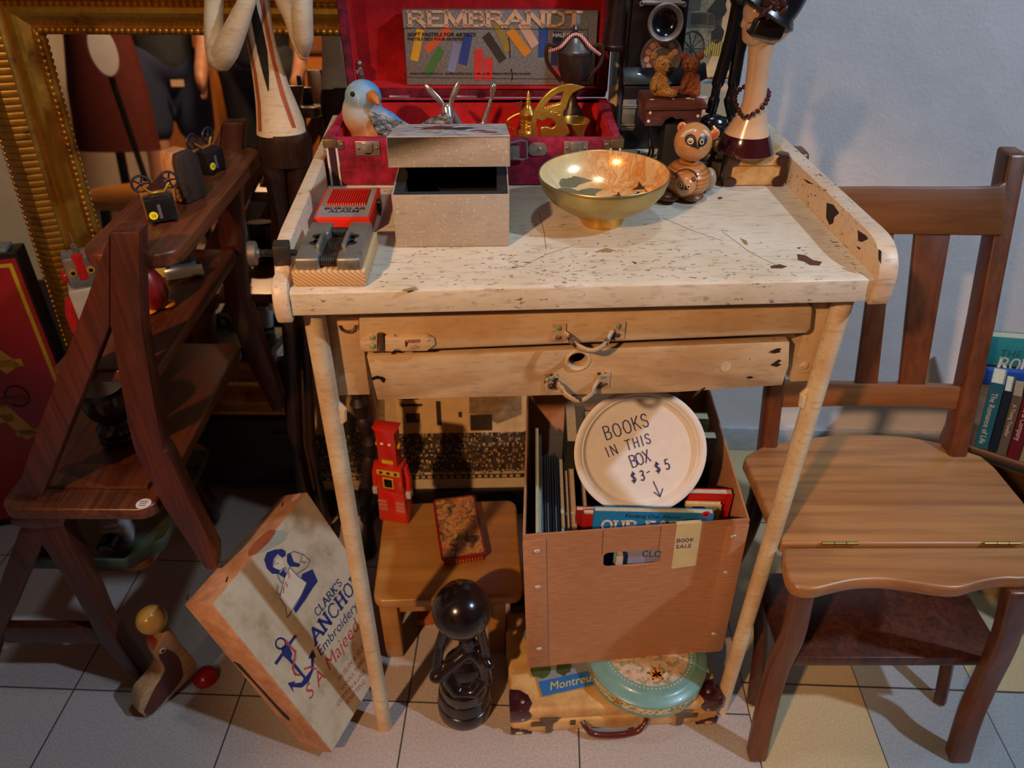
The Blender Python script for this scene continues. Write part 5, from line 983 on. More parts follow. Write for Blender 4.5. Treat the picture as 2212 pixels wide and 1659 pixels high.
# green tray with toy camera figures on the lowest tread
tyz = .2628; TGR = plain('3c5444', .4, var=.1)
ty = thing('tray', 'green plastic tray of toys on the lowest tread of the library steps', 'tray', (-.74, .832, tyz))
ax, bx_ = -.05, .155
mb = MB(); ol = [(ax, -.012), (.112, -.012), (bx_, .03), (bx_, .24), (ax, .24)]; ou = [(ax-.01, -.022), (.118, -.022), (bx_+.012, .026), (bx_+.012, .25), (ax-.01, .25)]
il = [(x*.96+.003, y*.95+.006) for x, y in ol]; iu = [(x*.975+.002, y*.965+.004) for x, y in ou]
mb.loft([[V((x, y, 0)) for x, y in ol], [V((x, y, .034)) for x, y in ou], [V((x, y, .034)) for x, y in iu], [V((x, y, .004)) for x, y in il]]); mb.build('tray_shell', TGR, ty, bev=.002)
cm_ = thing('toy_camera', 'white toy camera with black lens lying in the green tray', 'toy', mat=M.Translation((-.655, .866, tyz+.0085)) @ M.Rotation(R(15), 4, 'Z') @ M.Rotation(R(12), 4, 'X'))
WG = plain('b9b4bc', .35, var=.1); MB().box(-.022, .022, -.004, .03, .004, .05).build('body', WG, cm_, bev=.006); mb = MB(); mb.tube([(-.006, -.004, .028), (-.012, -.026, .03)], .016, 20); ln = None
mb.build('lens_barrel', BLACK, cm_); MB().cyl((-.012, -.026, .03), (-.0124, -.0275, .03), .0125, n=22).build('lens_glass', plain('8f8a94', .15, var=0), cm_); MB().box(-.014, .012, .0, .022, .05, .06).build('viewfinder', WG, cm_, bev=.004)
rg = thing('toy_ring', 'small dark ring shaped toy at the left end of the green tray', 'toy', (-.77, .86, tyz+.0055)); mb = MB(); mb.torus((0, 0, .018), .016, .005, 24, 8, M.Rotation(R(70), 3, 'X')); mb.build('rim', plain('2a2a30', .3), rg); MB().ball((0, 0, .018), (.007, .004, .007), 12).build('hub', plain('b5b0b6', .3, .5), rg)
# red enamel sign and black box frame at the far left
sg = thing('sign', 'black framed red sign with yellow letters leaning at the far left edge', 'sign', mat=M.Translation((-.95, 1.205, 0)) @ M.Rotation(R(14), 4, 'Z') @ M.Rotation(R(-4), 4, 'X'))
# local x runs right, y back; the face is y=0
sxR = Lp(sg, 30, 545, 1, 0); SH = sxR.z
MB().box(sxR.x-.42, sxR.x+.004, 0, .05, 0, SH).build('frame_box', plain('0c0b0c', .35, var=.1), sg, bev=.003)
MB().box(sxR.x-.40, sxR.x-.001, -.002, 0, .02, SH-.012).build('enamel_panel', plain('a3121a', .3, var=.08, sc=15, coat=.2), sg)
e_ = plain('c9a21e', .35, var=.1); fm = FRONT(0, -.0022, 0); xr = sxR.x
decal(sg, 'border', [[(xr-.016, .03), (xr-.009, .03), (xr-.009, SH-.02), (xr-.016, SH-.02)], ], fm, e_); decal(sg, 'border', [[(xr-.39, SH-.027), (xr-.016, SH-.027), (xr-.016, SH-.02), (xr-.39, SH-.02)]], fm, e_)
YL = plain('c9983c', .4, var=.2, sc=12)
def SGP(px, py): q = Lp(sg, px, py, 1, 0); return (q.x, q.z)
q = SGP(48, 785); hh = SGP(10, 640)[1]-q[1]
strokes(sg, 'letter', 'R', FRONT(q[0]-hh*.95, -.0026, q[1]), hh, YL, w=.16, gap=0, serif=.3, vw=.24, wide=1.15)
q = SGP(66, 935); hh = SGP(40, 825)[1]-q[1]
strokes(sg, 'letter', 'A', FRONT(q[0]-hh*.9, -.0026, q[1]), hh, YL, w=.16, gap=0, serif=.3, vw=.24, wide=1.1)
mb = MB(); c0 = V(SGP(38, 855)); mb_ = [(c0.x+.021*math.cos(2*PI*k/24), c0.y+.024*math.sin(2*PI*k/24)) for k in range(25)]; ribbon(mb, mb_, .003, FRONT(0, -.0034, 0), .0003); mb.build('ring', BLACK, sg)
q = SGP(15, 865); MB().box(q[0]-.05, q[0]+.035, -.006, -.0022, q[1]-.007, q[1]+.007).build('bar', plain('7a3a24', .5), sg)
MB().box(sxR.x-.05, sxR.x-.012, .0, .04, SH, SH+.008).build('top_bracket', plain('8a8a80', .4, .4), sg, bev=.002)
# ---------------------------------------------------------------- tall painted wooden figure
fy = 1.14; fo = V((Yp(610, 520, fy).x, fy, 0)); fgm = thing('carving', 'tall painted wooden figure in white shirt, black tie and dark trousers', 'statue', tuple(fo))
def FP(px, py, dy=0): return Yp(px, py, fy+dy)-fo
PAINTW = worn('aged_white_paint', 'cdb596', 'd8cdb8', chip='6b4a30', big=.74, big_sc=50, speck=.74, rough=.55, bmp=.3)
TRS = wood('stained_trousers', '1c0d0c', '35201c', 2, 2.0, .35, c3='0c0505')
def body(rows, dep=.7, n=32):
    rr_ = []
    for xl, xr, y in rows:
        a, b = FP(xl, y), FP(xr, y); c = (a+b)/2; r = (b.x-a.x)/2; rr_.append([V((c.x+r*math.cos(2*PI*k/n), r*dep*math.sin(2*PI*k/n), c.z)) for k in range(n)])
    return rr_
trows = [(555, 661, 288), (555, 656, 262), (553, 641, 225), (548, 622, 180), (541, 607, 130), (533, 595, 90), (529, 588, 50), (524, 581, 0), (520, 577, -60), (514, 574, -120), (520, 566, -165)]
MB().loft(body(trows)).build('torso', PAINTW, fgm)
lrows = [(558, 664, 284), (556, 672, 300), (558, 676, 330), (564, 674, 352)]
mb = MB(); mb.loft(body(lrows)); mb.build('trousers_waist', TRS, fgm)
for k, rows in enumerate(([(564, 622, 346), (570, 622, 380), (580, 625, 420), (590, 630, 470), (598, 634, 520), (605, 640, 640), (615, 650, 800), (622, 655, 960)], [(620, 674, 346), (624, 668, 380), (628, 662, 420), (634, 660, 470), (638, 662, 520), (645, 668, 640), (655, 675, 800), (662, 682, 960)])):
    q = body(rows, .9, 20); bot = q[-1]; c_ = sum((p for p in bot), V((0, 0, 0)))/len(bot); q.append([V((c_.x+(p.x-c_.x), p.y, .012)) for p in bot]); mb = MB(); mb.loft(q); mb.build('leg', TRS, fgm)
    mb = MB(); mb.ball((c_.x, -.02, .014), (.017, .042, .014), 16); mb.build('shoe', plain('1a0f0c', .3), fgm)
def dpatch(name, pts, mt, off):                       # painted strip that follows the torso
    rr_ = body(trows); mb = MB()
    def on(px, py):
        y = min(max(py, -165), 288)
        for (a, b) in zip(trows, trows[1:]):
            if b[2] <= y <= a[2]:
                k = (a[2]-y)/(a[2]-b[2]); xl, xr = a[0]+(b[0]-a[0])*k, a[1]+(b[1]-a[1])*k
        A, B = FP(xl, y), FP(xr, y); c, r = (A.x+B.x)/2, (B.x-A.x)/2; d = 0
        for _ in range(6): u = max(-.98, min(.98, (FP(px, py, d).x-c)/r)); d = -.7*r*math.sqrt(1-u*u)
        p = FP(px, py, d); s_ = 1+off/r; return V((c+(p.x-c)*s_, d*s_, p.z))
    rows = [[on(l+(r_-l)*k/4, y) for k in range(5)] for l, r_, y in pts]
    vs_ = [[mb.b.verts.new(p) for p in r_] for r_ in rows]
    for a, b in zip(vs_, vs_[1:]):
        for i in range(4): mb.b.faces.new((a[i], a[i+1], b[i+1], b[i]))
    return mb.build(name, mt, fgm)
RS = plain('a8502c', .45, var=.12)
def dense(pts, n=4):
    o = []
    for a, b in zip(pts, pts[1:]):
        for k in range(n): o.append(tuple(a[i]+(b[i]-a[i])*k/n for i in range(3)))
    return o+[pts[-1]]
dpatch('tie', dense([(579, 581, 197), (568, 581, 158), (556, 577, 110), (547, 567, 60), (541, 557, 25), (538, 548, -20), (535, 546, -70)]), plain('0c0c0e', .45, var=.1), .0006)
dpatch('suspender', dense([(559, 565, 284), (557, 563, 225), (549, 555, 160), (537, 543, 100), (527, 533, 66)]), RS, .0006)
dpatch('suspender', dense([(631, 639, 276), (606, 615, 205), (586, 594, 130), (573, 581, 65), (562, 570, 5), (556, 563, -50)]), RS, .0006)
def arm(name, pts, rs, par=fgm): mb = MB(); mb.tube(crom([FP(*p) for p in pts], 6), [rs[0]]*0+[rs[min(int(i/6), len(rs)-1)]+(rs[min(int(i/6)+1, len(rs)-1)]-rs[min(int(i/6), len(rs)-1)])*((i % 6)/6) for i in range((len(pts)-1)*6+1)], 16, flat=.85); mb.ball(FP(*pts[-1]), rs[-1]*.98, 14); return mb
a1 = [(515, -110, .0), (470, -60, -.01), (462, 20, -.015), (464, 90, -.02), (474, 128, -.025)]; arm('a', a1, [.013, .013, .0125, .0135, .0165]).build('upper_arm', PAINTW, fgm)
a2 = [(474, 130, -.025), (490, 105, -.035), (510, 62, -.04), (528, 18, -.042), (542, -20, -.04), (550, -60, -.035)]; arm('b', a2, [.017, .018, .0155, .0125, .0105, .009]).build('forearm', PAINTW, fgm)
a3 = [(580, -110, 0), (600, -40, .0), (612, 0, -.005), (630, 40, -.01), (645, 90, -.018), (655, 118, -.02)]; arm('c', a3, [.013, .0125, .0115, .011, .010, .008]).build('upper_arm', PAINTW, fgm)
a4 = [(657, 116, -.02), (655, 80, -.03), (653, 35, -.035), (655, -10, -.035), (656, -60, -.03)]; arm('d', a4, [.008, .0165, .0165, .0145, .012]).build('forearm', PAINTW, fgm)
mb = MB(); h0 = FP(540, -185); mb.cap(FP(543, -160), h0, .011, .011, 14); mb.ball(h0+V((0, 0, .035)), (.026, .028, .038), 24); mb.build('head', PAINTW, fgm, remesh=.003)
# ---------------------------------------------------------------- gnarled branch behind the stool
gb = thing('branch', 'gnarled dark branch standing upright beside the red tin robot', 'branch', (-.262, 1.085, 0)); go = V((-.262, 1.085, 0))
def GP(px, py): return Yp(px, py, 1.085)-go
mb = MB(); pts = [GP(800, 1215), GP(795, 1120), GP(790, 1075), GP(797, 1010), GP(801, 960), GP(788, 915), GP(776, 870), GP(768, 830), GP(760, 770)]
pts[0] = V((pts[0].x, pts[0].y, .0)); mb.tube(crom(pts, 6), [.0135+.003*math.sin(i*1.1)+.0015*math.sin(i*2.3) for i in range(49)], 14); mb.build('stem', wood('dark_branch', '1c0f0c', '35211a', 2, 1.5, .5, coat=.05, bmp=.8), gb)
# ---------------------------------------------------------------- embroidery thread box
aq = (.36072, .46117, .35334*.978, .2534*.978); Bp = CAM+(V((-.2970, .6553, 0))-CAM)*.978; Tn = .063
ad = V((math.sin(aq[0]), math.cos(aq[0]), 0)); al_ = V((-math.cos(aq[0]), math.sin(aq[0]), 0)); au = V((0, 0, 1))*math.cos(aq[1])+al_*math.sin(aq[1]); at = au.cross(ad).normalized()
abm = M((ad, at, au)).transposed().to_4x4(); abm.translation = Bp
ab = thing('thread_box', "tall cream CLARK'S ANCHOR embroidery box leaning against the library steps", 'box', mat=abm); AH, AW = aq[2], aq[3]
t = NT('aged_card_print'); f = t.noise(18, 5, .65); g = t.noise(220, 3, .6); t.set('Base Color', t.mix(t.math('MULTIPLY', g, .25), t.ramp(f, [(.32, hx('a89878')), (.5, hx('c9bb9d')), (.7, hx('d4c8ae'))]), hx('8d7c60'))).set('Roughness', .65); t.bump(f, .2)
t2 = NT('bare_card_edge'); f = t2.noise(30, 5, .7); t2.set('Base Color', t2.ramp(f, [(.35, hx('a06e4c')), (.65, hx('c19270'))])).set('Roughness', .75); t2.bump(f, .4, .001)
_q = lambda px, py: (Lp(ab, px, py, 1, 0).x, Lp(ab, px, py, 1, 0).z)
def edge_x(xpix, f):                       # where an edge of the box passes behind the desk leg
    lo, hi = 0, 1
    for _ in range(40):
        k = (lo+hi)/2; p = abm @ f(k); v = p-CAM; px = 1106+FPX*v.dot(_r)/v.dot(_f)
        if px < xpix: lo = k
        else: hi = k
    return f(lo)
k1 = edge_x(797, lambda k: V((AW, 0, AH*(1-k)))); k2 = edge_x(806, lambda k: V((AW*k, 0, 0)))
MB().prism([(0, 0), (k2.x, 0), (AW, k1.z), (AW, AH), (0, AH)], .0, Tn, 'y').build('carton', t2.m, ab, bev=.0015); MB().prism([(.002, .002), (k2.x-.002, .002), (AW-.002, k1.z), (AW-.002, AH-.002), (.002, AH-.002)], -.0008, .0, 'y').build('printed_face', t.m, ab)
mb = MB(); c_ = Lp(ab, 565, 1172, 2, AH); mb.prism(blob(c_.x, c_.y, .030, .018, 20, .05, R(0)), AH, AH+.0003, 'z'); mb.build('round_stain', plain('9c5a3c', .75, var=.15), ab)
c_ = Lp(ab, 640, 1074, 2, AH); MB().prism(blob(c_.x, c_.y, .010, .009, 18, 0), AH, AH+.0004, 'z').build('price_sticker', plain('c99aa4', .6, var=.1), ab)
for px, py in ((600, 1062), (610, 1090), (490, 1252), (405, 1290)): c_ = Lp(ab, px, py, 2, AH); mb = MB(); ribbon(mb, [(c_.x-.005, c_.y-.004), (c_.x+.005, c_.y+.003)], .0022, TOP(0, 0, AH), .0005); mb.build('staple', plain('2c221c', .5, .4), ab)
a, b = Lp(ab, 508, 1428, 0, 0), Lp(ab, 626, 1556, 0, 0); mb = MB(); d = (b-a); n_ = V((0, -d.z, d.y)).normalized(); q = lambda k, w: a+d*k+n_*w
mb.prism([(p.y, p.z) for p in (q(0, .0045), q(.05, -.0045), q(.3, -.003), q(.75, -.0028), q(.95, -.0055), q(1, .001), q(.93, .005), q(.7, .0035), q(.3, .0025))], -.0012, .0, 'x'); mb.build('black_tape', plain('26262a', .6, var=.15), ab)
def AP(px, py): q = Lp(ab, px, py, 1, -.0008); return (q.x, q.z)
def AZ(x, y): return AP(200+x/3.456, 1040+y/3.456)
fa = FRONT(0, -.0009, 0); NV = plain('1c2468', .6, var=.08); RDI = plain('b8403a', .6, var=.15); CRD = plain('d6cab2', .65, var=.06)
decal(ab, 'girl_hair', [[AZ(*p) for p in ((1280, 585), (1300, 530), (1360, 508), (1410, 503), (1440, 520), (1440, 555), (1415, 570), (1380, 540), (1350, 580), (1340, 640), (1390, 660), (1400, 690), (1340, 690), (1300, 650))]], fa, NV)
decal(ab, 'girl_face', [[AZ(*p) for p in ((1360, 590), (1400, 570), (1420, 590), (1430, 640), (1400, 660), (1350, 650), (1335, 635))]], FRONT(0, -.0007, 0), CRD)
decal(ab, 'girl_dress', [[AZ(*p) for p in ((1450, 545), (1475, 530), (1500, 600), (1550, 615), (1540, 640), (1470, 635), (1450, 600))]], fa, NV); decal(ab, 'girl_skirt', [[AZ(*p) for p in ((1565, 690), (1640, 655), (1680, 745), (1640, 800), (1590, 880), (1515, 985), (1500, 955), (1560, 850), (1600, 760), (1550, 745))]], fa, NV); decal(ab, 'girl_blouse', [[AZ(*p) for p in ((1420, 660), (1450, 690), (1430, 720), (1390, 695))]], fa, NV)
decal(ab, 'embroidered_cloth', [[AZ(*p) for p in ((1470, 640), (1520, 700), (1595, 755), (1560, 840), (1450, 1015), (1435, 930), (1395, 870), (1430, 720))]], FRONT(0, -.0012, 0), CRD)
mb = MB(); OL = [((1475, 535), (1500, 522), (1570, 545), (1620, 590), (1600, 640), (1520, 690)), ((1560, 548), (1548, 600), (1590, 605)), ((1470, 640), (1520, 700), (1595, 755), (1560, 840), (1450, 1015), (1435, 930), (1395, 870), (1430, 720), (1470, 640)), ((1360, 590), (1340, 635), (1360, 655), (1400, 665), (1440, 640)), ((1365, 620), (1385, 608)), ((1375, 690), (1390, 730), (1410, 760)), ((1380, 775), (1370, 830), (1395, 845)), ((1420, 645), (1430, 670), (1445, 650))]
for q in OL: ribbon(mb, [AZ(*p) for p in q], .0009, FRONT(0, -.0016, 0), .0002)
mb.build('drawing_lines', NV, ab); mb = MB()
for x, y in ((1462, 690), (1468, 715), (1440, 765), (1450, 780), (1425, 825), (1425, 800)): c_ = AZ(x, y); ribbon(mb, [(c_[0]-.002, c_[1]), (c_[0]+.002, c_[1]+.002)], .0018, FRONT(0, -.0017, 0), .0002)
mb.build('stitched_flowers', RDI, ab)['kind'] = 'stuff'
decal(ab, 'anchor', [[AZ(*p) for p in q] for q in ([(1405, 1245), (1440, 1215), (1475, 1250), (1490, 1290), (1480, 1320), (1590, 1460), (1632, 1405), (1630, 1320), (1608, 1325), (1640, 1255), (1665, 1310), (1648, 1318), (1650, 1400), (1610, 1500), (1560, 1540), (1490, 1535), (1500, 1575), (1455, 1505), (1512, 1490), (1505, 1508), (1560, 1500), (1575, 1470), (1455, 1330), (1425, 1305)], )], fa, NV)
decal(ab, 'anchor_stock', [[AZ(*p) for p in ((1355, 1355), (1505, 1145), (1520, 1155), (1372, 1370))]], FRONT(0, -.0012, 0), NV)
mb = MB(); c_ = V(AZ(1403, 1210)); e1 = V(AZ(1440, 1210))-c_; e2 = V(AZ(1403, 1170))-c_; ribbon(mb, [tuple(c_+e1*math.cos(2*PI*k/18)+e2*math.sin(2*PI*k/18)) for k in range(19)], .0026, fa, .0004); mb.build('anchor_ring', NV, ab)
mb = MB(); ribbon(mb, [AZ(*p) for p in ((1440, 1190), (1470, 1230), (1510, 1270), (1505, 1330), (1490, 1390), (1510, 1440), (1545, 1445))], .0032, FRONT(0, -.0015, 0), .0003); ribbon(mb, [AZ(*p) for p in ((1580, 1400), (1620, 1385), (1665, 1400))], .0028, FRONT(0, -.0015, 0), .0003); mb.build('anchor_rope', RDI, ab)
q = AZ(1665, 1000); k_ = AZ(1850, 740); s_ = .0165
def along(s, p0, p1, hpx, mt, name, serif=.3, w=.12, vw=.17, gap=.16):
    a, b = V(AZ(*p0)), V(AZ(*p1)); d = (b-a); L = d.length; n = sum(GL[c][0]+gap for c in s)-gap
    return strokes(ab, name, s, frame((a.x, -.0010, a.y), (d.x, 0, d.y), (-d.y, 0, d.x)), hpx, mt, w=w, serif=serif, vw=vw, gap=gap, wide=(L/hpx-gap*(len(s)-1))/sum(GL[c][0] for c in s))
along("CLARK'S", (1680, 1010), (1862, 765), .0135, NV, 'lettering', .25)
along("ANCHOR", (1668, 1215), (2010, 745), .0245, NV, 'lettering', .35, .11, .2, .14)
def along_t(s, p0, p1, mt, name, shear=0, off=.0003):
    a, b = V(AZ(*p0)), V(AZ(*p1)); d = b-a; m = frame((a.x, -.0010, a.y), (d.x, 0, d.y), (-d.y, 0, d.x)); o = txt(ab, name, s, M.Identity(4), 1, mt, ext=0, off=0, shear=shear)
    w = max(v.co.x for v in o.data.vertices); k = d.length/w; o.data.transform(m @ M.Diagonal((k, k, .001, 1))); return o
along_t('Embroidery', (1700, 1310), (1985, 935), NV, 'lettering', .1)
along_t('S A Majeed', (1620, 1640), (2000, 1080), RDI, 'lettering', .25)
for p0, p1, s in (((1840, 1500), (2030, 1240), 'MUSLIN & SILK'), ((1860, 1570), (2030, 1340), 'WOOLS, TAPES'), ((1830, 1680), (2040, 1420), 'COTTON & LACE'), ((1900, 1670), (2040, 1500), 'KNITTING')): along_t(s, p0, p1, RDI, 'lettering', .2)
# ---------------------------------------------------------------- wooden pull toy by the box
ty0 = Zp(330, 1545, 0); wtm = M.Translation((ty0.x, ty0.y, 0)) @ M.Rotation(R(48), 4, 'Z')
wt_ = thing('wooden_toy', 'wooden boot shaped animal toy with yellow ball on top and red ball', 'toy', mat=wtm)
def WP(px, py, v=0.0): q = Lp(wt_, px, py, 1, v); return (q.x, q.z)
sil = [WP(*p) for p in ((300, 1540), (325, 1552), (365, 1515), (400, 1480), (428, 1445), (415, 1420), (395, 1400), (378, 1372), (360, 1372), (345, 1395), (338, 1420), (352, 1452), (330, 1485), (308, 1510))]
zmin = min(z for x, z in sil); sil = [(x, z-zmin) for x, z in sil]
MB().prism([tuple(p) for p in crom(sil+[sil[0]], 3)[:-1]], 0, .034, 'y').build('body', wood('pale_toy_wood', 'b98a5c', 'd2a878', 0, 1.2, .4), wt_, bev=.003)
pat = [WP(*p) for p in ((312, 1540), (330, 1545), (390, 1475), (395, 1448), (385, 1420), (360, 1405), (344, 1420), (358, 1450), (335, 1490))]; pat = [(x, z-zmin) for x, z in pat]
decal(wt_, 'brown_side', [[tuple(p) for p in crom(pat+[pat[0]], 3)[:-1]]], FRONT(0, -.0003, 0), plain('5c2416', .4, var=.25, sc=60))
q = WP(352, 1408); MB().ball((q[0], -.001, q[1]-zmin), (.006, .001, .006), 12).build('eye', WHITE, wt_); MB().ball((q[0], -.002, q[1]-zmin), (.003, .0012, .003), 10).build('pupil', BLACK, wt_)
top = max(z for x, z in sil); xt = max(sil, key=lambda p: p[1])[0]
mb = MB(); mb.cyl((xt-.004, .017, top-.006), (xt-.006, .017, top+.012), .005, n=12); mb.build('peg', plain('c9a878', .5), wt_); MB().ball((xt-.008, .017, top+.030), .0245, 28).build('yellow_ball', plain('c99a4a', .25, var=.08, coat=.4), wt_)
q = WP(424, 1466, .017); MB().ball((q[0]+.012, -.002, q[1]-zmin+.002), .0235, 26).build('red_ball', plain('a80f18', .3, var=.06, coat=.3), wt_)
MB().box(xt-.026, xt-.006, .006, .030, top*.62, top*.93).build('orange_inset', plain('b8552c', .4, var=.1), wt_, bev=.004)
# ---------------------------------------------------------------- cream stool under the desk
STZ = .18; STM = wood('cream_stool_paint', '9a6a30', 'b8853f', 0, .7, .35, c3='6a4620', grain=.35, coat=.2)
sto = thing('stool', 'low cream wooden stool under the desk carrying the red robot and tin', 'stool', mat=M.Translation((-.236, .823, 0)) @ M.Rotation(R(3), 4, 'Z'))
MB().prism(rrect(0, .258, 0, .235, .02), STZ-.022, STZ, 'z').build('seat', STM, sto, bev=.005, seg=3)
for x, y in ((.006, .012), (.196, .012), (.006, .19), (.196, .19)): mb = MB(); mb.box(x, x+.032, y, y+.032, 0, STZ-.022); mb.build('leg', STM, sto, bev=.004)
MB().box(.038, .196, .02, .034, STZ-.058, STZ-.022).build('apron', STM, sto, bev=.002); MB().box(.038, .196, .2, .214, STZ-.058, STZ-.022).build('apron', STM, sto, bev=.002)
pk = thing('plank', 'orange brown wooden board lying on the tiles under the cream stool', 'board', mat=M.Translation((-.232, .90, .0)) @ M.Rotation(R(6), 4, 'Z')); MB().box(.05, .19, 0, .10, 0, .018).build('board', wood('orange_board', '8a4416', 'b0642a', 1, .8, .45), pk, bev=.002)
# red tin robot
rz0 = Zp(855, 1128, STZ); rbo = thing('robot', 'red tin toy robot with yellow ears standing on the cream stool', 'toy', mat=M.Translation((rz0.x, rz0.y+.018, STZ)) @ M.Rotation(R(-12), 4, 'Z'))
RB = plain('c8240e', .28, var=.06, sc=12, coat=.4); YB = plain('d2b02c', .35, var=.08)
yy = rz0.y; ZR = lambda py: Yp(855, py, yy).z-STZ
z1, z2, z3 = ZR(1012), ZR(1000), ZR(935)
mb = MB(); mb.hexa([V(q) for q in ((-.0295, -.019, 0), (.0295, -.019, 0), (.0295, .019, 0), (-.0295, .019, 0), (-.0255, -.016, z1*.55), (.0255, -.016, z1*.55), (.0255, .016, z1*.55), (-.0255, .016, z1*.55))]); mb.build('skirt', RB, rbo, bev=.003)
MB().box(-.0255, .0255, -.0165, .0165, z1*.55, z1).build('torso', RB, rbo, bev=.003)
MB().prism([(-.0175, z1), (.0175, z1), (.018, z3-.006), (.024, z3+.002), (-.024, z3+.002), (-.018, z3-.006)], -.013, .013, 'y').build('head', RB, rbo, bev=.002)
for s_ in (-1, 1): MB().cyl((s_*.018, 0, z1+(z3-z1)*.5), (s_*.0225, 0, z1+(z3-z1)*.5), .0075, .0055, 16).build('ear', YB, rbo)
for x in (-.007, .007): MB().ball((x, -.0132, z1+(z3-z1)*.62), (.0032, .0012, .0028), 10).build('eye', WHITE, rbo)
MB().box(-.011, .011, -.0140, -.013, z1+.006, z1+.014).build('mouth', YB, rbo)
MB().box(-.022, .022, -.0175, -.0165, z1*.86, z1*.94).build('dial_panel', YB, rbo); 
for x in (-.014, 0, .014): MB().cyl((x, -.0176, z1*.9), (x, -.0182, z1*.9), .0034, n=12).build('dial', plain('2a2a2c', .3), rbo)
MB().box(-.012, .008, -.0175, -.0165, z1*.63, z1*.81).build('screen_frame', YB, rbo); MB().box(-.0095, .0055, -.0181, -.0175, z1*.65, z1*.79).build('screen', BLACK, rbo)
for s_ in (-1, 1):
    for k in range(3): MB().box(s_*.008 if s_ > 0 else -.026, .026 if s_ > 0 else -.008, -.0195, -.0170, z1*(.22+.07*k), z1*(.25+.07*k)).build('vent_stripe', plain('c98a80', .4, .2), rbo)
    a_ = MB(); a_.tube([(s_*.026, 0, z1*.96), (s_*.032, -.002, z1*.8), (s_*.0325, -.006, z1*.58)], [.0065, .0062, .0055], 12); am_ = a_.build('arm', RB, rbo); MB().box(s_*.0325-.005, s_*.0325+.005, -.014, .002, z1*.45, z1*.57).build('hand', plain('cfcabf', .4, .3), am_, bev=.002)
# flat picture tin
tq = [Zp(953, 1212, STZ+.016), Zp(1053, 1198, STZ+.016), Zp(948, 1078, STZ+.016)]; tx_ = (tq[1]-tq[0]); tw_ = tx_.length; tl_ = (tq[2]-tq[0]).length
tmx = M.Translation((tq[0].x, tq[0].y, STZ)) @ M.Rotation(math.atan2(tx_.y, tx_.x), 4, 'Z')
tn = thing('tin', 'flat red rimmed tin with picture lid lying on the cream stool', 'tin', mat=tmx); DR = plain('7c1418', .35, var=.12, coat=.3)
MB().prism(rrect(.002, tw_-.002, .002, tl_-.002, .008), 0, .011, 'z').build('tin_base', plain('b5793c', .4, var=.15, sc=80), tn, bev=.001)
mb = MB()
for k in range(13): x = .008+k*(tw_-.016)/12; mb.box(x-.0012, x+.0012, .001, .0022, .001, .010)
mb.build('ribbing', DR, tn); MB().prism(rrect(0, tw_, 0, tl_, .009), .0105, .016, 'z').build('tin_lid', DR, tn, bev=.0015)
t = NT('tin_picture'); vo_ = t.n('TexVoronoi', {'Vector': t.co, 'Scale': 55.0}).outputs['Color']; f = t.noise(45, 4, .6, dist=1.0); t.set('Base Color', t.mix(.04, t.ramp(f, [(.36, hx('3a2a22')), (.46, hx('8a5a36')), (.54, hx('c9974e')), (.64, hx('a04028')), (.72, hx('d2ae72'))]), vo_)).set('Roughness', .3)
MB().prism(rrect(.005, tw_-.005, .006, tl_-.005, .006), .016, .0164, 'z').build('picture', t.m, tn)
# black carved figure holding up a ball
EBO = plain('1a1112', .2, var=.25, sc=40, coat=.3)
sb = Zp(1003, 1540, 0); stt = thing('statue', 'glossy black carved abstract figure carrying a large ball, standing on the floor tiles', 'statue', (-.079, .741, 0))
MB().lathe([(0, 0), (.046, 0), (.0475, .003), (.0475, .024), (.046, .028), (.0445, .029), (.0445, .031), (.046, .034), (.0445, .052), (.043, .056), (.041, .057), (.042, .060), (.040, .078), (.034, .085), (0, .087)], 48).build('base', EBO, stt, ang=30)
mb = MB(); mb.ball((.002, .008, .105), (.037, .032, .040), 24); mb.cap((.004, .012, .13), (.012, .006, .165), .022, .014, 16); mb.ball((.010, .002, .180), (.016, .013, .012), 16); mb.cap((.010, .004, .16), (.010, .002, .19), .013, .012, 14)
mb.cap((.014, .002, .164), (-.010, -.010, .148), .0125, .0115, 14); mb.cap((-.010, -.010, .148), (-.038, -.020, .124), .0115, .0115, 14); mb.ball((-.041, -.022, .122), (.014, .012, .012), 16); mb.cap((-.042, -.018, .126), (-.035, -.002, .182), .0085, .0085, 12); mb.cap((-.035, -.002, .182), (-.024, .002, .222), .0085, .009, 12)
mb.cap((.012, .002, .164), (.034, -.008, .140), .0125, .012, 14); mb.cap((.034, -.008, .140), (.038, -.012, .10), .012, .012, 14); mb.cap((.028, .0, .160), (.044, -.016, .146), .008, .009, 14); mb.cap((.040, -.006, .152), (.030, .002, .220), .0078, .0085, 12)
mb.cap((-.026, -.016, .112), (-.012, -.028, .088), .012, .010, 14); mb.cap((.036, -.012, .105), (.018, -.028, .086), .012, .010, 14); mb.cap((-.012, -.028, .086), (.018, -.028, .086), .009, .009, 14)
mb.build('figure', EBO, stt, remesh=.0024, soft=8)
bz_ = .262; bl_ = MB(); bl_.ball((.003, .004, bz_), .0465, 48); blo = bl_.build('ball', EBO, stt)
bcw = V((-.076, .745, bz_))
def bdir(px, py):
    d = ray(px, py).normalized(); oc = CAM-bcw; b = oc.dot(d); q = max(0, b*b-(oc.length_squared-.0465**2)); return ((CAM+d*(-b-math.sqrt(q)))-bcw).normalized()
mb = MB()
for pts in (((940, 1330), (950, 1318), (962, 1328)), ((955, 1300), (985, 1312), (1015, 1314), (1040, 1302)), ((1034, 1325), (1046, 1318), (1048, 1345), (1040, 1366), (1032, 1350), (1034, 1325)), ((990, 1392), (1003, 1386), (1005, 1394), (992, 1398), (990, 1392))):
    D_ = [bdir(*q) for q in pts]; mb.tube([V((.003, .004, bz_))+d*.0467 for d in D_], .0005, 6)
mb.build('carved_line', plain('060406', .5, var=0), stt)
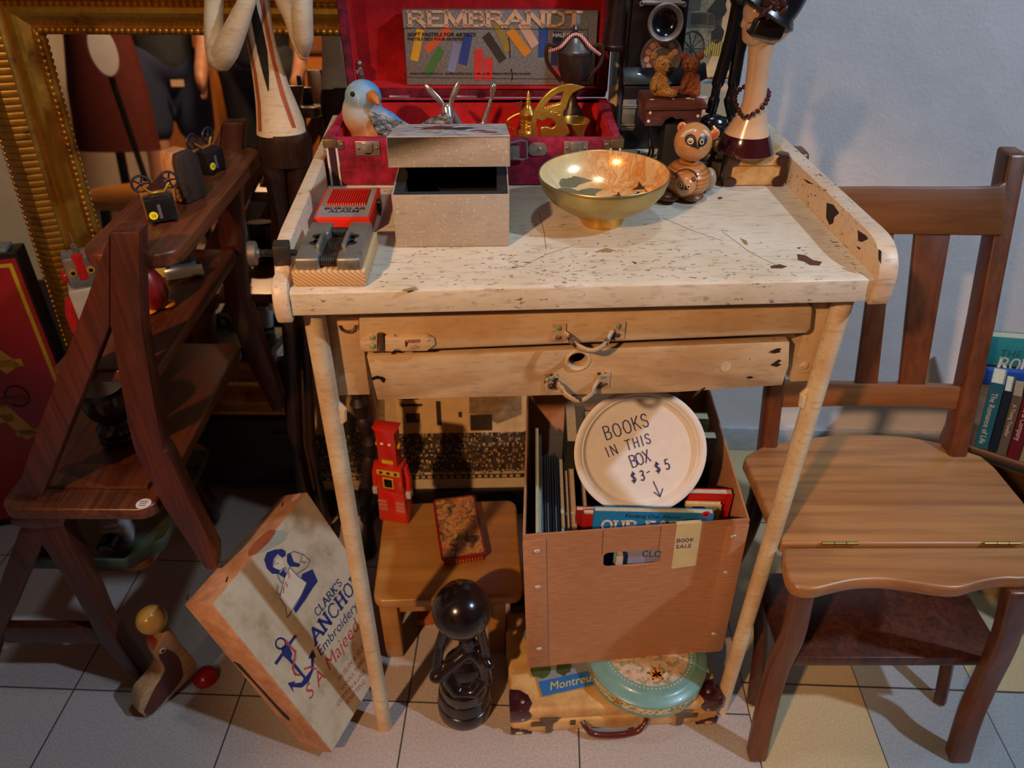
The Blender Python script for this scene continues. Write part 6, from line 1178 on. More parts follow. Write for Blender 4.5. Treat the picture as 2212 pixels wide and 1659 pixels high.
# framed school photograph
fpm = M.Translation((-.425, 1.205, 0)) @ M.Rotation(R(2), 4, 'Z') @ M.Rotation(R(-5), 4, 'X')
fp = thing('framed_photo', 'black framed sepia group photograph of a school standing behind the stool', 'picture', mat=fpm)
def QP(px, py): q = Lp(fp, px, py, 1, 0); return (q.x, q.z)
fz0 = QP(800, 1058)[1]; fl = QP(660, 1000)[0]; fw = .5
mb = MB(); mb.box(fl-.022, fl, -.012, .012, 0, .40); mb.box(fl+fw, fl+fw+.022, -.012, .012, 0, .40); mb.box(fl, fl+fw, -.012, .012, 0, fz0); mb.box(fl, fl+fw, -.012, .012, .38, .40); mb.build('frame', plain('0e0a09', .35, var=.1, coat=.2), fp, bev=.003)
MB().box(fl, fl+fw, .0, .008, fz0, .38).build('mount', plain('c9b58e', .6, var=.08), fp)
SEPM = plain('c9a878', .5, var=.15, sc=25); SE2 = plain('3a2c20', .5, var=.2); SE3 = plain('8a7252', .5, var=.25, sc=60)
fq = lambda d: FRONT(0, -d, 0); ix0 = QP(690, 1000)[0]; ix1 = fl+fw-.02
zc = QP(900, 1012)[1]; zcap = QP(900, 1030)[1]
decal(fp, 'photo_sky', [[(ix0, zc), (ix1, zc), (ix1, .365), (ix0, .365)]], fq(.0003), SEPM, .0002)
decal(fp, 'caption_band', [[(ix0, zcap-.007), (ix1, zcap-.007), (ix1, zcap+.005), (ix0, zcap+.005)]], fq(.0003), SE2, .0002)
mb = MB(); x = ix0+.01
while x < ix1-.02: w = random.uniform(.006, .012); mb.box(x, x+w, -.0012, -.0008, zcap-.004, zcap+.002); x += w+.006
mb.build('caption_writing', SEPM, fp)['kind'] = 'stuff'
def QZ(x, y): return QP(600+x/3.456, 820+y/3.456)
decal(fp, 'photo_building', [[QZ(690, 0), QZ(800, 0), QZ(800, 330), QZ(700, 350)]], fq(.0005), SE3, .0001); decal(fp, 'photo_building', [[QZ(880, 0), QZ(1430, 0), QZ(1420, 400), QZ(890, 410)]], fq(.0005), plain('d2ae78', .5, var=.08), .0001); decal(fp, 'photo_roof', [[QZ(1430, 0), QZ(1820, 0), QZ(1820, 260), QZ(1640, 330), QZ(1540, 270), QZ(1430, 250)]], fq(.0006), SE3, .0001)
mb = MB()
for q in ((960, 250, 1060, 320), (1190, 160, 1215, 340), (1350, 240, 1375, 280), (920, 180, 1080, 200), (900, 130, 1050, 150), (1440, 260, 1600, 380)): a, b = QZ(q[0], q[3]), QZ(q[2], q[1]); mb.box(a[0], b[0], -.0012, -.0008, a[1], b[1])
mb.build('photo_windows', SE2, fp)['kind'] = 'stuff'
decal(fp, 'photo_trees', [blob(*QZ(520, 330), .022, .03, 16, .3, 0, 3), blob(*QZ(780, 360), .028, .02, 16, .3, 0, 4), blob(*QZ(640, 460), .04, .02, 16, .3, 0, 5)], fq(.0007), SE2, .0001)
cz0, cz1 = QZ(1200, 690)[1], QZ(1200, 400)[1]
decal(fp, 'photo_crowd_shade', [[(ix0, cz0), (ix1, cz0), (ix1, cz1), (ix0, cz1)]], fq(.0008), plain('4a3a2a', .5, var=.4, sc=200), .0001)
rr = random.Random(9); tone = [plain('c9a878', .5, var=.15), plain('9a7c56', .5, var=.2), plain('d8bc8c', .5, var=.1), plain('2a2018', .5, var=.2)]; mbs = [MB() for _ in tone]
for r_ in range(8):
    z = cz0+.003+(cz1-cz0-.004)*r_/7
    for k in range(64):
        x = ix0+.004+(ix1-ix0-.008)*(k+.5*(r_ % 2)+rr.uniform(-.4, .4))/64
        if x < ix1-.004 and rr.random() < .85:
            i = 2 if (r_ in (2, 3) and .35 < (x-ix0)/(ix1-ix0) < .62) else rr.choice((0, 0, 1, 3)); zz = z+rr.uniform(-.0025, .0025)
            mbs[i].prism(blob(x, zz, rr.uniform(.0014, .0024), rr.uniform(.0018, .003), 7, .2, 0, k), 0, .0001, 'z', fq(.0011+.0001*r_)); mbs[rr.choice((1, 3))].prism(blob(x, zz-.0045, .0026, .0028, 7, .25, 0, k), 0, .0001, 'z', fq(.00105+.0001*r_))
for m_, t_ in zip(mbs, tone): m_.build('photo_crowd', t_, fp)['kind'] = 'stuff'
GLS = NT('picture_glass'); GLS.set('Base Color', (1, 1, 1, 1)).set('Roughness', .03).set('Transmission Weight', 1.0).set('IOR', 1.1)
# ---------------------------------------------------------------- suitcase, magazines, round tin
SUM = NT('tan_vulcan_fibre'); f = SUM.noise(22, 5, .65); SUM.set('Base Color', SUM.ramp(f, [(.32, hx('b08650')), (.55, hx('cfa86c')), (.75, hx('d8b880'))])).set('Roughness', .45); SUM.bump(f, .1)
PUR = plain('3c1620', .2, var=.12, sc=30, coat=.4); OLDM = metal('tarnished_brass', '7d6648', .4, dirt='4a3a2a')
sz0 = Zp(1104, 1586, 0); szr = Zp(1556, 1560, 0); sd = szr-sz0; SW, SD, SH_ = sd.length-.008, .20, .068
smx = M.Translation((sz0.x, sz0.y, 0)) @ M.Rotation(math.atan2(sd.y, sd.x), 4, 'Z')
su = thing('suitcase', 'small tan suitcase with dark red corners lying under the cardboard box', 'suitcase', mat=smx)
seam = .036
MB().box(0, SW, 0, SD, .0015, seam-.0008).build('base_shell', SUM.m, su, bev=.006, seg=4); MB().box(0, SW, 0, SD, seam+.0008, SH_).build('lid_shell', SUM.m, su, bev=.008, seg=4)
for x, s_ in ((0, 1), (SW, -1)):
    mb = MB(); mb.prism([(x-.001*s_, seam+.002), (x+.024*s_, seam+.002), (x+.034*s_, seam+.014), (x+.034*s_, SH_-.01), (x+.028*s_, SH_), (x+.006*s_, SH_), (x-.001*s_, SH_-.006)], -.0022, .004, 'y'); mb.prism([(x-.001*s_, -.0015), (x+.028*s_, -.0015), (x+.036*s_, .012), (x+.030*s_, .028), (x+.016*s_, .038), (x-.001*s_, .04)], SH_-.004, SH_+.0022, 'z'); mb.prism([(-.0015, seam+.002), (.036, seam+.002), (.036, SH_-.006), (.03, SH_), (-.0015, SH_)], x-.0018 if s_ > 0 else x-.002, x+.002 if s_ > 0 else x+.0018, 'x'); cp_ = mb.build('corner_cap', PUR, su, bev=.0015)
    for q in ((x+.02*s_, -.002, seam+.008), (x+.02*s_, .016, SH_+.002)): MB().ball(q, (.004, .0022, .004) if q[1] < 0 else (.004, .004, .0022), 12).build('rivet', metal('rivet_nickel', 'b0a494', .35), cp_)
    mb = MB(); mb.prism([(x-.0008*s_, .0), (x+.036*s_, .0), (x+.028*s_, .010), (x+.014*s_, .016), (x-.0008*s_, .018)], -.0022, .003, 'y'); fc = mb.build('foot_cap', PUR, su, bev=.001); MB().ball((x+.014*s_, -.0018, .005), (.0075, .0018, .0042), 14).build('stud', plain('cdb98c', .4, .2), fc)
for px in (1187, 1472):
    c_ = Lp(su, px, 1540, 1, -.002).x
    MB().box(c_-.030, c_-.002, -.002, .0, seam-.014, seam-.002).build('lock_plate', OLDM, su, bev=.0008) if px < 1300 else MB().box(c_+.004, c_+.030, -.002, .0, seam-.014, seam-.002).build('lock_plate', OLDM, su, bev=.0008)
    mb = MB(); mb.prism([(c_-.017, seam+.010), (c_+.017, seam+.010), (c_+.013, seam+.001), (c_+.006, seam-.006), (c_+.005, .004), (c_-.005, .004), (c_-.006, seam-.006), (c_-.013, seam+.001)], -.0045, -.0005, 'y'); mb.build('hasp', plain('6a543e', .4, .3, var=.15), su, bev=.001)
c_ = Lp(su, 1327, 1560, 1, -.004).x
mb = MB(); mb.tube(crom([(c_-.055, -.002, seam-.004), (c_-.05, -.010, seam-.010), (c_-.036, -.016, seam-.022), (c_, -.018, seam-.026), (c_+.036, -.016, seam-.022), (c_+.05, -.010, seam-.010), (c_+.055, -.002, seam-.004)], 5), [.0045]*8+[.0062]*15+[.0045]*8, 14, flat=.9); mb.build('handle', plain('5a2016', .25, var=.15, coat=.4), su)
MB().box(c_-.075, c_-.066, -.0015, .0, seam-.016, seam-.003).build('keeper', OLDM, su)
# magazines lying on the suitcase
mz = SH_+.0025
mgm = M.Translation((Zp(1172, 1506, mz).x, Zp(1172, 1506, mz).y, mz)) @ M.Rotation(R(14), 4, 'Z')
mg = thing('magazine', 'grey magazine with blue Montreux corner strip and cherries lying on the suitcase', 'magazine', mat=mgm)
MB().box(0, .13, 0, .14, 0, .003).build('pages', plain('8a8d92', .5, var=.1), mg)
MB().box(0, .13, 0, .027, .003, .0034).build('blue_strip', plain('2f6fb5', .4, var=.06), mg); txt(mg, 'title', 'Montreux', TOP(.014, .007, .0034), .021, plain('d8c23a', .5, var=.05), ext=.0001, shear=.35)
decal(mg, 'leaf_picture', [blob(.012, .047, .018, .016, 14, .2, 0, 4)], TOP(0, 0, .003), plain('44562a', .5, var=.2)); decal(mg, 'leaf_picture', [blob(.05, .044, .014, .015, 14, .2, 0, 5)], TOP(0, 0, .003), plain('44562a', .5, var=.2)); decal(mg, 'cherry_picture', [blob(.046, .06, .013, .008, 14, .1, 0, 6)], TOP(0, 0, .0031), plain('c0242c', .4, var=.1)); decal(mg, 'cherry_picture', [blob(.018, .061, .010, .007, 14, .1, 0, 7)], TOP(0, 0, .0031), plain('a81e2a', .4, var=.1))
q = Zp(1102, 1345, .045); bmz = thing('magazine', 'dark blue and grey magazine standing behind the suitcase at its left end', 'magazine', mat=M.Translation((q.x, .915, 0)) @ M.Rotation(R(5), 4, 'Z'))
MB().box(0, .11, 0, .012, 0, .085).build('pages', plain('7d8288', .5, var=.1), bmz); MB().box(.0, .11, -.0006, 0, .05, .085).build('blue_panel', plain('1d3c8c', .4, var=.08), bmz)
bk_ = thing('suitcase', 'black suitcase standing behind the tan suitcase under the cardboard box', 'suitcase', (.032, .955, 0)); MB().box(0, .32, 0, .12, .004, .110).build('shell', plain('121216', .4, var=.1), bk_, bev=.006)
MB().box(.004, .316, -.001, 0, .062, .066).build('rim', OLDM, bk_); MB().box(.02, .30, .01, .11, 0, .004).build('feet', BLACK, bk_)
# round cake tin
rtc = Zp(1398, 1440, SH_+.02); rt_ = thing('cake_tin', 'round pale blue flowered cake tin on the suitcase under the cardboard box', 'tin', (rtc.x, rtc.y+.016, SH_+.0026)); rr0 = .101
CYA = plain('6d9c98', .32, var=.1, sc=25, coat=.3); t = NT('flower_band'); f = t.noise(150, 4, .7); t.set('Base Color', t.ramp(f, [(.4, hx('6f7a52')), (.5, hx('c9bb94')), (.62, hx('d8cca8'))])).set('Roughness', .35); FB = t.m
MB().lathe([(0, 0), (rr0-.004, 0), (rr0, .003), (rr0, .012), (rr0-.001, .013), (rr0-.001, .0285), (0, .0285)], 64).build('tin_base', CYA, rt_)
MB().lathe([(rr0+.0004, .012), (rr0+.0006, .013), (rr0+.0006, .027), (rr0+.0003, .028), (rr0-.002, .028), (rr0-.002, .012)], 64, cap=False).build('flower_band', FB, rt_)
MB().lathe([(0, .0285), (rr0+.001, .0285), (rr0+.0015, .030), (rr0+.001, .0325), (rr0-.004, .0365), (rr0-.012, .0385), (rr0-.016, .0405), (rr0-.018, .0425), (rr0-.026, .0435), (0, .0435)], 64).build('tin_lid', CYA, rt_)
t = NT('lid_flowers'); f = t.noise(90, 4, .7); t.set('Base Color', t.ramp(f, [(.42, hx('8a8a66')), (.5, hx('c4ac90')), (.64, hx('cfb89c'))])).set('Roughness', .35)
MB().lathe([(0, .0435), (rr0-.032, .0435), (rr0-.034, .0440), (0, .0440)], 64).build('lid_picture', t.m, rt_)
mb = MB()
for k in range(70): a = 2*PI*k/70; mb.ball(((rr0-.027)*math.cos(a), (rr0-.027)*math.sin(a), .0437), .0016, 6)
mb.build('beading', plain('d8c8a4', .4, var=0), rt_)['kind'] = 'stuff'
def flower(par, c, n, s_, col, m=None):
    mb = MB()
    for k in range(6):
        a = 2*PI*k/6+n; p = V((math.cos(a)*s_*.55, math.sin(a)*s_*.45, 0)); mb.prism(blob(p.x, p.y, s_*.5, s_*.42, 8, .15, a, k), 0, .0003, 'z', c)
    o_ = mb.build('flower', plain(col, .4, var=.25, sc=300), par)
    mb = MB()
    for k in range(5): a = 2*PI*k/5+.4; p = V((math.cos(a)*s_*1.1, math.sin(a)*s_*.8, 0)); mb.prism(blob(p.x, p.y, s_*.4, s_*.22, 8, .1, a, k), 0, .0002, 'z', c)
    mb.build('leaves', plain('4a5a2c', .5, var=.2), par)
for ang, col in ((-PI/2-.62, 'd8922a'), (-PI/2+.38, 'd8b42e'), (-PI/2-1.25, 'd8922a'), (-PI/2+1.2, 'd8b42e')):
    n = V((math.cos(ang), math.sin(ang), 0)); flower(rt_, frame(n*(rr0+.0008)+V((0, 0, .0205)), (-n.y, n.x, 0), (0, 0, 1)), .3, .0078, col)
flower(rt_, TOP(.008, -.048, .0441), .1, .011, 'd87c22')
# ---------------------------------------------------------------- cardboard box of books
CARD = NT('brown_cardboard'); f = CARD.noise(1, 5, .65, CARD.map((40, 40, 260))); g = CARD.noise(8, 3, .5); CARD.set('Base Color', CARD.mix(t_ if (t_ := CARD.ramp(g, [(.4, 0.0), (.7, .3)])) else 0, CARD.ramp(f, [(.35, hx('a5724e')), (.65, hx('b98560'))]), hx('97643f'))).set('Roughness', .75); CARD.bump(f, .12, .0008)
CB0 = V((.0292, .7425, SH_+.0463)); CBX, CBD, CBH = .334, .335, .319
cbm = M.Translation(CB0) @ M.Rotation(R(6.0), 4, 'Z')
cbx = thing('cardboard_box', 'open brown cardboard file box full of books standing on the tan suitcase', 'box', mat=cbm); k_ = .0032
def CP(px, py, v=0): q = Lp(cbx, px, py, 1, v); return (q.x+.04*q.z, q.z)     # the carton leans: see the shear below
hole = rrect(CP(1304, 1200)[0], CP(1428, 1200)[0], CP(1366, 1222)[1], CP(1366, 1190)[1], .008, 4)
# the hand hole is cut through the front wall: four strips round it, corners filled to a rounded outline
x0, x1, z0, z1 = min(p[0] for p in hole), max(p[0] for p in hole), min(p[1] for p in hole), max(p[1] for p in hole)
mb = MB(); mb.box(0, CBX, 0, k_, 0, z0); mb.box(0, CBX, 0, k_, z1, CBH); mb.box(0, x0, 0, k_, z0, z1); mb.box(x1, CBX, 0, k_, z0, z1)
for cx, cz, sx_, sz_ in ((x0, z0, 1, 1), (x1, z0, -1, 1), (x1, z1, -1, -1), (x0, z1, 1, -1)):
    r_ = .008; mb.prism([(cx, cz)]+[(cx+sx_*(r_-r_*math.sin(a)), cz+sz_*(r_-r_*math.cos(a))) for a in [PI/2*i/5 for i in range(6)]], 0, k_, 'y')
mb.build('front_wall', CARD.m, cbx)
mb = MB(); mb.box(0, k_, k_, CBD, 0, CBH); mb.build('side_wall', CARD.m, cbx, bev=.0006); mb = MB(); mb.box(CBX-k_, CBX, k_, CBD, 0, CBH); mb.build('side_wall', CARD.m, cbx, bev=.0006)
mb = MB(); mb.box(k_, CBX-k_, CBD-k_, CBD, 0, CBH); mb.build('back_wall', CARD.m, cbx, bev=.0006); MB().box(k_, CBX-k_, k_, CBD-k_, 0, k_).build('bottom', CARD.m, cbx)
for x, s_ in ((-.0005, 1), (CBX+.0005, -1)):
    mb = MB(); mb.prism([(x, .006), (x+.005*s_, .0005), (x+.036*s_, .0), (x+.034*s_, CBH-.010), (x+.028*s_, CBH-.008), (x, CBH-.010)], -.0020, .0, 'y'); cf = mb.build('corner_flap', CARD.m, cbx, bev=.0005)
    for z in (CBH-.032, CBH-.112, .052): MB().ball((x+.0205*s_, -.0022, z), (.0052, .0020, .0036), 14).build('rivet', plain('d2ccc4', .35, .5, var=.05), cf)
mb = MB(); a, b = CP(1303, 1150), CP(1428, 1140); mb.box(a[0]-.0004, a[0]+.0004, -.0004, 0, z1-.002, CBH); mb.box(b[0]-.0004, b[0]+.0004, -.0004, 0, z1-.002, CBH); mb.build('crease_lines', plain('6e452a', .8), cbx)
TAPE = plain('cfbd8a', .55, var=.08, sc=40); tp = [CP(*p) for p in ((1462, 1134), (1516, 1131), (1503, 1221), (1450, 1228))]
mb = MB(); mb.prism(tp, -.0005, 0, 'y'); mb.prism([(tp[0][0], CBH-.001), (tp[1][0], CBH-.001), (tp[1][0], CBH+.0006), (tp[0][0], CBH+.0006)], -.0005, .006, 'y'); tpo = mb.build('masking_tape', TAPE, cbx)
BLU = plain('26306e', .6, var=.05); q = CP(1461, 1171); strokes(cbx, 'handwriting', 'BOOK', FRONT(q[0], -.0006, q[1]), .0072, BLU, w=.13, gap=.22, jit=.05); q = CP(1460, 1184); strokes(cbx, 'handwriting', 'SALE', FRONT(q[0], -.0006, q[1]), .0072, BLU, w=.13, gap=.22, jit=.05)
shear = M(((1, .135, -.04, 0), (0, 1, 0, 0), (0, 0, 1, 0), (0, 0, 0, 1)))      # an old carton pushed out of square
for o_ in cbx.children_recursive: o_.data.transform(shear)
outer = cbx
cbi = M.Translation(CB0+V((0, 0, .0006))) @ M.Rotation(R(-1.2), 4, 'Z')
# books in the box; each stands on the bottom
FR['inside'] = cbi
class _I: name = 'inside'
cin = _I()
BZ = CB0.z+k_; PAPER = plain('cbbfa2', .7, var=.12, sc=200)
def book(name, label, x, y, th, d, h, cov, spine=None, lean=0, yaw=0, group=None, pag=None):
    m = cbi @ M.Translation((x, y, k_)) @ M.Rotation(R(yaw), 4, 'Z') @ M.Rotation(R(lean), 4, 'Y')
    b_ = thing(name, label, 'book', mat=m, group=group)
    MB().box(.0006, th-.0006, .001, d-.001, .001, h-.0015).build('pages', pag or PAPER, b_)
    mb = MB(); mb.box(0, .0006, 0, d, 0, h); mb.box(th-.0006, th, 0, d, 0, h); mb.box(.0006, th-.0006, 0, .0006 if spine != 'back' else .0006, 0, h); mb.build('cover', cov, b_); return b_
PB = plain('bcd0cc', .5, var=.06); bk1 = [('pale mint spined thin book at the far left of the cardboard box', .0045, .30, 'b8cfc8'), ('second thin mint book from the left of the cardboard box', .005, .285, 'a9c4be')]
x = .0065
for l_, th, h, c in bk1: book('book', l_, x, .012, th, .25, h, plain(c, .5, var=.05)); x += th+.0008
cols = ['14161c', '1a1c22', '16181e', '1b1d24', '15171d', '191b21', '16181d']
words = ['first', 'second', 'third', 'fourth', 'fifth', 'sixth', 'seventh']
for k, c in enumerate(cols): book('pamphlet', 'black and white spined pamphlet, %s from the left beside the mint books' % words[k], x, .012, .0034, .24, .245+.004*(k % 3), plain(c, .5, var=.05), pag=plain('b9c0c4', .6)); x += .0042
for l_, th, h, c in (('navy paperback with cream page edges right of the black pamphlets', .007, .25, '1d4a7c'), ('teal paperback with cream page edges beside the navy one', .006, .245, '2a6a8c'), ('pink spined paperback right of the teal one in the cardboard box', .009, .25, 'b8646a')): book('paperback', l_, x, .020, th, .22, h, plain(c, .5, var=.08)); x += th+.0016
book('paperback', 'violet spined paperback leaning at the edge of the dark gap in the cardboard box', x+.003, .022, .007, .22, .235, plain('5a4a86', .5, var=.08), lean=2)
x += .03
# books facing front (covers parallel to the front wall)
def fbook(label, x0, x1, y, th, z1_, cov, lean=0, group=None, name='book'):
    m = cbi @ M.Translation((x0, y, k_)) @ M.Rotation(R(-lean), 4, 'X'); b_ = thing('book', label, 'book', mat=m); w = x1-x0
    MB().box(.001, w-.001, .0008, th-.0008, .001, z1_-.002).build('pages', PAPER, b_); mb = MB(); mb.box(0, w, 0, .0008, 0, z1_); mb.box(0, w, th-.0008, th, 0, z1_); mb.box(0, .0008, .0008, th-.0008, 0, z1_); mb.build('cover', cov, b_, bev=.0003); return b_
yb_ = .058; a_ = Lp(cin, 1284, 1104, 1, yb_); b2 = Lp(cin, 1545, 1100, 1, yb_)
bb_ = fbook('blue hardback titled Finding Out About OUR EARTH in front of the paper plate', a_.x, b2.x, yb_, .011, a_.z-k_, plain('1f78b4', .4, var=.05))
FRb = lambda px, py: (Lp(bb_, px, py, 1, -.0001).x, Lp(bb_, px, py, 1, -.0001).z)
q = FRb(1350, 1118); q2 = FRb(1471, 1118); txo = txt(bb_, 'title', 'Finding Out About', M.Identity(4), 1, INK, ext=0, off=.01); wmax = max(v.co.x for v in txo.data.vertices); txo.data.transform(FRONT(q[0], -.0002, q[1]) @ M.Diagonal(((q2[0]-q[0])/wmax, (q2[0]-q[0])/wmax, .001, 1)))
q = FRb(1300, 1124); q2 = FRb(1524, 1124); hh_ = .021; W1 = 'OUR EARTH'; strokes(bb_, 'title', W1.replace(' ', ' '), FRONT(q[0], -.0004, q[1]-hh_), hh_, plain('e6dcd2', .5, var=.03), w=.17, serif=.3, vw=.26, gap=.1, wide=((q2[0]-q[0])/hh_-.1*8)/sum(GL[c][0] for c in W1))
q = FRb(1525, 1111); MB().prism(blob(q[0], q[1], .006, .0062, 18, 0), -.0006, 0, 'y').build('emblem', plain('c42a2a', .5, var=0), bb_); MB().prism(blob(q[0], q[1]-.0004, .0025, .003, 10, .15), -.0009, -.0006, 'y').build('emblem_mark', plain('6a1414', .5, var=0), bb_)
fbook('light blue thin booklet standing in front of the blue hardback', FRb(1330, 1135)[0]+a_.x, FRb(1428, 1135)[0]+a_.x, .046, .006, .275, plain('6fa8cc', .5, var=.06))
c2 = fbook('lavender book with dark script seen through the hand hole of the cardboard box', x0+.030, x1+.004, .034, .008, .252, plain('8f93b8', .5, var=.08))
strokes(c2, 'title', 'CLC', FRONT(.02, -.0002, .238-.0), .012, INK, w=.09, gap=.1); decal(c2, 'picture', [blob(.03, .215, .018, .006, 12, .3, 0, 3), blob(.055, .218, .012, .006, 12, .3, 0, 4)], FRONT(0, -.0002, 0), plain('2a2a38', .5))
book('book', 'white striped thin book seen at left of the hand hole', x0+.010, .024, .010, .014, .245, plain('c9c4b8', .5, var=.1))
rb_ = fbook('red hardback standing right behind the blue hardback', a_.x-.014, b2.x-.03, .073, .012, .285, plain('a81c18', .4, var=.08)); fbook('second red book a little further back in the cardboard box', a_.x-.024, a_.x+.10, .088, .010, .278, plain('8a1814', .45, var=.08))
fbook('red book with yellow label at the right, beside the paper plate', CBX-.090, CBX-.022, .108, .012, .30, plain('b01a1a', .4, var=.08)); yl = fbook('yellow labelled book in front of the red one at the right', CBX-.095, CBX-.040, .096, .008, .288, plain('c9a24c', .5, var=.15))
MB().prism(rrect(.010, .030, .262, .284, .002), -.0004, 0, 'y').build('label', plain('2a2420', .5), yl)
fbook('black book with yellow edge standing behind the paper plate', .09, .30, .2, .018, .335, plain('141412', .45, var=.1)); gbk = fbook('tall green and yellow illustrated book at the back of the cardboard box', .085, .29, .228, .018, .352, plain('3a4a24', .45, var=.5, sc=30)); decal(gbk, 'cover_picture', [blob(.03, .31, .018, .028, 12, .3, 0, 3), blob(.10, .335, .03, .01, 12, .3, 0, 5)], FRONT(0, -.0002, 0), plain('a8a82c', .5, var=.3)); decal(gbk, 'cover_picture', [blob(.06, .338, .012, .009, 12, .3, 0, 7)], FRONT(0, -.0002, 0), plain('b8302a', .5, var=.1))
book('book', 'dark spined book on the left side near the back of the cardboard box', .058, .215, .018, .1, .31, plain('2a2622', .5, var=.1))
# paper plate sign
PY = .128; pc = Lp(cin, 1383, 978, 1, PY); pr_ = .1005
pmx = cbi @ M.Translation(pc) @ M.Rotation(R(-24), 4, 'X')
pl_ = thing('paper_plate', 'round white paper plate sign BOOKS IN THIS BOX $3-$5 standing among books', 'sign', mat=pmx)
PLM = plain('e4e0da', .65, var=.03, sc=60); zrot = M.Rotation(PI/2, 4, 'X')
MB().lathe([(0, -.009), (.0800, -.009), (.0820, -.0083), (.0838, -.0062), (.0855, -.0030), (.0872, -.0018), (.0885, -.0024), (.0905, .0), (.0972, .0022), (pr_, .0005), (pr_, -.0005), (.0972, .0006), (.0905, -.0016), (.0885, -.0042), (.0872, -.0036), (.0855, -.0048), (.0838, -.008), (.0820, -.0101), (.080, -.0108), (0, -.0108)], 72, zrot).build('plate', PLM, pl_, ang=60)
PEN = plain('35407c', .6, var=.05)
def PLP(px, py): q = Lp(pl_, px, py, 1, .0088); return (q.x, q.z)
def PPX(x, y): return PLP(1080+x/3.456, 840+y/3.456)
def hand(s, p0, p1, hpx, w=.085):
    a, b = V(PPX(*p0)), V(PPX(*p1)); d = b-a; hh_ = abs(PPX(p0[0], p0[1]-hpx)[1]-a.y); n = sum(GL[c][0] for c in s)
    g_ = (d.length/hh_-n*.8)/max(1, len(s)-1)
    strokes(pl_, 'handwriting', s, frame((a.x, .0084, a.y), (d.x, 0, d.y), (-d.y, 0, d.x)), hh_, PEN, w=w, gap=g_, wide=.8, jit=.03)
hand('BOOKS', (790, 385), (1120, 275), 100); hand('IN', (810, 510), (885, 480), 75, .1); hand('THIS', (945, 460), (1130, 405), 75, .1); hand('BOX', (985, 590), (1130, 540), 90, .09); hand('$3', (985, 700), (1085, 680), 75, .12); hand('-', (1105, 655), (1150, 640), 70, .12); hand('$5', (1170, 625), (1275, 595), 75, .12)
mb = MB()
for q in (((1145, 690), (1195, 800)), ((1150, 770), (1195, 805)), ((1195, 805), (1215, 745))): ribbon(mb, [PPX(*p) for p in q], .0016, FRONT(0, .0084, 0), .0003)
mb.build('arrow', PEN, pl_)
# ---------------------------------------------------------------- library chair at the right
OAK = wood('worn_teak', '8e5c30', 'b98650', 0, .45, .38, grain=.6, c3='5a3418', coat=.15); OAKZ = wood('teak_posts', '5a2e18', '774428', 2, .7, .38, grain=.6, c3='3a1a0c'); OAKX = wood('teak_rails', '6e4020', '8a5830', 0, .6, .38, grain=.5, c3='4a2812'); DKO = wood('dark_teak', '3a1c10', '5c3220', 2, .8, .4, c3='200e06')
CSZ = .432
ch = thing('chair', 'brown wooden library chair with hinged seat, slatted back and sabre legs at the right', 'chair', mat=M.Translation((.42, .68, 0)) @ M.Rotation(R(.5), 4, 'Z'))
def SE(px, py, z=CSZ): q = Lp(ch, px, py, 2, z); return (q.x, q.y)
hyl = SE(1690, 1177); hyr = SE(2205, 1173); xr_ = hyr[0]+.085
back = [SE(1690, 1174), SE(1660, 1110), SE(1630, 1040), SE(1608, 992), SE(1612, 984), SE(1650, 962), SE(1720, 948)]
bl = crom([SE(1720, 948), SE(1800, 940), SE(1880, 938), SE(1960, 943), SE(2040, 958)], 4); bl = [tuple(p) for p in bl]
rgt = [SE(2120, 985), SE(2150, 1010), SE(2212, 1085), SE(2262, 1174)]
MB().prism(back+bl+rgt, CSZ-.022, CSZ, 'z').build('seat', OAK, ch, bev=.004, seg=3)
fr = [SE(1692, 1181), SE(1694, 1215)]+[tuple(p) for p in crom([SE(1694, 1215), SE(1703, 1248), SE(1722, 1268), SE(1760, 1273), SE(1800, 1264), SE(1850, 1254), SE(1910, 1252), SE(1970, 1259), SE(2030, 1268), SE(2075, 1270), SE(2120, 1258), SE(2170, 1250), SE(2215, 1250), SE(2250, 1240), SE(2266, 1215)], 4)][1:]+[SE(2266, 1180)]
MB().prism(fr, CSZ-.022, CSZ, 'z').build('seat_front', OAK, ch, bev=.005, seg=3)
for px0, px1 in ((1775, 1852), (2125, 2203)):
    a, b = SE(px0, 1176), SE(px1, 1175); hg = MB(); hg.cyl((a[0], (a[1]+b[1])/2, CSZ+.0012), (b[0], (a[1]+b[1])/2, CSZ+.0012), .0024, n=12); h_ = hg.build('hinge', metal('hinge_brass', 'a8904e', .3), ch)
    for k in (.34, .67): x = a[0]+(b[0]-a[0])*k; MB().cyl((x-.0005, (a[1]+b[1])/2, CSZ+.0012), (x+.0005, (a[1]+b[1])/2, CSZ+.0012), .0026, n=12).build('knuckle_gap', BLACK, h_)
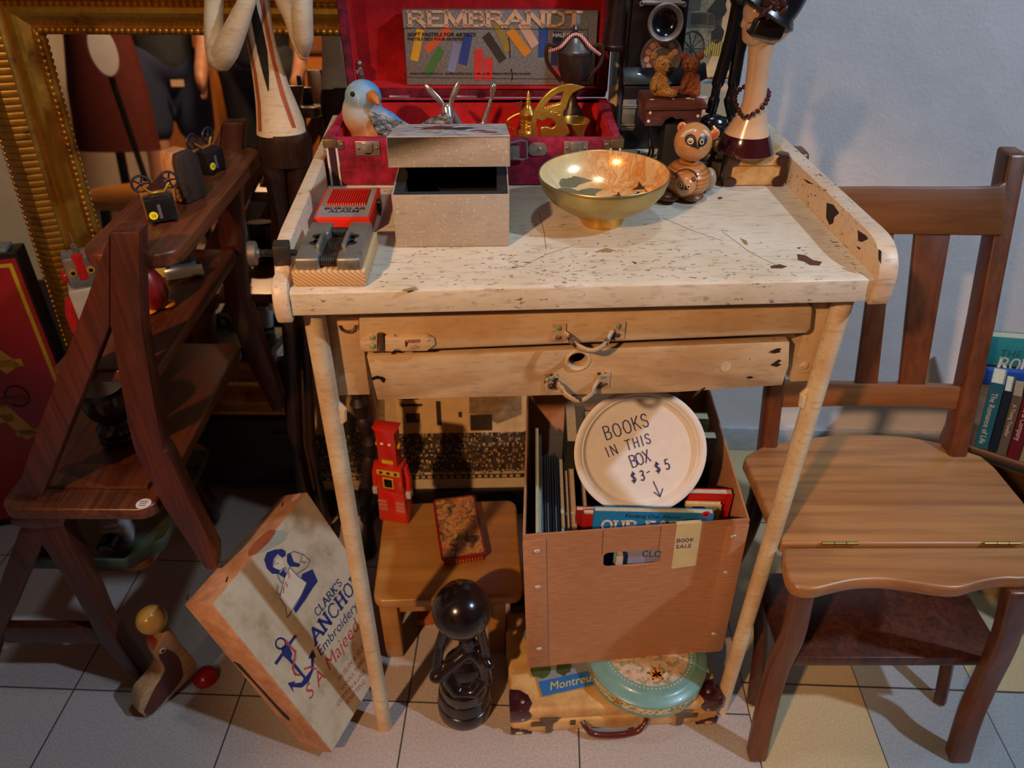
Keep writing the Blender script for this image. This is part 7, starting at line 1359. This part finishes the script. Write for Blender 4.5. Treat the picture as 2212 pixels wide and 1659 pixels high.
# back posts lean back
def BK(px, py, Y): q = Yp(px, py, Y); m = FR[ch.name].inverted(); return m @ q
PT = 1.095; lb, lt = BK(1662, 960, .945), BK(1722, 330, PT); rb2, rt2 = BK(2072, 968, .925), BK(2184, 332, PT)
lb.z = rb2.z = CSZ-.03
def post(b, t, w, d, name='back_post'):
    mb = MB(); pts = [V((b.x, b.y, b.z)), b.lerp(t, .5)+V((0, -.004, 0)), t]; rings = []
    for p in pts: rings.append([p+V((-w/2, -d/2, 0)), p+V((w/2, -d/2, 0)), p+V((w/2, d/2, 0)), p+V((-w/2, d/2, 0))])
    mb.loft(rings); return mb.build(name, OAKZ, ch, bev=.006, seg=3)
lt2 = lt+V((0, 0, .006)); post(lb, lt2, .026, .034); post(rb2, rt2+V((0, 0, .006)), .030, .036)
def onback(px, py, off=0):                 # a point on the plane of the two posts
    n = (rb2-lb).cross(lt-lb).normalized(); mi = FR[ch.name].inverted(); a = mi @ CAM; d = mi.to_3x3() @ ray(px, py); return a+d*((lb+n*off-a).dot(n)/d.dot(n))
def rail_(pts_top, pts_bot, name, m, th=.018):
    n = (rb2-lb).cross(lt-lb).normalized(); mb = MB(); T = [onback(*p) for p in pts_top]; B = [onback(*p) for p in pts_bot]; rings = [[a-n*th/2, b-n*th/2, b+n*th/2, a+n*th/2] for a, b in zip(T, B)]
    mb.loft(rings); return mb.build(name, m, ch, bev=.003)
rail_([(1738, 408), (1800, 404), (1900, 403), (2000, 404), (2100, 404), (2150, 402), (2168, 392)], [(1738, 500), (1800, 502), (1900, 505), (2000, 506), (2100, 508), (2150, 508), (2160, 508)], 'top_rail', OAKX)
rail_([(1680, 822), (1850, 826), (2000, 829), (2085, 833)], [(1672, 878), (1850, 874), (2000, 876), (2076, 884)], 'lower_rail', OAKX)
for (a, b, c, d) in ((1752, 1800, 1706, 1748), (1890, 1930, 1845, 1893), (1975, 2052, 1940, 1995)): rail_([(a, 498), (c, 836)], [(b, 498), (d, 836)], 'slat', OAKZ, .012)
mi = FR[ch.name].inverted()
def CHP(px, py, Y): return mi @ Yp(px, py, Y)
def leg_(cl, w, d, name='leg', m=DKO):
    mb = MB(); P_ = crom(cl, 5); rings = [[p+V((-w/2, -d/2, 0)), p+V((w/2, -d/2, 0)), p+V((w/2, d/2, 0)), p+V((-w/2, d/2, 0))] for p in P_]; mb.loft(rings); return mb.build(name, m, ch, bev=.006, seg=3)
fl = [CHP(1728, 1285, .675), CHP(1712, 1370, .682), CHP(1680, 1440, .685), CHP(1655, 1530, .672), CHP(1641, 1612, .655)]; fl[0].z = CSZ-.023; fl[-1].z = 0
leg_(fl, .030, .026, m=OAKZ)
frr = [CHP(2186, 1290, .675), CHP(2170, 1380, .685), CHP(2128, 1470, .69), CHP(2095, 1545, .672), CHP(2080, 1616, .655)]; frr[0].z = CSZ-.023; frr[-1].z = 0
leg_(frr, .034, .026, m=OAKZ)
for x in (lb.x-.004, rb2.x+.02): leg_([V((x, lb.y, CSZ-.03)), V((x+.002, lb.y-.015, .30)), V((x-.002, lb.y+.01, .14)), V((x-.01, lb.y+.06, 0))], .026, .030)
# inner step legs (the half that folds up) and its board
ml = [CHP(1640, 1235, .80), CHP(1660, 1310, .82), CHP(1680, 1400, .84), CHP(1700, 1450, .80)]
mb = MB(); p_, q_ = CHP(1712, 1422, .705), CHP(2132, 1432, .705); bz_ = p_.z
mb.box(p_.x-.012, q_.x+.03, p_.y, p_.y+.17, bz_-.022, bz_); mb.build('step_board', DKO, ch, bev=.003)
for x in (p_.x-.006, q_.x+.018): mb = MB(); mb.tube([(x, p_.y+.175, CSZ-.03), (x, p_.y+.16, bz_), (x, p_.y+.09, .10), (x-.006, p_.y+.045, 0)], [.013]*4, 4); mb.build('step_leg', DKO, ch, bev=.002)
MB().box(lb.x, rb2.x, lb.y-.008, lb.y+.008, CSZ-.06, CSZ-.023).build('seat_rail', DKO, ch)
# ---------------------------------------------------------------- row of books at the right edge on a low crate
crz = .384; RX = M.Translation((.8048, 1.0, 0)) @ M.Rotation(R(-33), 4, 'Z')
cr = thing('crate', 'low wooden crate holding the row of books behind the chair', 'crate', mat=RX)
mb = MB(); mb.box(-.03, .32, -.005, .42, crz-.02, crz); mb.box(-.03, -.01, -.005, .42, 0, crz-.02); mb.box(.30, .32, -.005, .42, 0, crz-.02); mb.box(-.01, .30, .40, .42, 0, crz-.02); mb.build('crate_body', wood('crate_wood', '5a3a22', '7a5636', 0, .6, .6), cr, bev=.002)
crm = FR[cr.name]
def rowbook(label, x, y, th, d, h, c, title=None, tc='d8cfc0', lean=0):
    m = crm @ M.Translation((x, y, crz+.0006)) @ M.Rotation(R(lean), 4, 'Y'); b_ = thing('book', label, 'book', mat=m, group=None); cm__ = plain(c, .45, var=.08)
    MB().box(.001, th-.001, .0012, d-.001, .001, h-.002).build('pages', PAPER, b_); mb = MB(); mb.box(0, .001, 0, d, 0, h); mb.box(th-.001, th, 0, d, 0, h); mb.box(.001, th-.001, 0, .0012, 0, h); mb.build('cover', cm__, b_, bev=.0005)
    if title: txt(b_, 'title', title, frame((th/2-th*.22, -.0003, h*.86), (0, 0, -1), (1, 0, 0)), th*.62, plain(tc, .6, var=0), ext=.0001)
    return b_
x = .0; R0 = crm.inverted() @ Zp(2125, 975, crz+.05)
x = .012
specs = [('teal blue spined book with white lettering next to the chair back', .020, .165, '1f6c8c', 'The Romance of Life'), ('dark navy book second from the chair back in the right hand row', .012, .155, '10243c', None), ('grey brown spined book between the navy and crimson ones', .014, .15, '6a6258', 'A Young Traveller'), ('crimson spined book in the middle of the right hand row', .018, .178, '6c0f22', 'White & Company'), ('cream spined book in front of the crimson one in the row', .016, .16, 'a89c84', 'Come One, Come All'), ('dark maroon book right of the cream spined one', .016, .155, '4a1622', None), ('tan striped book at the right frame edge of the row', .02, .15, 'a07a52', None)]
x = .0
for (l_, th, h, c, ti) in specs: rowbook(l_, x, .0, th, .055, h*.80, c, ti, lean=-8.0); x += th/math.cos(R(8))+.001
tb_ = thing('book', 'large teal book titled THE WORLD ROLLS standing behind the right hand row', 'book', mat=M.Translation((.842, 1.262, crz+.006)) @ M.Rotation(R(-8), 4, 'Z') @ M.Rotation(R(-7), 4, 'X'))
bb3 = thing('book', 'bright blue book standing between the teal book and the row', 'book', mat=M.Translation((.846, 1.195, crz+.002)) @ M.Rotation(R(-8), 4, 'Z'))
TEA = plain('2f8c8c', .45, var=.08); tp_ = Lp(tb_, 2150, 727, 1, 0); txl = Lp(tb_, 2132, 760, 1, 0).x
MB().box(txl+.001, txl+.239, .001, .029, .001, tp_.z-.002).build('pages', PAPER, tb_); mb = MB(); mb.box(txl, txl+.24, 0, .001, 0, tp_.z); mb.box(txl, txl+.24, .029, .03, 0, tp_.z); mb.box(txl, txl+.001, .001, .029, 0, tp_.z); mb.build('cover', TEA, tb_, bev=.0005)
q = Lp(tb_, 2158, 770, 1, 0); txt(tb_, 'title', 'THE WORLD', FRONT(q.x, -.0003, q.z), .022, plain('1a5a60', .6, var=0), ext=.0001); q = Lp(tb_, 2152, 797, 1, 0); hh_ = Lp(tb_, 2152, 772, 1, 0).z-q.z; strokes(tb_, 'title', 'ROLLS', FRONT(q.x, -.0004, q.z), hh_, plain('dcd8cc', .5, var=0), w=.12, serif=.3, vw=.24, gap=.1)
b3 = Lp(bb3, 2136, 800, 1, 0); MB().box(b3.x, b3.x+.2, 0, .014, 0, b3.z).build('cover', plain('2050a8', .45, var=.15, sc=60), bb3, bev=.001)
# ---------------------------------------------------------------- the shop behind the camera, seen blurred in the mirror
NAVC = plain('2a3458', .8, var=.1); SKN = plain('c48a70', .5, var=.06)
def person(label, loc, rz, top, bottom, shorts=True, hair='1c120c'):
    p = thing('person', label, 'person', mat=M.Translation(loc) @ M.Rotation(R(rz), 4, 'Z'))
    mb = MB()
    for s_ in (-1, 1):
        mb.cap((s_*.095, 0, .86), (s_*.10, -.005, .48), .088, .056, 18); mb.cap((s_*.10, -.005, .48), (s_*.105, .01, .27), .056, .055, 16); mb.cap((s_*.105, .01, .27), (s_*.105, .02, .08), .055, .036, 16); mb.cap((s_*.105, .03, .045), (s_*.12, -.13, .03), .042, .034, 14)
        mb.cap((s_*.185, 0, 1.40), (s_*.235, .01, 1.12), .052, .042, 16); mb.cap((s_*.235, .01, 1.12), (s_*.235, -.10, .90), .042, .030, 14); mb.cap((s_*.235, -.105, .885), (s_*.228, -.135, .82), .034, .026, 12)
        for k in range(4): mb.cap((s_*.228, -.115-.016*k+.02, .815), (s_*.222, -.13-.014*k+.02, .745+.006*abs(k-1.5)), .0095, .0075, 8)
        mb.cap((s_*.215, -.15, .85), (s_*.2, -.165, .80), .011, .009, 8)
    mb.ball((0, 0, .90), (.165, .115, .13), 22); mb.cap((0, 0, .95), (0, 0, 1.18), .125, .14, 22); mb.ball((0, 0, 1.28), (.175, .115, .15), 22); mb.cap((0, 0, 1.38), (0, -.01, 1.52), .06, .054, 16)
    mb.ball((0, -.012, 1.62), (.078, .098, .115), 24); mb.ball((0, -.105, 1.60), (.014, .02, .02), 12); mb.ball((0, -.08, 1.55), (.04, .03, .035), 14)
    for s_ in (-1, 1): mb.ball((s_*.08, 0, 1.61), (.012, .02, .03), 10)
    mb.build('body', SKN, p, remesh=.014, soft=4)
    mb = MB(); mb.cap((0, 0, .93), (0, 0, 1.18), .135, .15, 22); mb.ball((0, 0, 1.28), (.19, .125, .155), 22)
    for s_ in (-1, 1): mb.cap((s_*.185, 0, 1.40), (s_*.225, .01, 1.18), .062, .056, 16)
    mb.build('shirt', top, p, remesh=.014, soft=4)
    mb = MB(); mb.ball((0, 0, .90), (.178, .128, .13), 22); lo = .56 if shorts else .07
    for s_ in (-1, 1): mb.cap((s_*.095, 0, .86), (s_*.102, 0, lo+.06), .105, .092 if shorts else .055, 20)
    mb.build('shorts' if shorts else 'trousers', bottom, p, remesh=.014, soft=4)
    mb = MB(); mb.ball((0, .008, 1.65), (.086, .1, .098), 20); mb.build('hair', plain(hair, .6, var=.2), p, remesh=.012)
    for s_ in (-1, 1): MB().ball((s_*.03, -.098, 1.63), (.012, .008, .008), 10).build('eye', plain('e6e0d8', .3, var=0), p)
    MB().ball((0, -.098, 1.562), (.026, .012, .008), 12).build('mouth', plain('9a4a44', .5, var=0), p)
    for s_ in (-1, 1): mb = MB(); mb.ball((s_*.115, -.055, .035), (.05, .125, .035), 16); mb.build('shoe', plain('26282e', .5), p)
    return p
def mirrored(px, py, dist):                # what the mirror shows at a pixel: the real place in the shop
    n = mrm.to_3x3() @ V((0, -1, 0)); d = ray(px, py).normalized(); t_ = (mrm.translation-CAM).dot(n)/d.dot(n); h = CAM+d*t_; r = d-n*(2*d.dot(n)); return h+r*dist
w = mirrored(375, 250, 2.75); pp = person('person in navy shorts standing in the shop, seen in the mirror', (w.x, w.y, 0), 140, plain('30343e', .8), NAVC)
MB().box(-.03, .03, -.139, -.128, .80, .83).build('pocket_badge', plain('c9a890', .6), pp)
w2 = mirrored(500, 200, 2.45); person('person in dark trousers further back in the shop, seen in the mirror', (w2.x+.15, w2.y, 0), 190, plain('20222c', .8), plain('14151f', .8), False)
w3 = mirrored(215, 180, 2.3); cb_ = thing('cabinet', 'dark wooden wardrobe in the shop, seen at left of the mirror', 'cabinet', mat=M.Translation((w3.x-.62, w3.y-.2, 0)) @ M.Rotation(R(20), 4, 'Z'))
MB().box(0, .32, 0, .3, 0, 1.7).build('cabinet_body', wood('wardrobe', '2a1610', '40241a', 2, .5, .4), cb_, bev=.004); MB().box(.02, .30, .3, .315, .06, 1.64).build('door', wood('wardrobe_door', '30180f', '4a281c', 2, .5, .4), cb_, bev=.003)
gs = thing('garment', 'dark red garment hanging on stand in the shop, seen in the mirror', 'clothes', (w3.x+.02, w3.y-.02, 0)); mb = MB(); mb.lathe([(.0, .55), (.15, .55), (.14, .8), (.11, 1.05), (.10, 1.2), (.03, 1.32), (0, 1.33)], 24, sx=1.2, sy=.7); mb.build('cloth', plain('5a160e', .8, var=.15), gs); MB().cyl((0, 0, .0), (0, 0, .56), .02, n=12).build('post', BLACK, gs)
mb = MB()
for k in range(3): a = 2*PI*k/3; mb.tube([(0, 0, .1), (.18*math.cos(a), .18*math.sin(a), .01)], .012, 8)
mb.build('tripod_foot', BLACK, gs)
w4 = mirrored(222, 110, 2.05); ovl = thing('plaque', 'white oval plaque in the shop, seen in the mirror', 'plaque', mat=M.Translation(w4) @ M.Rotation(R(150), 4, 'Z') @ M.Rotation(R(8), 4, 'Y')); MB().lathe([(0, 0), (.1, 0), (.1, .012), (.095, .016), (0, .018)], 40, M.Rotation(PI/2, 4, 'X'), sx=.5, sy=.95).build('plate', plain('d2cfd6', .4, var=.05), ovl); MB().cyl((0, .02, -w4.z+.0), (0, .02, .08), .012, n=12).build('stand_rod', BLACK, ovl); MB().lathe([(0, 0), (.1, 0), (.1, .01), (0, .014)], 24, M.Translation((0, .02, -w4.z))).build('stand_foot', BLACK, ovl)
w5 = mirrored(310, 310, 1.75); tb5 = thing('table', 'round orange topped wooden table in the shop, seen in the mirror', 'table', (w5.x, w5.y, 0)); MB().lathe([(0, .42), (.26, .42), (.27, .435), (.26, .45), (0, .45)], 40).build('table_top', plain('c07a30', .4, var=.15), tb5)
for k in range(4): a = PI/4+PI/2*k; MB().tube([(.18*math.cos(a), .18*math.sin(a), .42), (.22*math.cos(a), .22*math.sin(a), 0)], [.02, .014], 10).build('leg', plain('20120c', .5), tb5)
w6 = mirrored(650, 110, 3.35); sh6 = thing('shelf', 'orange brown wooden sideboard in the shop, seen in the mirror', 'sideboard', mat=M.Translation((w6.x-.5, w6.y-.3, 0)))
MB().box(0, 1.3, 0, .35, .05, .95).build('sideboard_body', plain('b86a24', .5, var=.2, sc=4), sh6, bev=.004); MB().box(-.02, 1.32, -.02, .37, .95, .98).build('sideboard_top', plain('7a4a22', .4, var=.15), sh6, bev=.004)
for x in (.02, 1.22): MB().box(x, x+.06, .02, .33, 0, .05).build('foot', BLACK, sh6)
# ---------------------------------------------------------------- everything that stands on something touches it by a hair, not into it
for o in list(C.objects):
    if o.parent or o.get('kind') == 'structure' or not o.get('label') or o.type in ('CAMERA', 'LIGHT'): continue
    z = o.matrix_world.translation.z
    if abs(z-TZ) < .0004: o.location.z += .0008
    elif TZ+.005 < z < TZ+.0126 and o.name != 'coin': o.location.z += .0014
    elif abs(z-LZ) < .0004: o.location.z += .0014
    elif abs(z-TZ2) < .0004 or abs(z-t2z) < .0004 or abs(z-SEATZ) < .0004 or abs(z-STZ) < .0004: o.location.z += .0006
    elif abs(z) < .0003 and o.name not in ('desk',): o.location.z += .0004
